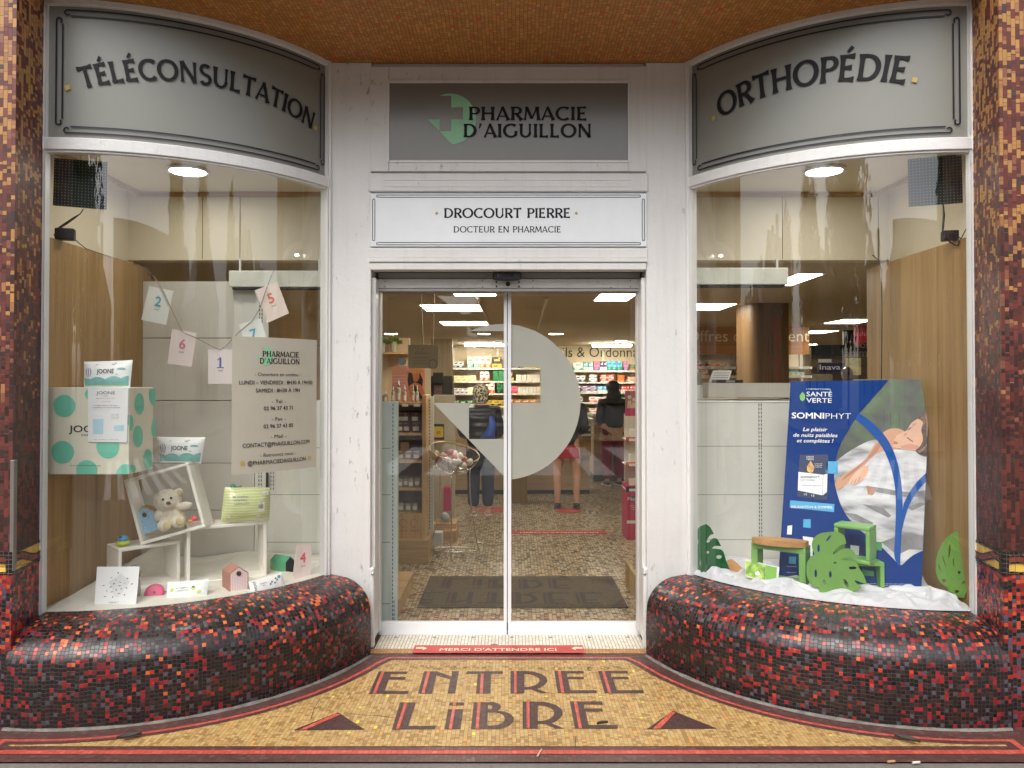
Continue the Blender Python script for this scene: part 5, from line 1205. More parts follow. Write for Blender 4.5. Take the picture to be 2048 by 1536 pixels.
pl1('pillow_crease', [[(600, 760), (720, 776), (900, 801), (1014, 784), (1012, 822), (880, 838), (720, 812), (640, 796)], [(430, 935), (520, 950), (640, 1010), (600, 1030), (500, 985)], [(690, 1140), (860, 1080), (1000, 1100), (990, 1195), (880, 1190), (800, 1230)], [(560, 880), (700, 905), (760, 960), (740, 975), (640, 925)], [(860, 900), (960, 870), (1000, 880), (900, 925)]], 3, pr('linen_fold_print', 128, 127, 132, .2, 14))
pl1('hand', [(602, 618), (606, 650), (592, 690), (560, 722), (520, 742), (486, 750), (470, 742), (476, 716), (494, 688), (530, 650), (570, 624)], 5, SKIN2)
pl1('finger_line', [[(505, 735), (520, 705), (523, 707), (510, 737)], [(532, 728), (548, 696), (551, 698), (537, 730)], [(400, 782), (430, 760), (433, 763), (404, 785)], [(484, 742), (498, 716), (500, 718), (488, 744)]], 6, pr('skin_line_print', 172, 116, 94))
pl1('neck', [(860, 420), (960, 400), (1000, 470), (1000, 540), (900, 515), (820, 505), (840, 460)], 5, SKIN3)
pl1('face', [(884, 344), (902, 322), (930, 304), (960, 290), (990, 286), (1022, 300), (1020, 520), (950, 518), (880, 510), (820, 504), (785, 496), (766, 484), (772, 470), (766, 458), (778, 448), (776, 438), (792, 430), (788, 418), (812, 404), (838, 394), (862, 380), (876, 362)], 6, SKIN2)
pl1('cheek_tone', [[(820, 486), (880, 470), (940, 480), (960, 505), (900, 508), (830, 502)], [(848, 398), (870, 392), (862, 412), (842, 418)], [(900, 340), (930, 322), (925, 340), (905, 356)]], 7, pr('cheek_print', 206, 148, 124, .05, 12))
pl1('hair', [[(936, 296), (958, 274), (985, 258), (1020, 250), (1020, 562), (985, 556), (958, 548), (930, 530), (925, 512), (945, 500), (962, 478), (976, 446), (972, 410), (962, 380), (970, 350), (978, 325), (962, 308)]], 8, pr('brown_hair_print', 92, 66, 52, .5, 40))
pl1('hair_strand', [[(985, 270), (1005, 262), (1012, 330), (1006, 420), (998, 420), (1000, 330)], [(940, 520), (975, 500), (1000, 470), (1004, 480), (975, 520), (950, 534)], [(962, 292), (980, 278), (990, 320), (980, 350), (976, 320)]], 9, pr('light_hair_print', 142, 108, 84, .4, 60))
pl1('eyebrow', [[(862, 384), (880, 362), (904, 356), (884, 372)], [(870, 424), (888, 440), (908, 452), (906, 458), (884, 446), (866, 430)]], 8, pr('brow_print', 96, 66, 54))
pl1('lips', [(772, 452), (790, 454), (806, 462), (804, 470), (786, 474), (768, 470), (776, 462)], 8, pr('lip_print', 190, 104, 98))
pl1('fence_print', [[(708, 240), (712, 240), (712, 360), (708, 360)], [(752, 250), (756, 250), (756, 350), (752, 350)], [(812, 255), (816, 255), (816, 350), (812, 350)]], 2, pr('dark_rail_print', 34, 36, 36))
pl1('blue_ground', [(72, 45), (740, 36), (640, 150), (540, 262), (515, 300), (440, 420), (400, 500), (375, 600), (366, 700), (385, 800), (430, 930), (520, 1040), (600, 1100), (690, 1170), (775, 1255), (820, 1310), (900, 1230), (985, 1195), (962, 1534), (0, 1424)], 7, BLUE)
BLUE2 = mat('light_blue_print', C(22, 84, 164), .6, var=.02, spec=.12)
pl1('leaf_outline', [[(540, 262), (640, 330), (740, 440), (800, 580), (828, 720), (838, 870), (835, 1000), (825, 1150), (820, 1310), (775, 1255), (785, 1100), (792, 900), (786, 760), (756, 620), (700, 490), (605, 375), (515, 300)],
    [(1018, 650), (920, 740), (855, 850), (836, 900), (828, 1080), (862, 930), (922, 805), (1014, 712)], [(965, 33), (1024, 31), (1021, 95)]], 8, BLUE2)
LB = mat('sky_blue_print', C(72, 170, 222), .3); WHT = mat('white_print', C(240, 242, 244), .35, var=.01); DNV = mat('dark_navy_print', C(18, 38, 86), .3)
pl1('blue_tag', [[(70, 856), (372, 882), (368, 936), (66, 906)], [(314, 590), (396, 590), (394, 676), (310, 672)], [(160, 985), (210, 985), (210, 1045), (158, 1040)], [(62, 1240), (110, 1240), (108, 1290), (60, 1286)]], 9, LB)
pl1('product_carton', [[(136, 545), (300, 545), (300, 540), (330, 545), (322, 850), (290, 858), (118, 830)]], 9, DNV)
pl1('carton_panel', [[(126, 662), (294, 682), (290, 822), (122, 788)], [(296, 682), (324, 676), (320, 800), (292, 822)], [(52, 1030), (84, 1026), (80, 1090), (48, 1088)], [(155, 1100), (226, 1110), (222, 1240), (175, 1232)], [(480, 1160), (540, 1168), (538, 1230), (480, 1225)]], 10, WHT)
pl1('droplet_print', [(210, 585), (236, 630), (226, 662), (206, 672), (186, 655), (184, 625)], 10, mat('droplet_orange_print', C(228, 176, 110), .4, var=.3, scale=40))
pl1('leaf_badge', [(155, 116), (172, 140), (170, 165), (155, 182), (138, 168), (134, 142)], 9, mat('leaf_green_print', C(112, 182, 62), .35))
pl1('green_tag', [[(640, 1135), (696, 1142), (694, 1198), (640, 1192)], [(560, 1325), (642, 1340), (640, 1374), (560, 1366)]], 9, mat('green_tag_print', C(58, 150, 88), .35))
b = MB(); c0 = (250, 250); mpt = pframe(fpst, z8(285, 290), z8(90, 270), z8(480, 272), .0075)
def ptx(s, x, y, w, cap, off=0, sh=0, bb=None):
    q = fpst(*z8(x, y), .0078); u0 = (fpst(*z8(x + 50, y + .6)) - fpst(*z8(x - 50, y - .6))).normalized(); v0 = (fpst(*z8(x + .8, y - 50)) - fpst(*z8(x - .8, y + 50))).normalized()
    kk = q.y / F / 3.4125; put(bb or b, s, cap * kk, lambda u, v: q + u0 * u + v0 * v, width=w * kk * 1.02, off=off, shear=sh)
ptx('LABORATOIRES', 262, 102, 150, 8, .02); ptx('SANTÉ', 268, 148, 158, 34, .01); ptx('VERTE', 266, 191, 158, 34, .01)
ptx('SOMNI', 190, 298, 200, 42, .035); ptx('PHYT', 397, 301, 156, 42, -.012); ptx('Le plaisir', 238, 385, 148, 26, .02, .2); ptx('de nuits paisibles', 238, 424, 274, 26, .02, .2); ptx('et complètes !', 236, 462, 224, 26, .02, .2)
ptx('RELAXATION & SOMMEIL', 218, 910, 258, 17, .03); ptx('SANTÉ', 205, 566, 46, 12); ptx('VERTE', 205, 582, 46, 12)
for i, w in enumerate((50, 46, 44)): ptx('comprimés', 262, 610 + i * 11, w, 7)
for i in range(2): ptx('Complément alimentaire, à consommer dans le cadre d\'une alimentation variée', 740, 1428 + i * 12, 280 - 90 * i, 6)
ptx('www.santeverte.com', 826, 1480, 110, 6); ptx('Phase de sommeil', 80, 1310, 60, 6); ptx('Nuits calmes', 80, 1350, 60, 7); ptx('15', 225, 830, 18, 14); ptx('15', 175, 822, 18, 14)
b.build('lettering', WHT, ps)
b = MB(); ptx('SOMNIPHYT', 206, 706, 120, 17, .01, 0, b); ptx('NUIT PAISIBLE', 190, 722, 90, 9, 0, 0, b); ptx('mélatonine', 180, 756, 60, 8, 0, 0, b); ptx('valériane', 250, 760, 60, 8, 0, 0, b); b.build('carton_lettering', DNV, ps)
# ---- green leaves cut from board
def cut(b, f, outer, holes, th, mi=0):
    outer = rounded(outer, 2, 75)
    loops = [[f(*p) for p in outer]] + [[f(*p) for p in h] for h in holes]; fl_ = [p for L in loops for p in L]; d = -f.n * th
    tr = tessellate_polygon(loops); b.add(fl_, tr, mi); b.add([p + d for p in fl_], [t[::-1] for t in tr], mi)
    for L in loops:
        n = len(L); b.add(L + [p + d for p in L], [(i, (i + 1) % n, n + (i + 1) % n, n + i) for i in range(n)], mi)
def oval(cx, cyy, rx, ry, a=0, n=14): return [(cx + rx * math.cos(t) * math.cos(a) - ry * math.sin(t) * math.sin(a), cyy + rx * math.cos(t) * math.sin(a) + ry * math.sin(t) * math.cos(a)) for t in [2 * math.pi * k / n for k in range(n)]]
def zr(x, y): return (1348 + x / 2.9257, 900 + y / 2.9257)
def zl(L): return [zr(*p) for p in L]
GLF = mat('green_board', C(108, 152, 72), .38, var=.03, coat=.1); DGL = mat('dark_green_acrylic', C(22, 96, 52), .12, var=.03, coat=.4)
t = thing('leaf_cutout', 'glossy dark green leaf cutout folded against the left edge of the right window', 'leaf decoration', V(1425, 1166, 4.4), 'big leaf cutouts in the right window')
axl = lambda y: (186, y)
fl1 = plane3(V(1382, 1150, 4.56), V(1412, 1150, 4.43), V(1382, 1050, 4.56)); fl2 = plane3(V(1412, 1150, 4.43), V(1460, 1150, 4.47), V(1412, 1050, 4.43))
b = MB(); cut(b, fl1, zl([(187, 433), (150, 446), (124, 482), (116, 540), (124, 590), (108, 640), (104, 700), (112, 736), (150, 752), (192, 770)]), [zl(oval(137, 535, 5, 20)), zl(oval(124, 668, 4, 22)), zl(oval(152, 663, 5, 16))], .003); b.build('left_half', DGL, t)
b = MB(); cut(b, fl2, zl([(187, 433), (212, 448), (234, 492), (212, 496), (196, 520), (188, 540), (205, 545), (222, 518), (252, 514), (276, 562), (236, 560), (222, 576), (246, 578), (288, 584), (302, 640), (328, 704), (300, 720), (268, 690), (296, 730), (286, 762), (244, 780), (215, 782), (188, 768)]), [zl(oval(198, 599, 10, 8)), zl(oval(264, 626, 17, 11)), zl(oval(238, 712, 8, 26, -.4))], .004); b.build('right_half', DGL, t)
t = thing('leaf_cutout', 'big mid green leaf cutout standing in front of the blue poster', 'leaf decoration', V(1680, 1190, 4.07), 'big leaf cutouts in the right window')
f1 = plane3(V(1640, 1185, 4.055), V(1700, 1185, 4.04), V(1640, 1070, 4.095))
b = MB(); cut(b, f1, zl([(960, 478), (1000, 500), (1008, 548), (965, 560), (930, 600), (935, 612), (990, 575), (1045, 578), (1072, 632), (1010, 622), (978, 640), (1066, 648), (1082, 690), (1110, 730), (1132, 790), (1062, 762), (1058, 770), (1100, 806), (1020, 846), (972, 856), (946, 838), (905, 842), (852, 838), (846, 800), (822, 806), (790, 774), (774, 720), (776, 660), (800, 628), (824, 610), (806, 570), (810, 522), (846, 490), (900, 478)]),
    [zl(oval(846, 575, 8, 24)), zl(oval(830, 722, 8, 24)), zl(oval(915, 728, 8, 20)), zl(oval(1046, 690, 24, 9)), zl(oval(1006, 778, 9, 30, -.45)), zl(oval(905, 516, 24, 6, -.9)), zl(oval(942, 660, 9, 6)), zl([(872, 760), (886, 760), (886, 782), (872, 782)])], .0035); b.build('leaf_board', GLF, t)
t = thing('leaf_cutout', 'mid green leaf cutout leaning on the right oak panel', 'leaf decoration', V(1905, 1195, 3.96), 'big leaf cutouts in the right window')
f1 = plane3(V(1870, 1190, 4.05), V(1940, 1190, 3.89), V(1870, 1060, 4.09))
b = MB(); cut(b, f1, zl([(1692, 464), (1696, 500), (1684, 560), (1700, 524), (1735, 580), (1750, 650), (1700, 690), (1692, 706), (1748, 668), (1740, 740), (1690, 768), (1684, 782), (1738, 770), (1718, 830), (1700, 842), (1700, 866), (1640, 862), (1602, 848), (1608, 806), (1562, 784), (1532, 730), (1530, 650), (1548, 590), (1580, 530), (1626, 484)]),
    [zl(oval(1668, 718, 9, 9)), zl(oval(1655, 828, 13, 9)), zl(oval(1580, 765, 12, 10)), zl(oval(1580, 650, 4, 34, -.3)), zl(oval(1612, 590, 5, 40, .1)), zl(oval(1555, 690, 4, 26, -.35)), zl(oval(1705, 620, 12, 14, .3)), zl(oval(1635, 655, 3, 22))], .0035); b.build('leaf_board', GLF, t)
# ---- green frames, wood slices, brochure
GFR = mat('apple_green_lacquer', C(128, 182, 96), .35, var=.02); GF2 = 'green box frames in the right display'
pa, pbb = V(1502, 1083, 4.33), V(1611, 1096, 4.16)
box_frame('box_frame', 'apple green open frame carrying the oval wood slice', GFR, (pbb - pa).length, pa.z - .432, .105, .036, Mz(((pa.x + pbb.x) / 2, (pa.y + pbb.y) / 2, .432), math.atan2(pbb.y - pa.y, pbb.x - pa.x)), GF2, .004)
pa, pbb = V(1722, 1124, 4.14), V(1767, 1121, 4.14)
box_frame('box_frame', 'lower apple green frame half hidden behind the standing leaf', GFR, .225, pa.z - .432, .10, .022, Mz((pbb.x - .112, 4.135, .432), R_(-3)), GF2, .003)
box_frame('box_frame', 'upper apple green frame stacked in front of the blue poster', GFR, .185, .20, .115, .022, Mz((V(1697, 0, 4.11).x, 4.115, pa.z + .001), R_(-42)), GF2, .006)
WSL = wood('cut_wood', C(150, 104, 58), C(206, 158, 102), 'x', 0, .6, 1.6)
q = V(1561, 1088, 4.24); b = MB(); P = [Vector((q.x + .135 * math.cos(R_(a)) * (1 + .05 * math.sin(R_(a * 3)) + .03 * math.sin(R_(a * 7))), q.y + .062 * math.sin(R_(a)) - .05 * math.cos(R_(a)), q.z - .004)) for a in range(0, 360, 10)]
zt_ = V(1502, 1083, 4.33).z + .0005
b.prism([Vector((p.x, p.y, zt_)) for p in P], (0, 0, .030)); o = b.build('wood_slice', WSL, bevel=.004); tag(o, 'oval wood slice lying on the apple green frame', 'wood slice')
f = plane3(V(1455, 1155, 4.50), V(1490, 1155, 4.48), V(1455, 1120, 4.53)); o = slab([(1450, 1128), (1456, 1119), (1464, 1118), (1476, 1127), (1485, 1137), (1484, 1149), (1462, 1153), (1448, 1156)], .02, WSL, 'wood_slice', None, f, bevel=.003); tag(o, 'wood slice standing on edge behind the dark green leaf', 'wood slice')
t = thing('brochure', 'green and white brochure propped beside the apple green frame', 'brochure', V(1525, 1165, 4.28)); f = plane3(V(1489.8, 1118.7, 4.36), V(1558, 1134, 4.24), V(1491.5, 1153, 4.32))
slab([(1489.8, 1118.7), (1558.5, 1134), (1555, 1170), (1491.5, 1153)], .004, PAPER, 'pages', t, f)
GCV = NT('green_cover_print'); _c = GCV.n('TexCoord').outputs['Object']; GCV.set(GCV.p.inputs['Base Color'], GCV.ramp(GCV.noise(_c, 26, 2), [(.3, C(62, 104, 34)), (.5, C(138, 186, 56)), (.7, C(196, 220, 110))])); GCV.p.inputs['Roughness'].default_value = .3; GCV = GCV.m
MB().poly([f(1491, 1121, .001), f(1531, 1129.5, .001), f(1531, 1162, .001), f(1492, 1151.5, .001)]).build('cover_picture', GCV, t)
MB().poly([f(1531.3, 1130, .001), f(1554, 1135, .001), f(1552.5, 1167, .001), f(1531.3, 1162, .001)]).build('green_panel', mat('plain_green_print', C(120, 178, 60), .4), t)
MB().poly([f(1515 + 5 * math.cos(R_(a)), 1147 + 4 * math.sin(R_(a)), .0016) for a in range(0, 360, 30)]).build('white_flower', PAPER, t)
# ------------------------------------------------------------ shop interior
ZI = 2.325
ITILE = mosaic('interior_mosaic', 'xy', (.027, .023), [(0, C(178, 158, 122)), (.24, C(188, 170, 138)), (.42, C(158, 134, 96)), (.60, C(128, 104, 74)), (.74, C(92, 72, 54)), (.86, C(66, 54, 46)), (.95, C(168, 164, 156))], C(96, 84, 68), .05, .3, .03, dirt=.12, jit=.1, run=1.6, vsplit=.5)
fi_ = MB().box(-4.2, 9, 4.83, 16.7, -.1, -.001).build('interior_floor', ITILE); fi_['kind'] = 'structure'
sheet('interior_floor_band', [(-.80, 4.832), (.78, 4.832), (.78, 5.03), (-.80, 5.03)], .003, mat('brown_door_band', C(74, 54, 44), .5, var=.1), parent=fi_)
ICEIL = mat('warm_white_ceiling', C(206, 190, 164), .8, var=.03, scale=1.5)
o = MB().box(-4.2, 9, 4.962, 16.7, ZI, ZI + .1).build('shop_ceiling', ICEIL); tag(o, 'flat cream ceiling inside the shop', 'ceiling')
# suspended ceiling rails seen as pale diagonal lines
IWALL = mat('warm_beige_wall', C(214, 196, 164), .7, var=.03, scale=2)
o = MB().box(-4.2, 9, 16.5, 16.7, 0, ZI).build('back_wall', IWALL); tag(o, 'beige back wall behind the medicine shelves', 'wall')
o = MB().box(-4.3, -4.2, 4.9, 16.7, 0, ZI).build('side_wall', IWALL); tag(o, 'beige left side wall inside the shop', 'wall')
o = MB().box(9, 9.1, 4.9, 16.7, 0, ZI).build('side_wall', IWALL); tag(o, 'beige right side wall inside the shop', 'wall')
for s, x0, x1 in ((-1, -4.2, -2.40), (1, 2.40, 9.0)):
    o = MB().box(x0, x1, 4.86, 4.96, 0, ZI).build('front_wall', IWALL); tag(o, 'inner front wall to the left of the window display' if s < 0 else 'inner front wall to the right of the window display', 'wall')
# ---- lamps
LED_STRIP = emit('lit_strip_diffuser', (1, .94, .80, 1), 42)
def panel(px0, px1, py, label, sz=.62, par=None):
    c = V((px0 + px1) / 2, py, 1); d = Vector(ray((px0 + px1) / 2, py)); k = (ZI - .004 - H) / d.z; p = Vector((0, 0, H)) + d * k
    w = (px1 - px0) * p.y / F
    t = thing('ceiling_panel_light', label, 'light', (p.x, p.y, ZI), 'square lit ceiling panels inside the shop')
    MB().box(p.x - w / 2 - .02, p.x + w / 2 + .02, p.y - .33, p.y + .33, ZI - .004, ZI - .0005).build('panel_frame', ALU, t)
    MB().box(p.x - w / 2, p.x + w / 2, p.y - .31, p.y + .31, ZI - .007, ZI - .0045).build('diffuser', LED_PANEL, t)
for px0, px1, py, lab in ((847, 962, 616, 'large lit ceiling panel, the nearer one seen through the left door leaf'), (884, 974, 647, 'lit ceiling panel just behind the nearer one in the left door leaf'), (1340, 1455, 614, 'lit ceiling panel at the left edge of the right window'), (1565, 1612, 560, 'lit ceiling panel beside the white box unit in the right window'),
        (1668, 1732, 643, 'lit ceiling panel near the red hanging strips'), (1612, 1660, 664, 'small lit ceiling panel right of the wood sign board'), (1196, 1264, 594, 'lit ceiling panel at the top right corner of the door glass'), (905, 990, 583, 'lit ceiling panel just showing at the top of the left door leaf')): panel(px0, px1, py, lab)
def disc(px, py, wpx, label):
    d = Vector(ray(px, py)); k = (ZI - .01 - H) / d.z; p = Vector((0, 0, H)) + d * k; r = wpx / 2 * p.y / F
    t = thing('ceiling_light', label, 'light', (p.x, p.y, ZI), 'round downlights inside the shop')
    MB().lathe([(r * 1.02, 0), (r * 1.1, -.006), (r * 1.0, -.012)], (p.x, p.y, ZI), 24, cap=False).build('trim_ring', ALU, t)
    MB().lathe([(r, 0), (r * .5, -.001)], (p.x, p.y, ZI - .010), 24).build('diffuser', LED_DISC, t)
for a in ((782, 668, 27, 'round lit downlight over the plants at the left'), (968, 668, 25, 'round lit downlight beside the top of the grey film'), (1112, 668, 29, 'round lit downlight above the black wall lettering'), (1242, 682, 24, 'round lit downlight at the right edge of the doorway'), (1625, 689, 18, 'round lit downlight right of the wood sign board')): disc(*a)
for px0, px1, py, lab in ((930, 1012, 692, 'long lit strip lamp over the medicine shelves, left part'), (1186, 1262, 693, 'long lit strip lamp above the black wall lettering'), (1418, 1500, 647.5, 'long lit strip lamp above the wood sign board')):
    a, c = V(px0, py, 15.2), V(px1, py, 15.2); t = thing('strip_lamp', lab, 'light', (a.x, 15.2, a.z), 'strip lamps above the wall shelves')
    MB().box(a.x, c.x, 15.16, 15.26, a.z, a.z + .03).build('diffuser', LED_STRIP, t); MB().box(a.x - .03, c.x + .03, 15.15, 15.27, a.z + .031, ZI).build('housing', ALU, t)
# plain hanging tracks
for p, q in (((955, 592), (982, 652)), ((1094, 590), (1074, 664))):
    a, c = V(*p, 6.9), V(*q, 6.9 * (p[1] - 765) / (q[1] - 765)); t = MB().tube([Vector((a.x, a.y, ZI - .012)), Vector((c.x, c.y, ZI - .012))], .018, 4).build('ceiling_rail', mat('beige_rail', C(206, 178, 146), .6)); tag(t, 'pale ceiling rail seen through the left door leaf' if p[0] < 1000 else 'pale ceiling rail seen through the right door leaf', 'rail')
# ---- wall lettering, shelves and boxes
rs_ = random.Random(4); _bc = {}
BR = mat('dark_brown_lettering', C(44, 34, 28), .6)
b = MB(); put(b, 'Conseils & Ordonnances', .225, lambda u, v: Vector((u, 16.33, v)), V(1055, 714, 16.33).x, V(0, 714, 16.33).z, align='L', width=V(1322, 0, 16.33).x - V(1055, 0, 16.33).x, off=-.005)
o = b.build('wall_lettering', BR); tag(o, 'dark wall lettering reading Conseils & Ordonnances over the shelves', 'sign')
SHELF = mat('white_shelf_board', C(232, 226, 208), .5)
boxm = {k: mat('carton_' + k, C(*c), .5, var=.05, scale=20) for k, c in dict(white=(236, 232, 222), cream=(230, 218, 190), orange=(226, 98, 50), green=(40, 120, 66), blue=(60, 104, 178), sky=(96, 170, 214), pink=(214, 118, 140), red=(200, 52, 46), navy=(38, 42, 84), purple=(110, 76, 130), yellow=(224, 188, 70), black=(34, 32, 32), teal=(90, 160, 150), amber=(200, 130, 60)).items()}
def shelf_unit(label, px0, px1, Y, ys, dep=.35, back=None, dep_y=None):
    x0, x1 = V(px0, 0, Y).x, V(px1, 0, Y).x; t = thing('wall_shelf', label, 'shelf', ((x0 + x1) / 2, Y, 0)); zz = []
    for y in ys:
        z = V(0, y, Y).z; zz.append(z); MB().box(x0, x1, Y, Y + dep, z - .035, z).build('shelf_board', SHELF, t)
    for z in zz:
        pr_ = MB().box(x0 + .02, x1 - .02, Y - .004, Y - .0005, z - .031, z - .004).build('price_strip', mat('price_rail', C(206, 200, 186), .3), t); pl_ = MB(); xx = x0 + .08
        while xx < x1 - .1: pl_.box(xx, xx + .045, Y - .0055, Y - .0042, z - .028, z - .007); xx += rs_.uniform(.10, .26)
        pl_.build('price_ticket', PAPER, pr_)
    zt = zz[0] + .42
    for x in (x0, (x0 + x1) / 2, x1): MB().box(x - .02, x + .02, Y + dep - .03, Y + dep, 0, zt).build('upright', SHELF, t)
    MB().box(x0, x1, Y + dep, Y + dep + .02, 0, min(zt, ZI - .02)).build('back_panel', back or IWALL, t)
    return x0, x1, zz
def carton(x, Y, z, w, h, d, main, band, shelf):
    key = (round(w, 2), round(h, 2), main, band)
    lab = f'{main} carton with a {band} band on {shelf}' if band != main else f'plain {main} carton on {shelf}'
    if key not in _bc:
        b = MB(); b.box(-w / 2, w / 2, 0, d, 0, h, 0); b.box(-w / 2 - .001, w / 2 + .001, -.002, d, 0.005, h * .38, 1)
        b.box(-w * .3, w * .3, -.0015, 0, h * .62, h * .78, 1); b.box(-w * .36, w * .1, -.003, -.001, h * .12, h * .20, 0); b.box(-w * .36, w * .25, -.003, -.001, h * .24, h * .30, 0); b.box(w * .14, w * .36, -.0016, 0, h * .84, h * .93, 1)
        o = b.build('medicine_box', [boxm[main], boxm[band]]); _bc[key] = o
    else: o = _bc[key].copy(); COL.objects.link(o)
    o.location = (x + rs_.uniform(-.004, .004), Y + rs_.uniform(-.012, .012), z); o.rotation_euler.z = rs_.gauss(0, .03); o.scale = (1, 1, rs_.uniform(.94, 1.0)); tag(o, lab, 'medicine box', 'cartons standing on the wall shelves'); return o
def fill(x0, x1, Y, z, spec, shelf, hmax=.3):
    """spec: list of (fraction of the shelf, height, width, main, band, rows high)"""
    x = x0 + .02
    for fr_, h, w, main, band, rows in spec:
        xe = x + (x1 - x0 - .04) * fr_
        while x + w <= xe + .01:
            for r_ in range(rows): carton(x + w / 2, Y + .02, z + .0005 + r_ * (h + .001), w - .008, h, .16, main, band, shelf)
            x += w
        x = xe
YS_ = 16.0
xa, xb, zz = shelf_unit('tall white wall shelf full of cartons behind the woman with the headscarf', 905, 1085, YS_, [736, 762.5, 787, 812])
S = ['the top left wall shelf', 'the second left wall shelf', 'the third left wall shelf', 'the lowest left wall shelf']
fill(xa, xb, YS_, zz[0], [(.16, .14, .11, 'white', 'navy', 1), (.14, .24, .13, 'cream', 'teal', 1), (.14, .25, .12, 'cream', 'orange', 1), (.18, .24, .2, 'black', 'yellow', 1), (.18, .16, .13, 'white', 'navy', 1), (.2, .15, .12, 'sky', 'yellow', 1)], S[0])
fill(xa, xb, YS_, zz[1], [(.3, .12, .12, 'cream', 'yellow', 1), (.15, .21, .1, 'white', 'orange', 1), (.16, .22, .11, 'green', 'green', 1), (.1, .2, .14, 'black', 'yellow', 1), (.29, .14, .055, 'white', 'cream', 1)], S[1])
fill(xa, xb, YS_, zz[2], [(.16, .11, .1, 'white', 'purple', 1), (.2, .13, .12, 'cream', 'cream', 1), (.13, .21, .1, 'white', 'orange', 1), (.16, .22, .11, 'green', 'black', 1), (.08, .16, .14, 'pink', 'red', 1), (.27, .14, .055, 'white', 'cream', 1)], S[2])
fill(xa, xb, YS_, zz[3], [(.3, .12, .14, 'green', 'cream', 1), (.3, .12, .14, 'yellow', 'black', 1), (.4, .14, .16, 'amber', 'white', 1)], S[3])
xa, xb, zz = shelf_unit('wide white wall shelf of bright cartons under the dark wall lettering', 1128, 1290, YS_, [741, 764, 784.5, 805, 826])
S = ['the top right wall shelf', 'the second right wall shelf', 'the third right wall shelf', 'the fourth right wall shelf', 'the lowest right wall shelf']
fill(xa, xb, YS_, zz[0], [(.10, .2, .09, 'blue', 'pink', 1), (.13, .17, .2, 'white', 'teal', 1), (.13, .18, .1, 'teal', 'white', 1), (.08, .2, .13, 'pink', 'purple', 1), (.09, .2, .07, 'navy', 'white', 1), (.2, .2, .1, 'sky', 'green', 1), (.09, .2, .1, 'pink', 'blue', 1), (.18, .13, .09, 'green', 'amber', 1)], S[0])
fill(xa, xb, YS_, zz[1], [(.13, .13, .12, 'yellow', 'navy', 1), (.17, .14, .1, 'white', 'navy', 1), (.14, .075, .16, 'white', 'purple', 2), (.22, .075, .14, 'red', 'white', 2), (.12, .15, .14, 'orange', 'amber', 1), (.2, .055, .2, 'cream', 'red', 2)], S[1])
fill(xa, xb, YS_, zz[2], [(.2, .065, .16, 'white', 'black', 2), (.2, .07, .16, 'purple', 'white', 2), (.3, .13, .12, 'sky', 'white', 1), (.26, .14, .06, 'red', 'white', 1)], S[2])
fill(xa, xb, YS_, zz[3], [(.3, .06, .18, 'white', 'navy', 2), (.3, .12, .14, 'white', 'pink', 1), (.4, .12, .16, 'green', 'yellow', 1)], S[3])
fill(xa, xb, YS_, zz[4], [(.3, .1, .14, 'teal', 'white', 1), (.3, .1, .14, 'white', 'red', 1)], S[4])
# offers board and its shelf on the right
YO = 10.2
a, c = V(1330, 751, YO), V(1618, 653, YO)
OB = wood('orange_oak_board', C(140, 84, 36), C(190, 128, 66), 'x')
zc_ = V(0, 709, YO).z
ob_ = MB().box(a.x, c.x, YO, YO + .05, zc_, c.z).build('offers_board', OB); tag(ob_, 'long wood sign board reading Offres du moment', 'sign')
b = MB(); put(b, 'Offres du moment', .158, lambda u, v: Vector((u, YO - .004, v)), V(1374, 683, YO).x, V(0, 683, YO).z, align='L', width=V(1617, 0, YO).x - V(1374, 0, YO).x, off=.0); b.build('lettering', mat('pale_letter', C(246, 232, 200), .6), ob_)
xa, xb, zz = shelf_unit('white shelf with orange cartons below the wood sign board', 1340, 1620, YO, [733, 751], .4, mat('lit_white_back', C(240, 224, 196), .6))
fill(xa, xb, YO, zz[1], [(.17, .08, .16, 'white', 'red', 1), (.16, .08, .17, 'white', 'orange', 1), (.14, .17, .15, 'cream', 'orange', 1), (.30, .13, .12, 'cream', 'amber', 1), (.2, .12, .07, 'teal', 'cream', 1)], 'the shelf under the wood sign board')
fill(xa, xb, YO, zz[0], [(.12, .08, .16, 'white', 'white', 1), (.14, .08, .17, 'white', 'orange', 1), (.14, .08, .15, 'cream', 'orange', 1)], 'the upper shelf under the wood sign board')
# round-edged wood column
YC = 7.5; a, c = V(1500, 0, YC), V(1574, 0, YC)
cl = thing('wood_column', 'wood clad column with a rounded left corner and red lettering', 'column', ((a.x + c.x) / 2, YC, 0)); r = .085
prof = [(c.x, YC), (c.x, YC + .5), (a.x, YC + .5), (a.x, YC + r)] + [(a.x + r - r * math.cos(R_(t)), YC + r - r * math.sin(R_(t))) for t in range(10, 91, 10)]
MB().prism([Vector((x, y, .0)) for x, y in prof], (0, 0, ZI)).build('cladding', wood('umber_column', C(90, 62, 30), C(132, 96, 50), 'z'), cl)
b = MB(); x_ = V(1548, 0, YC).x; put(b, 'Caisse rapide', .072, lambda u, v: Vector((x_ - v + .036, YC - .004, u)), V(0, 707, YC).z, 0, align='C', width=.70); b.build('lettering', mat('red_lettering', C(176, 40, 30), .5), cl)
o = MB().box(V(1020, 0, 9.9).x, V(1054, 0, 9.9).x, 9.9, 10.1, .0, 1.0).build('counter_post', wood('mustard_wood', C(110, 82, 24), C(150, 116, 40), 'z')); tag(o, 'mustard wood post of the counter behind the door stile', 'post')
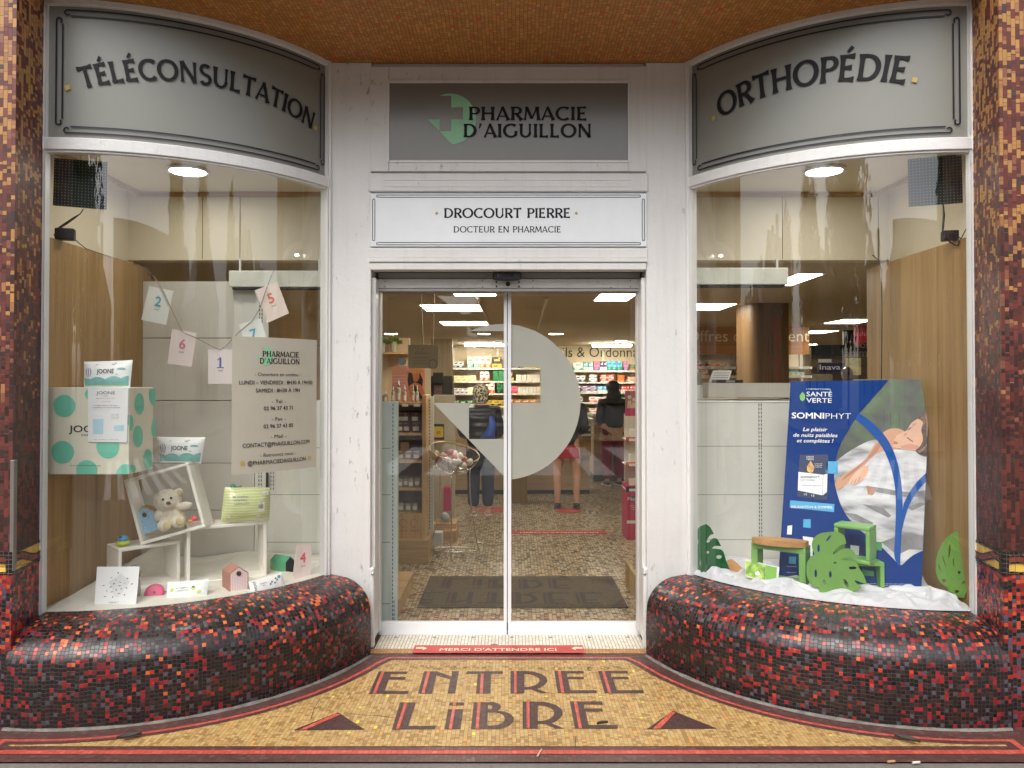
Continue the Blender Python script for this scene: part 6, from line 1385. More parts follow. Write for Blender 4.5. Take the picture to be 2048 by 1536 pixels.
# inner display beyond the right partition
t = thing('dark_display', 'dark wall unit with a white on blue brand plate behind the blue poster', 'display', V(1680, 760, 11)); 
def ib(name, px0, px1, py0, py1, Y, m, dep=.05, par=None): a, c = V(px0, py1, Y), V(px1, py0, Y); return MB().box(a.x, c.x, Y, Y + dep, a.z, c.z).build(name, m, par)
ib('dark_screen', 1622, 1690, 690, 712, 11.2, BLK, .06, t); ib('backboard', 1622, 1740, 708, 800, 11.4, wood('grey_wood', C(120, 100, 76), C(166, 144, 116), 'x'), .05, t)
pn = ib('brand_plate', 1637, 1700, 726, 744, 11.1, mat('indigo_plate', C(34, 28, 92), .4), .03, t); b = MB(); q = V(1660, 739, 11.09); put(b, 'Inava', .075, lambda u, v: Vector((u, 11.09, v)), q.x, q.z, off=.02, width=V(1681, 0, 11.09).x - V(1640, 0, 11.09).x); b.build('lettering', PAPER, pn)
ib('price_card', 1637, 1663, 718, 725, 11.1, PAPER, .01, t); ib('rack', 1580, 1665, 748, 800, 11.0, mat('grey_boxes', C(150, 138, 120), .6, var=.2, scale=12), .2, t)
b = MB(); q = V(1716, 709, 11.3); put(b, 'Nos', .11, lambda u, v: Vector((u, 11.38, v)), V(1722, 696, 11.38).x, V(0, 696, 11.38).z); put(b, 'animaux', .13, lambda u, v: Vector((u, 11.38, v)), V(1690, 714, 11.38).x, V(0, 714, 11.38).z, align='L'); o = b.build('wall_lettering', mat('pale_grey_letter', C(206, 196, 178), .6)); tag(o, 'pale lettering reading Nos animaux beside the red strips', 'sign')
o = ib('dark_board', 1688, 1760, 640, 722, 11.42, mat('dark_brown_board', C(70, 58, 46), .6)); tag(o, 'dark brown wall board behind the red hanging strips', 'board')
t = thing('hanging_strips', 'bundle of red hanging strips inside the right window', 'decoration', V(1722, 690, 10.5)); b = MB()
for i in range(7): x = 1709 + i * 4.2; b.tube([V(x, 648, 10.5), V(x + .5, 672, 10.45), V(x + 1, 688 + 3 * math.sin(i), 10.5)], [.012, .013, .010], 6)
b.build('strip', mat('red_gloss', C(196, 38, 54), .35), t)
o = ib('notice_card', 1691, 1722, 716, 750, 10.9, mat('yellow_blue_card', C(222, 214, 150), .6, var=.3, scale=9), .01); tag(o, 'pale yellow notice card right of the blue brand plate', 'card')
t = thing('round_mirror', 'small oval mirror with a dark frame right of the blue brand plate', 'mirror', V(1693, 775, 10)); q = V(1693, 749, 10.0)
MB().ell(q, (.085, .012, .11)).build('mirror_frame', mat('brown_frame', C(64, 40, 40), .4), t, smooth=True); MB().ell(q - Vector((0, .004, 0)), (.072, .012, .096)).build('mirror_glass', mat('mirror_face', (.5, .5, .48, 1), .05, 1.0), t, smooth=True); MB().tube([q - Vector((0, 0, .1)), q - Vector((0, 0, .30))], .01, 6).build('stem', STEEL, t)
# white service desk seen above the right partition
sd_ = thing('service_desk', 'white service desk top behind the right partition', 'desk', V(1470, 800, 5.6)); ib('desk_front', 1417, 1600, 766, 795, 5.3, PANEL, .4, sd_); ib('desk_body', 1330, 1600, 800, 1100, 5.4, PANEL, .5, sd_)
t = thing('leaflet_holder', 'clear acrylic leaflet holder at the left edge of the right window', 'holder', V(1395, 795, 5.5)); ib('clear_box', 1372, 1404, 745, 797, 5.5, mat('clear_acrylic', C(190, 194, 184), .15, trans=.6), .1, t); ib('leaflets', 1394, 1412, 770, 796, 5.45, PAPER, .03, t)
f = plane3(V(1422, 767, 5.5), V(1455, 767, 5.5), V(1428, 742, 5.6)); o = slab([(1426, 741), (1464, 741), (1456, 763), (1418, 764)], .006, PAPER, 'price_board', None, f); tag(o, 'tilted white lined sheet on the service desk', 'sheet')
b = MB(); [b.quad(f(1428 - i * 1.6, 746 + i * 4.5, .002), f(1459 - i * 1.6, 746 + i * 4.5, .002), f(1458.8 - i * 1.6, 746.8 + i * 4.5, .002), f(1427.8 - i * 1.6, 746.8 + i * 4.5, .002)) for i in range(4)]; b.build('printed_line', GREYP, o)
t = thing('payment_tray', 'black card tray on the white service desk', 'tray', V(1458, 766, 5.4)); ib('tray', 1433, 1486, 760, 766, 5.4, BLK, .15, t); ib('silver_label', 1452, 1470, 760.5, 764.5, 5.395, STEEL, .004, t)
# ---- counters
CTR = wood('beige_counter', C(150, 124, 90), C(180, 152, 114), 'x')
t = thing('sales_counter', 'beige wood sales counter in front of the two customers at the left', 'counter', (-.2, 10.7, 0)); a, c = V(905, 0, 10.7), V(1178, 0, 10.7)
MB().box(a.x, c.x, 10.7, 11.3, .06, 1.02).build('front_panel', CTR, t); MB().box(a.x - .03, c.x + .03, 10.66, 11.35, 1.02, 1.06).build('worktop', SHELF, t); MB().box(a.x, c.x, 10.74, 11.2, 0, .06).build('plinth', BLK, t)
t = thing('sales_counter', 'beige wood sales counter in front of the woman with magenta trousers', 'counter', (1.6, 12.1, 0)); a, c = V(1186, 0, 12.1), V(1330, 0, 12.1)
MB().box(a.x, c.x, 12.1, 12.7, .1, 1.02).build('front_panel', CTR, t); MB().box(a.x, c.x, 12.14, 12.7, 0, .1).build('plinth', mat('slate_plinth', C(60, 66, 72), .6), t); MB().box(a.x - .02, c.x + .02, 12.06, 12.72, 1.02, 1.06).build('worktop', SHELF, t)
o = ib('ochre_panel', 1142, 1182, 846, 912, 10.55, wood('ochre_panel_wood', C(120, 86, 26), C(160, 120, 44), 'z'), .1); tag(o, 'ochre wood side panel of the counter right of the grey film', 'panel')
t = thing('paper_tray', 'stack of grey paper trays on the counter end', 'tray', V(1172, 870, 10.4))
for i in range(4): ib('tray', 1164, 1188, 838 + i * 10, 842 + i * 10, 10.4, mat('pale_tray', C(176, 176, 160), .4), .25, t)
# ---- mat, floor stickers
MAT = NT('charcoal_mat'); _c = MAT.n('TexCoord').outputs['Object']; _n = MAT.noise(_c, 420, 3, .8)
MAT.set(MAT.p.inputs['Base Color'], MAT.mix(_n, C(50, 46, 40), C(82, 76, 66))); MAT.p.inputs['Roughness'].default_value = .95; MAT.set(MAT.p.inputs['Normal'], MAT.bump(_n, 1, .004)); MAT = MAT.m
a, c = G(834.5, 1216.5), G(1256.5, 1154.5); t = thing('door_mat', 'dark grey door mat just inside the sliding door', 'mat', ((a.x + c.x) / 2, (a.y + c.y) / 2, 0))
xL, xR = a.x, G(1256.5, 1216.5).x; MB().box(xL, xR, a.y, c.y, .001, .010).build('rubber_edge', mat('mat_rubber', C(44, 40, 36), .7), t, bevel=.003); MB().box(xL + .03, xR - .03, a.y + .03, c.y - .03, .0105, .0135).build('pile', MAT, t)
a, c = G(1022, 1068), G(1212, 1063); o = MB().box(a.x, c.x, a.y, c.y + .02, .001, .004).build('floor_sticker', RST); tag(o, 'long red waiting line sticker on the shop floor', 'sticker')
b = MB(); put(b, "MERCI D'ATTENDRE ICI", .05, lambda u, v: Vector((u, v, .0055)), (a.x + c.x) / 2, a.y + .015, width=.8); b.build('lettering', PAPER, o)
for px, py, lab in ((985, 1020, 'round red floor sticker under the shoes of the woman with the headscarf'), (1136, 1021, 'round red floor sticker under the customer with bare legs')):
    q = G(px, py); o = MB().lathe([(.17, .001), (.17, .004), (.02, .004)], q, 28).build('round_floor_sticker', RST); tag(o, lab, 'sticker', 'round red floor stickers')
# ---- left shelving just inside the door
a, c = V(757, 0, 4.90), V(797, 0, 4.90)
t = thing('shelf_end_panel', 'tall pale green white end panel with a slot strip inside the door', 'panel', (a.x, 4.95, 0)); zt = V(0, 803, 4.99).z
MINTW = mat('minty_white_panel', C(214, 228, 224), .3, var=.02)
MB().box(-.90, V(797, 0, 4.99).x, 4.985, 5.04, 0, zt).build('board', MINTW, t, bevel=.004)
b = MB(); slots(b, 786, .02, zt - .01, 4.984, .027, .005, False); slots(b, 789, .02, .14, 4.984, .027, .005, False); b.build('slot_row', SLOT, t)
for y in (897, 990, 1085, 1208): z = V(0, y, 4.985).z; MB().box(-.89, V(783, 0, 4.985).x, 4.984, 4.985, z, z + .003).build('panel_joint', SLOT, t)
o = MB().box(-.86, V(808, 0, 5.3).x, 5.1, 5.9, 0, .11).build('wood_step', OAKX); tag(o, 'low pale wood kick box at the foot of the pale end panel', 'box')
o = MB().box(V(1273, 0, 5.4).x, .9, 5.3, 6.0, 0, .17).build('wood_step', OAKX); tag(o, 'low pale wood box at the right edge of the doorway', 'box')
YW = 6.72
ws = thing('wood_shelf', 'pale wood product shelf with jars and bottles left inside the door', 'shelf', V(828, 1113, YW)); xl0, xr0 = V(770, 0, YW).x, V(846, 0, YW).x; xr1 = V(864, 0, YW).x
zy = {y: V(0, y, YW).z for y in (805, 866, 921, 976, 1026, 1067, 1076, 732)}
MB().box(xl0, V(861, 0, YW).x, YW - .12, YW + .34, 0, zy[1076]).build('plinth', OAKX, ws); MB().box(xl0, xr0, YW - .01, YW + .01, zy[1076], zy[1026]).build('front_board', PINE, ws)
for y in (805, 866, 921, 976, 1026): MB().box(xl0, xr0, YW, YW + .30, zy[y] - .022, zy[y]).build('shelf_board', PINE, ws)
MB().box(xl0, xr0, YW + .30, YW + .33, zy[1076], zy[805]).build('back_board', wood('brown_back_wood', C(84, 58, 34), C(130, 96, 58), 'z'), ws)
MB().box(xr0, V(854, 0, YW).x, YW - .02, YW + .33, zy[1076], V(0, 790, YW).z).build('side_board', PINE, ws, bevel=.004)
b = MB(); b.box(V(806, 0, YW).x, V(818, 0, YW).x, YW - .002, YW, zy[805] - .035, zy[805] - .012); b.box(V(829, 0, YW).x, V(842, 0, YW).x, YW - .002, YW, zy[805] - .035, zy[805] - .012); b.box(V(819, 0, YW).x, V(830, 0, YW).x, YW - .002, YW, zy[1026] - .022, zy[1026]); b.build('price_label', PAPER, ws)
b = MB(); f = lambda u, v: Vector((u, YW - .0115, v)); q = V(808, 1062, YW); put(b, 'recyclable', .012, f, q.x, q.z); q = V(830, 1062, YW); put(b, 'rechargeable', .012, f, q.x, q.z)
for px in (806, 828):
    q = V(px, 1046, YW); line2(b, [(q.x - .028 + .05 * math.cos(R_(k)) * .6 + .03, q.z + .035 * math.sin(R_(k))) for k in range(0, 330, 20)], .0025, f)
b.build('printed_mark', BR, ws)
sp = MB(); a, c = V(857, 0, 6.9), V(868, 0, 6.9); sp_ = thing('slotted_post', 'grey white slotted post right of the wood product shelf', 'post', (a.x, 6.9, 0)); MB().box(a.x, c.x, 6.9, 6.96, .22, V(0, 793, 6.9).z).build('upright', PANEL, sp_)
b = MB(); slots(b, 859.5, .24, V(0, 797, 6.9).z, 6.899, .03, .006, False); b.build('slot_row', SLOT, sp_)
# jars and bottles
JG = mat('jar_glass', C(206, 200, 182), .08, trans=.25, coat=.3); WAX = mat('cream_wax', C(226, 214, 190), .6); STEELLID = mat('jar_lid', C(150, 140, 122), .35, .6); AMB = mat('amber_candle', C(120, 70, 40), .3)
def jar(px, y0, r, h, m, label, grp, lidm=STEELLID, dy=.1):
    q = V(px, 0, YW + dy); z = zy[y0]; t = thing('jar', label, 'jar', (q.x, YW + dy, z), grp)
    MB().lathe([(r * .9, .0005), (r, .006), (r, h * .8), (r * .9, h * .86)], (q.x, YW + dy, z), 18).build('glass_body', m, t, smooth=True)
    MB().lathe([(r * .94, h * .865), (r * .97, h * .88), (r * .97, h), (r * .3, h * 1.01)], (q.x, YW + dy, z), 18).build('lid', lidm, t, smooth=True)
    MB().grid(lambda u, v: (q.x + r * 1.012 * math.sin((u - .5) * 1.5), YW + dy - r * 1.012 * math.cos((u - .5) * 1.5), z + h * (.2 + .4 * v)), 8, 1).build('paper_label', PAPER, t)
for i, px in enumerate((802, 815, 834)): jar(px, 866, .033 if px != 834 else .04, .085, AMB, f'brown candle jar, lower {("left","middle","right")[i]} of the stacked ones on the second shelf', 'brown candle jars stacked on the wood shelf')
for i, px in enumerate((803, 813, 832)):
    q = V(px, 0, YW + .1); zy['u'] = zy[866] + .088; r = .033 if px != 832 else .04
    jar(px, 'u', r, .085, AMB, f'brown candle jar, upper {("left","middle","right")[i]} of the stacked ones on the second shelf', 'brown candle jars stacked on the wood shelf')
for i, px in enumerate((803, 818, 835)): jar(px, 921, .034, .075, mat('peach_jar', C(190, 150, 110), .3), f'{("left","middle","right")[i]} squat peach jar on the third shelf', 'squat peach jars on the third shelf', WAX)
for i, px in enumerate((802, 814, 824, 836)): jar(px, 976, .026, .08, JG, f'{("first","second","third","fourth")[i]} clear jar from the left on the fourth shelf', 'clear jars on the fourth shelf', STEELLID, .06 + .05 * (i % 2))
for i, px in enumerate((804, 819, 832)): jar(px, 1026, .028, .08, JG, f'{("left","middle","right")[i]} clear jar on the lowest shelf', 'clear jars on the lowest shelf')
o = MB().box(V(799, 0, YW).x, V(816, 0, YW).x, YW + .12, YW + .2, zy[921] + .077, zy[921] + .15).build('kraft_box', KRAFT); tag(o, 'small kraft box on the squat jars of the third shelf', 'box')
BOT = mat('glass_bottle', C(216, 206, 186), .1, trans=.2, coat=.3); BOT2 = mat('peach_bottle', C(196, 156, 116), .15, trans=.2)
def bottle(px, w, h, m, label, capm, dy=.08):
    q = V(px, 0, YW + dy); z = zy[805]; r = w / 2; t = thing('bottle', label, 'bottle', (q.x, YW + dy, z), 'small bottles on top of the wood shelf')
    MB().lathe([(r * .9, .0005), (r, .006), (r, h * .55), (r * .8, h * .62), (r * .35, h * .66)], (q.x, YW + dy, z), 16).build('glass_body', m, t, smooth=True)
    MB().lathe([(r * .42, h * .665), (r * .42, h * .82), (r * .2, h * .84), (r * .2, h)], (q.x, YW + dy, z), 14).build('cap', capm, t, smooth=True)
    MB().grid(lambda u, v: (q.x + r * 1.012 * math.sin((u - .5) * 1.4), YW + dy - r * 1.012 * math.cos((u - .5) * 1.4), z + h * (.12 + .3 * v)), 8, 1).build('paper_label', PAPER, t)
for i, (px, w, h, m, cp, lab) in enumerate(((788, .034, .15, BOT, STEEL, 'spray bottle with a silver cap, third from the left'), (799, .042, .20, BOT, STEEL, 'tallest spray bottle in the middle of the row'), (811, .034, .15, BOT, STEEL, 'spray bottle right of the tallest one'), (828, .03, .15, BOT, STEEL, 'slim spray bottle, second from the right'), (836, .03, .15, BOT, STEEL, 'slim spray bottle at the right end of the row'),
        (763, .042, .11, BOT2, ALU, 'peach bottle with a pale cap at the left end of the row'), (773, .042, .11, BOT2, ALU, 'peach bottle with a pale cap, second from the left'))): bottle(px, w, h, m, lab, cp)
# pink poster behind the bottles
YP = YW + .26; a, c = V(784, 805, YP), V(850, 732, YP); kP = YP / F
pp = MB().box(a.x, c.x, YP, YP + .012, zy[805], c.z).build('pink_poster', mat('pink_print', C(222, 150, 130), .5)); tag(pp, 'pink poster of a woman in a straw hat behind the small bottles', 'poster')
def p2(b, pts, lay): b.poly([V(x, y, YP - .001 - .0012 * lay) for x, y in pts])
for nm, pts, lay, m in (('hair', [(818, 742), (838, 742), (846, 760), (842, 790), (828, 792), (818, 780), (815, 760)], 1, mat('dark_hair_print', C(52, 36, 30), .6)), ('face', [(824, 744), (838, 744), (839, 756), (834, 764), (827, 762)], 2, mat('tan_skin_print', C(196, 122, 82), .6)), ('shoulder', [(818, 772), (830, 764), (842, 770), (850, 786), (850, 803), (832, 803), (820, 792)], 2, mat('tan_skin_print', C(196, 122, 82), .6)),
        ('straw_hat', [(812, 744), (822, 740), (826, 731.5), (840, 731.5), (844, 740), (850, 744), (838, 747), (822, 746)], 3, mat('straw_print', C(206, 138, 70), .6)), ('dark_top', [(824, 774), (830, 770), (846, 796), (842, 800)], 3, mat('black_top_print', C(40, 34, 34), .6))):
    b = MB(); p2(b, pts, lay); b.build(nm, m, pp)
b = MB(); [put(b, 'Soin naturel bio', 2.2 * kP, lambda u, v: Vector((u, YP - .002, v)), V(799, 752 + i * 6, YP).x, V(0, 752 + i * 6, YP).z, width=24 * kP) for i in range(6)]; b.build('lettering', PAPER, pp)
t = MB().poly([V(804 + 8.5 * math.cos(R_(k)), 723 + 8 * math.sin(R_(k)), YP) for k in range(0, 360, 20)]).build('blue_disc', mat('slate_blue_card', C(120, 126, 134), .6)); tag(t, 'grey blue round tag above the pink poster', 'tag')
# pale hanging notice and the planted shelf behind
a, c = V(816, 736, 6.2), V(877, 690, 6.2); hn = MB().box(a.x, c.x, 6.2, 6.206, a.z, c.z).build('hanging_notice', mat('pale_notice', C(206, 196, 168), .6)); tag(hn, 'pale notice sheet hanging from two cords above the pink poster', 'notice')
b = MB(); [put(b, s, cap * 6.2 / F, lambda u, v: Vector((u, 6.198, v)), V(x, y, 6.2).x, V(0, y, 6.2).z, width=w * 6.2 / F) for s, x, y, w, cap in (('◦', 845, 701, 4, 5), ('NOTRE SÉLECTION', 842, 708, 26, 2.6), ('parfums naturels', 842, 716, 30, 2), ('et bougies', 842, 722, 22, 2), ('fait en France', 842, 728, 26, 2))]
line2(b, [(V(866, 728, 6.2).x + .034 * math.cos(R_(k)), V(866, 728, 6.2).z + .034 * math.sin(R_(k))) for k in range(0, 361, 20)], .004, lambda u, v: Vector((u, 6.198, v))); b.build('lettering', GREYP, hn)
for px, p2x in ((846, 842), (866, 869)): MB().tube([V(px, 690, 6.2), Vector((V(p2x, 600, 6.2).x, 6.2, ZI))], .004, 5).build('cord', mat('pale_cord', C(196, 178, 150), .7), hn)
wall2 = MB().box(V(700, 0, 9).x, V(822, 0, 9).x, 8.9, 9.0, .0, V(0, 676, 8.9).z).build('lit_niche_wall', mat('peach_wall', C(220, 190, 152), .7)); tag(wall2, 'peach lit wall behind the small plants', 'wall')
o = MB().box(V(740, 0, 8.7).x, V(820, 0, 8.7).x, 8.6, 8.9, V(0, 708, 8.6).z, V(0, 704, 8.6).z).build('plant_shelf', PINE); tag(o, 'narrow wood shelf carrying the small plants', 'shelf')
LEAFM = mat('bright_leaf', C(120, 140, 40), .5, var=.4, scale=30)
for px, lab in ((763, 'small bushy plant at the left of the narrow wood shelf'), (787, 'small bushy plant in a clear pot near the pink poster')):
    t = thing('potted_plant', lab, 'plant', V(px, 704, 8.7)); q = V(px, 704, 8.7); MB().lathe([(.035, 0), (.045, .1)], q, 14).build('pot', JG, t); b = MB()
    for i in range(70):
        d = Vector((rs_.gauss(0, 1), rs_.gauss(0, 1) * .5, abs(rs_.gauss(0, .7)) + .1)).normalized(); p = q + Vector((0, 0, .09)) + d * rs_.uniform(.02, .07); e = p + d * rs_.uniform(.03, .06); n_ = d.orthogonal() * .012
        b.add([p, (p + e) / 2 + n_, e, (p + e) / 2 - n_], [(0, 1, 2, 3)])
    b.build('foliage', LEAFM, t)
# brown wall panels with dark shelf between notice and wall shelves
o = ib('ribbed_wall', 862, 905, 678, 800, 12.5, wood('ribbed_beige', C(150, 128, 92), C(190, 168, 130), 'z'), .1); tag(o, 'beige ribbed wall behind the hanging notice', 'wall')
t = thing('dark_shelf', 'dark shelf of black boxes right of the pink poster', 'shelf', V(885, 800, 11)); ib('dark_cabinet', 862, 905, 752, 796, 11.5, mat('dark_cabinet', C(58, 46, 36), .5), .3, t); ib('display_front', 866, 886, 745, 765, 11.3, BLK, .1, t); ib('pink_label', 868, 884, 770, 790, 11.4, mat('mauve_print', C(120, 84, 84), .5, var=.4, scale=30), .02, t)
# beige gondola end with a yellow tag and small shelf
t = thing('shelf_end_panel', 'beige gondola end panel behind the sweet bowl', 'panel', V(888, 1050, 7.9)); ib('board', 866, 910, 790, 1062, 7.9, mat('beige_laminate', C(196, 184, 160), .5), .06, t)
ib('bottom_shelf', 866, 912, 1048, 1062, 7.6, OAKX, .3, t); ib('plinth', 886, 912, 1062, 1092, 7.5, OAKX, .4, t)
yt = thing('yellow_display', 'yellow and black blister card hanging on the beige panel', 'product card', V(878, 868, 7.8)); ib('card', 866, 888, 848, 880, 7.82, BLK, .01, yt); MB().poly([V(877 + 10.5 * max(-.95, min(.95, 1.2 * math.cos(R_(k)))), 864 + 11.5 * max(-.95, min(.95, 1.2 * math.sin(R_(k)))), 7.815) for k in range(0, 360, 10)]).build('yellow_face', mat('yellow_print', C(232, 196, 20), .35), yt)
b = MB(); put(b, '30', .03, lambda u, v: Vector((u, 7.812, v)), V(877, 868, 7.81).x, V(0, 868, 7.81).z); b.build('lettering', INK, yt)
o = ib('orange_tag', 868, 888, 880, 886, 7.81, mat('salmon_print', C(224, 150, 110), .5), .006); tag(o, 'salmon price tag under the yellow blister card', 'tag')
o = ib('pink_carton', 887, 902, 975, 1022, 7.7, mat('magenta_carton', C(196, 24, 92), .4), .12); tag(o, 'tall magenta carton behind the legs of the sweet bowl', 'box')
t = thing('tissue_pack', 'small grey pack on the bottom wood shelf', 'pack', V(890, 1044, 7.5)); q = V(890, 1044, 7.6); MB().ell(q + Vector((0, 0, .045)), (.045, .03, .05)).build('pouch', mat('grey_film', C(170, 172, 170), .3), t, smooth=True)
o = ib('white_case', 864, 884, 1066, 1092, 7.0, mat('white_case', C(200, 200, 200), .4), .12); tag(o, 'small white case on the floor beside the wood shelf plinth', 'case')
# ---- sweet bowl on a wire stand
YBW = 6.75; q = V(906, 915, YBW); kb = YBW / F
sb = thing('sweet_bowl', 'clear bowl of wrapped sweets on a tall wire stand', 'bowl', G(906, 1122))
tl_ = Matrix.Rotation(R_(13), 3, 'Y') @ Matrix.Rotation(R_(14), 3, 'X')
c0 = V(908, 908, YBW)
BGL = glass('bowl_glass', (.95, .96, .95, 1), .10)
MB().lathe([(.06, -.145), (.14, -.125), (.20, -.06), (.225, .0), (.222, .022)], c0, 36, 0, tl_, cap=False).build('glass_bowl', BGL, sb, smooth=True)
MB().tube([c0 + tl_ @ Vector((.224 * math.cos(R_(k)), .224 * math.sin(R_(k)), .022)) for k in range(0, 360, 10)], .0045, 6, closed=True).build('rim', mat('glass_rim', C(190, 178, 140), .1, coat=.6), sb, smooth=True)
W3 = MB(); foot = [G(860, 1106), G(902, 1122), G(958, 1106)]; tops = [V(880, 938, YBW - .02), V(903, 946, YBW - .1), V(940, 936, YBW + .02)]
for tp_, ft in zip(tops, foot):
    mid = (tp_ + ft) / 2 + Vector(((ft.x + .52) * -.25, 0, .04)); pts = []
    for k in range(13):
        u = k / 12; pts.append(tp_ * (1 - u) ** 2 + mid * 2 * u * (1 - u) + (ft + Vector((0, 0, .02))) * u ** 2)
    W3.tube(pts, .006, 7); W3.tube([ft + Vector((.045 * math.cos(R_(k)), .012 * math.cos(R_(k)), .052 + .045 * math.sin(R_(k)))) for k in range(-90, 240, 20)], .005, 6)
pts = [Vector((c0.x + .20 * math.cos(R_(k)), YBW + .1 * math.sin(R_(k)), .09)) for k in range(0, 360, 20)]; W3.tube(pts, .004, 6, closed=True)
W3.tube([c0 + tl_ @ Vector((.15 * math.cos(R_(k)), .15 * math.sin(R_(k)), -.125)) for k in range(0, 360, 20)], .005, 6, closed=True); W3.build('wire_stand', CHROME, sb, smooth=True)
sw = [mat('rose_wrapper', C(176, 84, 76), .35, var=.2, scale=40), mat('white_wrapper', C(232, 226, 216), .4), mat('olive_wrapper', C(178, 152, 96), .35, var=.15, scale=40)]
for i in range(46):
    a = rs_.uniform(0, 6.28); z = -.115 + .085 * (i / 46); R0 = {True: .13, False: .17}[z < -.08]; r = R0 * math.sqrt(rs_.random()); p = c0 + tl_ @ Vector((r * math.cos(a), r * math.sin(a), z + .02))
    k = rs_.choice([0, 0, 1, 1, 2]); M_ = Matrix.Rotation(rs_.uniform(0, 3), 3, 'Z') @ Matrix.Rotation(rs_.uniform(0, 3), 3, 'X')
    L_ = .042 if k != 1 else .026; o = MB().lathe([(.008, -L_), (.023, -L_ * .8), (.026, 0), (.023, L_ * .8), (.008, L_)], (0, 0, 0), 10, 0, M_).build('sweet', sw[k], smooth=True)
    o.location = p; tag(o, ('rose wrapped sweet in the clear bowl', 'round white sweet in the clear bowl', 'olive wrapped sweet in the clear bowl')[k], 'sweet', ('rose wrapped sweets in the bowl', 'white sweets in the bowl', 'olive wrapped sweets in the bowl')[k])
# ---- pink cardboard stand on the right
YK_ = 7.6; ks = thing('cardboard_stand', 'tall pink and white cardboard product stand at the right edge of the doorway', 'stand', V(1264, 1072, YK_)); PKM = mat('magenta_board', C(190, 20, 82), .45, var=.03)
x0, x1 = V(1250, 0, YK_).x, V(1285, 0, YK_).x
MB().box(x0 + .01, x1, YK_, YK_ + .36, 0, V(0, 972, YK_).z).build('base', PKM, ks)
MB().box(x0 + .03, x1, YK_ + .30, YK_ + .34, V(0, 972, YK_).z, V(0, 830, YK_).z).build('back_board', mat('cream_board', C(206, 196, 182), .6), ks)
for y, m in ((980, boxm['navy']), (930, boxm['orange']), (880, boxm['red'])):
    z = V(0, y, YK_).z; MB().box(x0, x1, YK_ + .02, YK_ + .30, z - .004, z + .004).build('tray_floor', PANELW, ks); MB().box(x0, x1, YK_, YK_ + .012, z - .02, z + .028).build('tray_front', m, ks); MB().box(x0 + .03, x1 - .02, YK_ - .002, YK_, z - .012, z + .014).build('price_label', PAPER, ks)
hd = MB().box(x0 - .005, x1, YK_, YK_ + .02, V(0, 832, YK_).z, V(0, 781, YK_).z).build('header_card', mat('mauve_header', C(150, 92, 96), .5), ks)
MB().box(x0 - .005, x1, YK_ - .004, YK_, V(0, 832, YK_).z, V(0, 818, YK_).z).build('header_band', PKM, hd)
b = MB()
for px, h in ((1259, 24), (1268, 18)): b.ell(V(px, 814 - h * .8, YK_ - .002), (.018, .004, .02)); b.poly([V(px - 5, 816, YK_ - .003), V(px + 5, 816, YK_ - .003), V(px + 3, 816 - h * .62, YK_ - .003), V(px - 3, 816 - h * .62, YK_ - .003)])
b.build('figure_print', mat('beige_figure_print', C(206, 176, 150), .6), hd)
MB().box(x0 + .04, x1 - .02, YK_ - .004, YK_, V(0, 1003, YK_).z, V(0, 992, YK_).z).build('name_plate', boxm['navy'], ks)
b = MB(); q = V(1265, 1001, YK_); put(b, 'Pileje', .036, lambda u, v: Vector((u, YK_ - .0055, v)), q.x, q.z, shear=.1)
for i in range(3): q = V(1266, 1012 + i * 4, YK_); put(b, 'EN SAVOIR PLUS', .010, lambda u, v: Vector((u, YK_ - .003, v)), q.x, q.z, width=.06 - .015 * i)
b.build('lettering', PAPER, ks); z = V(0, 1044, YK_).z; MB().box(x0 + .008, x1, YK_ - .003, YK_, z - .015, z + .015).build('white_band', PANELW, ks)
for y, m, n_ in ((930, 'orange', 2), (880, 'red', 2), (980, 'blue', 2)):
    for i in range(n_):
        o = MB().box(-.035, .035, 0, .06, 0, .10).build('small_carton', boxm[m if i else 'white'], bevel=.002); o.location = (x0 + .075 + .085 * i, YK_ + .04, V(0, y, YK_).z + .0045); tag(o, f'{"white" if not i else m} small carton on the {dict(orange="orange", red="red", blue="navy")[m]} edged tray of the pink stand', 'box')

# small lit spot lamp over the shelves seen through the left window
t = thing('spot_lamp', 'small lit spot lamp seen above the opening hours film in the left window', 'light', V(620, 612, 8.2)); q = V(621, 613, 8.2)
MB().tube([Vector((q.x, q.y, ZI)), q + Vector((0, 0, .09))], .008, 6).build('stem', ALU, t)
Mx = Matrix.Rotation(R_(28), 3, 'Y') @ Matrix.Rotation(R_(-35), 3, 'X'); MB().lathe([(.02, .10), (.035, .08), (.04, 0)], q, 16, 0, Mx, cap=False).build('housing', ALU, t, smooth=True); MB().lathe([(.038, .002), (.02, 0)], q, 16, 0, Mx).build('bulb', LED_STRIP, t)
q = V(1757, 289, 3.81); o = MB().box(q.x - .008, q.x + .008, arcs(1, .49, 0, RG + .023).y - .006, arcs(1, .49, 0, RG + .023).y + .002, q.z - .014, q.z + .014).build('cable_clip', BLK); tag(o, 'small black clip on the white rail above the right bowed window', 'clip')
g_ = random.Random(9); b = MB(); q = G(1930, 1196, .43)
for i in range(26):
    p = Vector((q.x + g_.uniform(-.10, .08), q.y - .02 + g_.uniform(-.03, .03), .436 + g_.uniform(0, .006))); r = g_.uniform(.003, .008); b.add([p + Vector((r * math.cos(a), r * .7 * math.sin(a), g_.uniform(-.001, .004))) for a in (0, 1.6, 3.1, 4.7)], [(0, 1, 2, 3)])
o = b.build('dead_leaf_crumbs', mat('dead_leaf_crumb', C(48, 22, 20), .9)); tag(o, 'dark crumbled dead leaves in the outer corner of the right plinth', 'leaf litter', None, 'stuff')
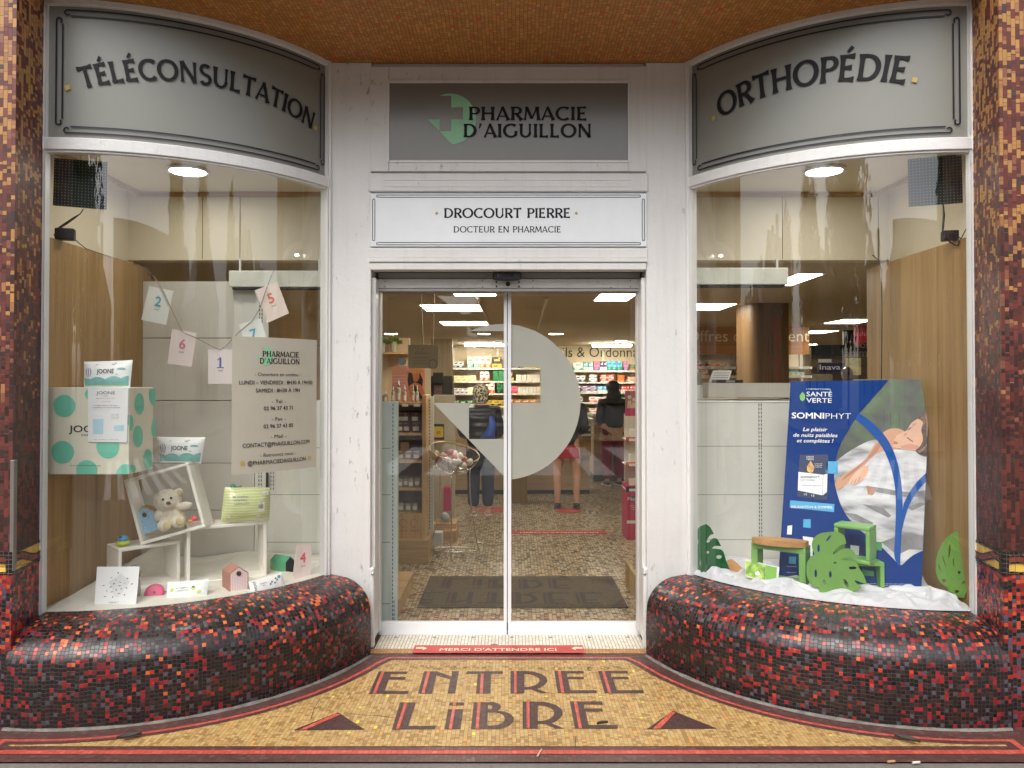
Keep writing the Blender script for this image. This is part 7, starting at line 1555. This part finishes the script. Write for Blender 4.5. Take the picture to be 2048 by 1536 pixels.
# ------------------------------------------------------------ people in the shop
def skinned(name, J, E, m, parent, root=0, sub=2):
    me = bpy.data.meshes.new(name); me.from_pydata([p for p, r in J], E, []); o = link(name, me, m, parent, local=True)
    s = o.modifiers.new('skin', 'SKIN'); s.use_smooth_shade = True
    d = me.skin_vertices[0].data
    for i, (p, r) in enumerate(J): d[i].radius = r if isinstance(r, tuple) else (r, r); d[i].use_root = (i == root)
    v = o.modifiers.new('sub', 'SUBSURF'); v.levels = sub; v.render_levels = sub
    return o
SKINM = mat('skin', C(206, 156, 128), .5, var=.05, scale=14)
def person(label, x, y, h, yaw, spread=.055, arms='front'):
    t = thing('person', label, 'person', (x, y, 0)); t.rotation_euler = (0, 0, yaw)
    J = [((0, 0, .53 * h), .078 * h), ((0, 0, .62 * h), .070 * h), ((0, -.008, .74 * h), .085 * h), ((0, -.006, .825 * h), .055 * h), ((0, 0, .865 * h), .033 * h), ((0, .012, .905 * h), .05 * h), ((0, .010, .945 * h), .058 * h), ((0, .006, .975 * h), .042 * h), ((0, .012 + .062 * h, .915 * h), .010 * h)]
    E = [(0, 1), (1, 2), (2, 3), (3, 4), (4, 5), (5, 6), (6, 7), (5, 8)]
    for s in (-1, 1):
        b = len(J); J += [((s * .052 * h, 0, .50 * h), .060 * h), ((s * spread * h, .01, .285 * h), .036 * h), ((s * spread * h, -.012, .20 * h), .033 * h), ((s * spread * h, -.012, .05 * h), .021 * h), ((s * spread * h, -.02, .022 * h), .022 * h), ((s * spread * h, .075 * h, .016 * h), .016 * h)]
        E += [(0, b), (b, b + 1), (b + 1, b + 2), (b + 2, b + 3), (b + 3, b + 4), (b + 4, b + 5)]
        b = len(J); J += [((s * .105 * h, -.005, .80 * h), .038 * h), ((s * .135 * h, -.02, .63 * h), .026 * h), ((s * .10 * h, .13 * h, .60 * h), .018 * h), ((s * .085 * h, .175 * h, .60 * h), .017 * h)]
        E += [(3, b), (b, b + 1), (b + 1, b + 2), (b + 2, b + 3)]
        for k in range(5):
            c = len(J); off = (k - 1.5) * .0085 * h
            if k < 4: J += [((s * .085 * h + off, .205 * h, (.598 - .004 * abs(k - 1)) * h), .0055 * h), ((s * .085 * h + off, .225 * h - .003 * abs(k - 1.5) * h, .585 * h), .0045 * h)]; E += [(b + 3, c), (c, c + 1)]
            else: J += [((s * .068 * h, .185 * h, .606 * h), .0055 * h), ((s * .060 * h, .200 * h, .602 * h), .0045 * h)]; E += [(b + 3, c), (c, c + 1)]
    skinned('body', J, E, SKINM, t)
    for s in (-1, 1): MB().ell((s * .018 * h, .068 * h, .935 * h), .006 * h).build('eye', mat('eye_white', (.7, .7, .68, 1), .2), t, local=True, smooth=True); MB().ell((s * .052 * h, .008, .925 * h), (.007 * h, .012 * h, .020 * h)).build('ear', SKINM, t, local=True, smooth=True)
    MB().ell((0, .066 * h, .892 * h), (.016 * h, .006 * h, .004 * h)).build('mouth', mat('lip', C(170, 90, 84), .5), t, local=True, smooth=True)
    return t
def jacket(t, h, m, puff=1.0, hem=.50):
    J = [((0, 0, hem * h), .095 * h * puff), ((0, 0, .60 * h), .098 * h * puff), ((0, -.01, .72 * h), .106 * h * puff), ((0, -.008, .815 * h), .066 * h), ((0, 0, .85 * h), .043 * h)]; E = [(0, 1), (1, 2), (2, 3), (3, 4)]
    for s in (-1, 1):
        b = len(J); J += [((s * .108 * h, -.006, .795 * h), .052 * h * puff), ((s * .142 * h, -.02, .63 * h), .040 * h * puff), ((s * .105 * h, .12 * h, .60 * h), .030 * h)]; E += [(3, b), (b, b + 1), (b + 1, b + 2)]
    return skinned('jacket', J, E, m, t)
def trousers(t, h, m, w=1.0, low=.06, spread=.055):
    J = [((0, 0, .56 * h), .085 * h)]; E = []
    for s in (-1, 1):
        b = len(J); J += [((s * .052 * h, 0, .50 * h), .070 * h), ((s * spread * h, .01, .285 * h), .047 * h * w), ((s * spread * h, -.012, low * h), .040 * h * w)]; E += [(0, b), (b, b + 1), (b + 1, b + 2)]
    return skinned('trousers', J, E, m, t)
def skirt(t, h, m, z0, z1, r0, r1, name='skirt', sq=.72):
    b = MB(); n = 40
    b.grid(lambda u, v: ((r1 + (r0 - r1) * v) * math.cos(2 * math.pi * u) * (1 + .05 * (1 - v) * math.sin(2 * math.pi * u * 9)), (r1 + (r0 - r1) * v) * sq * math.sin(2 * math.pi * u) * (1 + .05 * (1 - v) * math.sin(2 * math.pi * u * 9)), z1 + (z0 - z1) * v), n, 10)
    return b.build(name, m, t, local=True, smooth=True)
def shoe(t, h, m, sole, spread, heel=0.0):
    for s in (-1, 1):
        x = s * spread * h; o = MB().ell((x, .02 * h, .024 * h + heel * .5), (.027 * h, .078 * h, .024 * h)).build('shoe', m, t, local=True, smooth=True)
        MB().box(x - .026 * h, x + .026 * h, -.055 * h, .095 * h, .001, .012 * h).build('sole', sole, o, local=True, bevel=.006)
def spot(name, a, b_, sc, thr=.45):
    t_ = NT(name); c = t_.n('TexCoord').outputs['Object']; v = t_.n('TexVoronoi', {'Vector': c, 'Scale': sc}).outputs[0]; n = t_.noise(c, sc * 1.4, 2)
    t_.set(t_.p.inputs['Base Color'], t_.mix(t_.math('LESS_THAN', t_.math('ADD', v, t_.math('MULTIPLY', n, .3)), thr), a, b_)); t_.p.inputs['Roughness'].default_value = .8; return t_.m
PUFF = NT('black_quilted_nylon'); _c = PUFF.n('TexCoord').outputs['Object']; _q = PUFF.n('SeparateXYZ', {0: _c}).outputs[2]
PUFF.p.inputs['Base Color'].default_value = (.012, .012, .015, 1); PUFF.p.inputs['Roughness'].default_value = .38; PUFF.set(PUFF.p.inputs['Normal'], PUFF.bump(PUFF.math('ADD', PUFF.math('SINE', PUFF.math('MULTIPLY', _q, 62.0)), PUFF.noise(_c, 24, 4)), .5, .02)); PUFF = PUFF.m
# woman with the leopard headscarf
hp = 1.52; qx = V(962, 0, 9.03).x
p = person('person in a leopard headscarf and black padded jacket, back turned', qx, 9.03, hp, R_(4)); jacket(p, hp, PUFF, 1.22, .50)
skirt(p, hp, spot('dark_dotted_fabric', C(34, 36, 40), C(150, 146, 138), 70, .22), .50 * hp, .385 * hp, .15, .18); trousers(p, hp, mat('navy_trousers', C(30, 38, 62), .8), 1.15); shoe(p, hp, mat('rose_trainer', C(186, 132, 134), .6), mat('white_sole', C(224, 216, 206), .5), .055)
LEO = spot('leopard_print', C(204, 190, 156), C(30, 24, 22), 44, .60)
b = MB(); b.ell((0, .004, .945 * hp), (.066 * hp, .068 * hp, .068 * hp)); b.ell((0, -.012, .885 * hp), (.060 * hp, .05 * hp, .045 * hp)); soft(b, 'headscarf', LEO, p, .010, 3, True)
b = MB(); b.tube([(.09, -.10, .80 * hp), (.13, -.15, .70 * hp), (.10, -.17, .62 * hp), (0, -.19, .60 * hp)], [.02, .05, .07, .02], 10); b.build('blue_bag', mat('blue_nylon', C(34, 70, 156), .5, bump=.4, bscale=30), p, local=True, smooth=True)
# customer with bare legs, mostly behind the grey film
hp2 = 1.56; q = G(1134, 1017)
p = person('person with bare legs, red skirt and dark mules behind the grey film', q.x, q.y, hp2, R_(-6), .075); jacket(p, hp2, mat('charcoal_dress', C(52, 48, 48), .8), 1.0, .46); skirt(p, hp2, mat('red_skirt_fabric', C(176, 24, 30), .8), .52 * hp2, .40 * hp2, .15, .165)
shoe(p, hp2, mat('black_mule', C(36, 32, 32), .5), BLK, .075, .02); b = MB(); b.ell((0, -.004, .95 * hp2), (.064 * hp2, .066 * hp2, .062 * hp2)); b.ell((0, -.03, .88 * hp2), (.055 * hp2, .035 * hp2, .06 * hp2)); soft(b, 'hair', mat('brown_hair', C(70, 48, 36), .6, var=.3, scale=40), p, .010, 3, True)
# woman in black jacket, flowered top and magenta trousers
hp3 = 1.56; q = G(1226, 971)
p = person('person in a black jacket, flowered top and magenta trousers, back turned', q.x, q.y, hp3, R_(14), .062); jacket(p, hp3, mat('black_leather', (.012, .011, .012, 1), .34, bump=.5, bscale=18, bdist=.01), 1.12, .54)
skirt(p, hp3, spot('flowered_fabric', C(196, 164, 130), C(142, 62, 44), 52, .46), .60 * hp3, .435 * hp3, .17, .205, 'flowered_top'); trousers(p, hp3, mat('magenta_trousers', C(142, 28, 66), .8), 1.15, .06, .062); shoe(p, hp3, mat('black_trainer', C(40, 38, 40), .6), mat('white_sole', C(224, 216, 206), .5), .062)
b = MB(); b.ell((0, -.004, .95 * hp3), (.068 * hp3, .07 * hp3, .064 * hp3)); b.ell((0, -.045, .86 * hp3), (.075 * hp3, .04 * hp3, .09 * hp3)); soft(b, 'hair', mat('black_hair', C(30, 24, 22), .5, var=.3, scale=40), p, .010, 3, True)
# ------------------------------------------------------------ across the street (seen mirrored in the glass)
STONE = mat('grey_stone', C(150, 144, 132), .85, var=.12, scale=3, bump=.4, bscale=12); ROOF = mat('slate_roof', C(64, 66, 72), .6, var=.15, scale=6)
def gable_house(x, y, w, d, h, rh, label):
    t = thing('stone_house', label, 'house', (x, y, -.02))
    MB().prism([Vector((x - w / 2, y - d, -.02)), Vector((x + w / 2, y - d, -.02)), Vector((x + w / 2, y - d, h)), Vector((x, y - d, h + rh)), Vector((x - w / 2, y - d, h))], (0, d, 0)).build('wall', STONE, t)
    rf = MB()
    for s in (-1, 1): rf.prism([Vector((x, y + .2, h + rh + .12)), Vector((x + s * (w / 2 + .3), y + .2, h - .25)), Vector((x + s * (w / 2 + .3), y + .2, h - .10)), Vector((x, y + .2, h + rh + .28))], (0, -d - .4, 0))
    rf = rf.build('roof', ROOF, t)
    for s in (-1, 1): MB().box(x + s * w * .16 - .45, x + s * w * .16 + .45, y - d * .55, y - d * .4, h + rh * .4, h + rh + 1.3).build('chimney', STONE, rf)
    for i in range(3):
        for j in range(2):
            fx = x - w * .28 + i * w * .28; MB().box(fx - .45, fx + .45, y - .05, y + .03, .9 + j * 2.8, 2.4 + j * 2.8).build('window', mat('dark_pane', (.03, .035, .04, 1), .1), t)
    return t
gable_house(-7.5, -34, 9, 8, 5.4, 3.2, 'stone house with two chimneys across the street')
ch = thing('stone_church', 'long stone church wall with pointed windows across the street', 'church', (9, -48, 0)); MB().box(-2, 34, -56, -48, 0, 8).build('wall', STONE, ch); MB().prism([Vector((-2.4, -47.6, 7.9)), Vector((-2.4, -56.4, 7.9)), Vector((-2.4, -52, 13))], (36.8, 0, 0)).build('roof', ROOF, ch)
for i in range(8):
    x = 0 + i * 4.2; b = MB(); P = [(x - .8, 2.6), (x + .8, 2.6), (x + .8, 5.2), (x + .5, 6.0), (x, 6.7), (x - .5, 6.0), (x - .8, 5.2)]
    b.prism([Vector((px, -47.9, z)) for px, z in P], (0, -.05, 0)); b.build('pointed_window', mat('pale_tracery', C(206, 204, 198), .6), ch)
for hx, hw, lab in ((-50, 15, 'first stone house of the far left terrace'), (-72, 17, 'second stone house of the far left terrace'), (-100, 22, 'third stone house of the far left terrace'), (-140, 30, 'last stone house of the far left terrace'), (50, 15, 'first stone house of the far right terrace'), (72, 17, 'second stone house of the far right terrace'), (100, 22, 'third stone house of the far right terrace'), (140, 30, 'last stone house of the far right terrace')):
    gable_house(hx, -22, hw, 9, 9, 4, lab)
gable_house(-26, -30, 12, 8, 6.5, 3.0, 'wide stone house far along the street'); gable_house(27, -27, 11, 8, 6, 3.5, 'tall stone house at the far end of the street')
FOL = NT('tree_leaves'); _c = FOL.n('TexCoord').outputs['Object']; FOL.set(FOL.p.inputs['Base Color'], FOL.mix(FOL.noise(_c, 1.6, 3), C(44, 60, 30), C(92, 112, 54))); FOL.p.inputs['Roughness'].default_value = .6; FOL = FOL.m
BARK = mat('bark', C(84, 72, 60), .9, var=.2, scale=8)
def crown_mesh(r, hz, n, seed, zc):
    g_ = random.Random(seed); b = MB()
    for i in range(n):
        d = Vector((g_.gauss(0, 1), g_.gauss(0, 1), g_.gauss(0, 1))).normalized(); k = g_.random() ** .45
        p = Vector((d.x * r * k, d.y * r * k, zc + d.z * hz * k)); p += Vector((noise.noise(p * .6), noise.noise(p * .6 + Vector((9, 0, 0))), 0)) * r * .35
        a = Vector((g_.gauss(0, 1), g_.gauss(0, 1), g_.gauss(0, 1))).normalized() * .30; c = a.cross(d).normalized() * .19
        b.add([p - a, p + c, p + a, p - c], [(0, 1, 2, 3)])
    return b
def tree(x, y, r, hz, zc, n, seed, label):
    t = thing('street_tree', label, 'tree', (x, y, -.02), 'trees across the street')
    b = MB(); b.tube([(0, 0, 0), (.05, .02, zc * .5), (0, 0, zc)], [.24, .17, .08], 9)
    for k in range(5): b.tube([(0, 0, zc * .55 + k * .3), (r * .5 * math.cos(k * 1.3), r * .5 * math.sin(k * 1.3), zc + .2 * k)], [.09, .03], 6)
    b.build('trunk', BARK, t, local=True); crown_mesh(r, hz, n, seed, zc).build('crown', FOL, t, local=True)
tree(2.0, -19.5, 3.8, 1.9, 4.0, 2600, 1, 'broad low leafy tree nearest the zebra crossing'); tree(8.6, -21.5, 3.6, 2.0, 4.1, 2400, 2, 'broad low leafy tree right of the zebra crossing')
tree(-9.2, -20, 4.7, 4.6, 7.2, 4200, 5, 'large dense tree in front of the two chimney house'); tree(-20.5, -20, 3.0, 4.6, 7.0, 2600, 6, 'large dense tree at the far left of the street')
for i, (x, y, r, hz, zc) in enumerate(((9.6, -18, 1.5, 4.8, 6.6), (17.5, -19, 1.7, 5.2, 6.8), (27, -17, 1.6, 5, 6.4), (-31, -20, 2.2, 5, 6.5))):
    tree(x, y, r, hz, zc, 1700, 10 + i, ('slender tree %s' % ('behind the low broad trees', 'right of the low broad trees', 'furthest right along the pavement', 'furthest left along the pavement')[i]))
# worn, patched row of tiles above the inlaid words
b = MB(); g_ = random.Random(3)
for i in range(150):
    x = 826 + (1262 - 826) * g_.random(); y = 1338 + g_.gauss(0, 2.2)
    if 985 < x < 1080 and g_.random() < .7: continue
    w = g_.uniform(.5, 3.2); h = g_.uniform(.25, .9); Fq(b, [(x - w, y - h), (x + w, y - h * .6), (x + w * .9, y + h), (x - w * .8, y + h * .8)], 0, ZL + .0002 * (i % 5))
b.build('patched_joint', mat('dirty_mortar', C(120, 104, 78), .9, var=.35, scale=40), fl)
b = MB()
for P in ([(1152, 1475), (1150.5, 1490), (1151.5, 1496)], [(700, 1428), (722, 1432), (760, 1434), (800, 1440)], [(905, 1442), (1000, 1446), (1100, 1444), (1180, 1446)], [(640, 1400), (628, 1420), (622, 1440)]):
    line2(b, [(G(*p).x, G(*p).y) for p in P], .003, lambda u, v: Vector((u, v, ZL - .0004)))
b.build('hairline_crack', mat('crack_dirt', C(84, 62, 38), .9), fl)  # brown lines drawn for the dirty cracks in the mosaic
# small litter on the entrance mosaic
for px, py, sx, ang, lab in ((1205, 1456, .028, .3, 'small dark leaf on the last letter R of the entrance mosaic'), (258, 1482, .05, .5, 'curled grey leaf at the left end of the entrance mosaic'), (1815, 1488, .05, -.6, 'curled grey leaf at the right end of the entrance mosaic')):
    q = G(px, py); b = MB(); c, s = math.cos(ang), math.sin(ang)
    b.grid(lambda u, v: (q.x + (u - .5) * sx * 2 * c - (v - .5) * sx * .7 * (1 - (2 * u - 1) ** 2) * s, q.y + (u - .5) * sx * 2 * s + (v - .5) * sx * .7 * (1 - (2 * u - 1) ** 2) * c, .019 + .010 * (2 * v - 1) ** 2), 10, 4)
    o = b.build('dry_leaf', mat('dry_leaf', C(58, 54, 46), .8, var=.2, scale=40)); tag(o, lab, 'leaf')
q = G(1078, 1508); o = MB().tube([q + Vector((-.008, -.03, .005)), q + Vector((.012, .03, .005))], .0035, 7).build('match_stick', mat('pale_wood_stick', C(206, 176, 138), .7)); tag(o, 'short pale wooden stick lying on the brown mosaic edge', 'stick')
for px, py, lab in ((1783, 1526, 'brown cigarette end lying by the mosaic edge at the right'), (1833, 1528, 'pale cigarette end lying by the mosaic edge at the right')):
    q = G(px, py); o = MB().tube([q + Vector((-.016, .0, .005)), q + Vector((.016, .006, .005))], .005, 8).build('cigarette_end', mat('filter_paper_' + str(px), C(176, 132, 90) if px < 1800 else C(206, 196, 180), .8)); tag(o, lab, 'cigarette end')
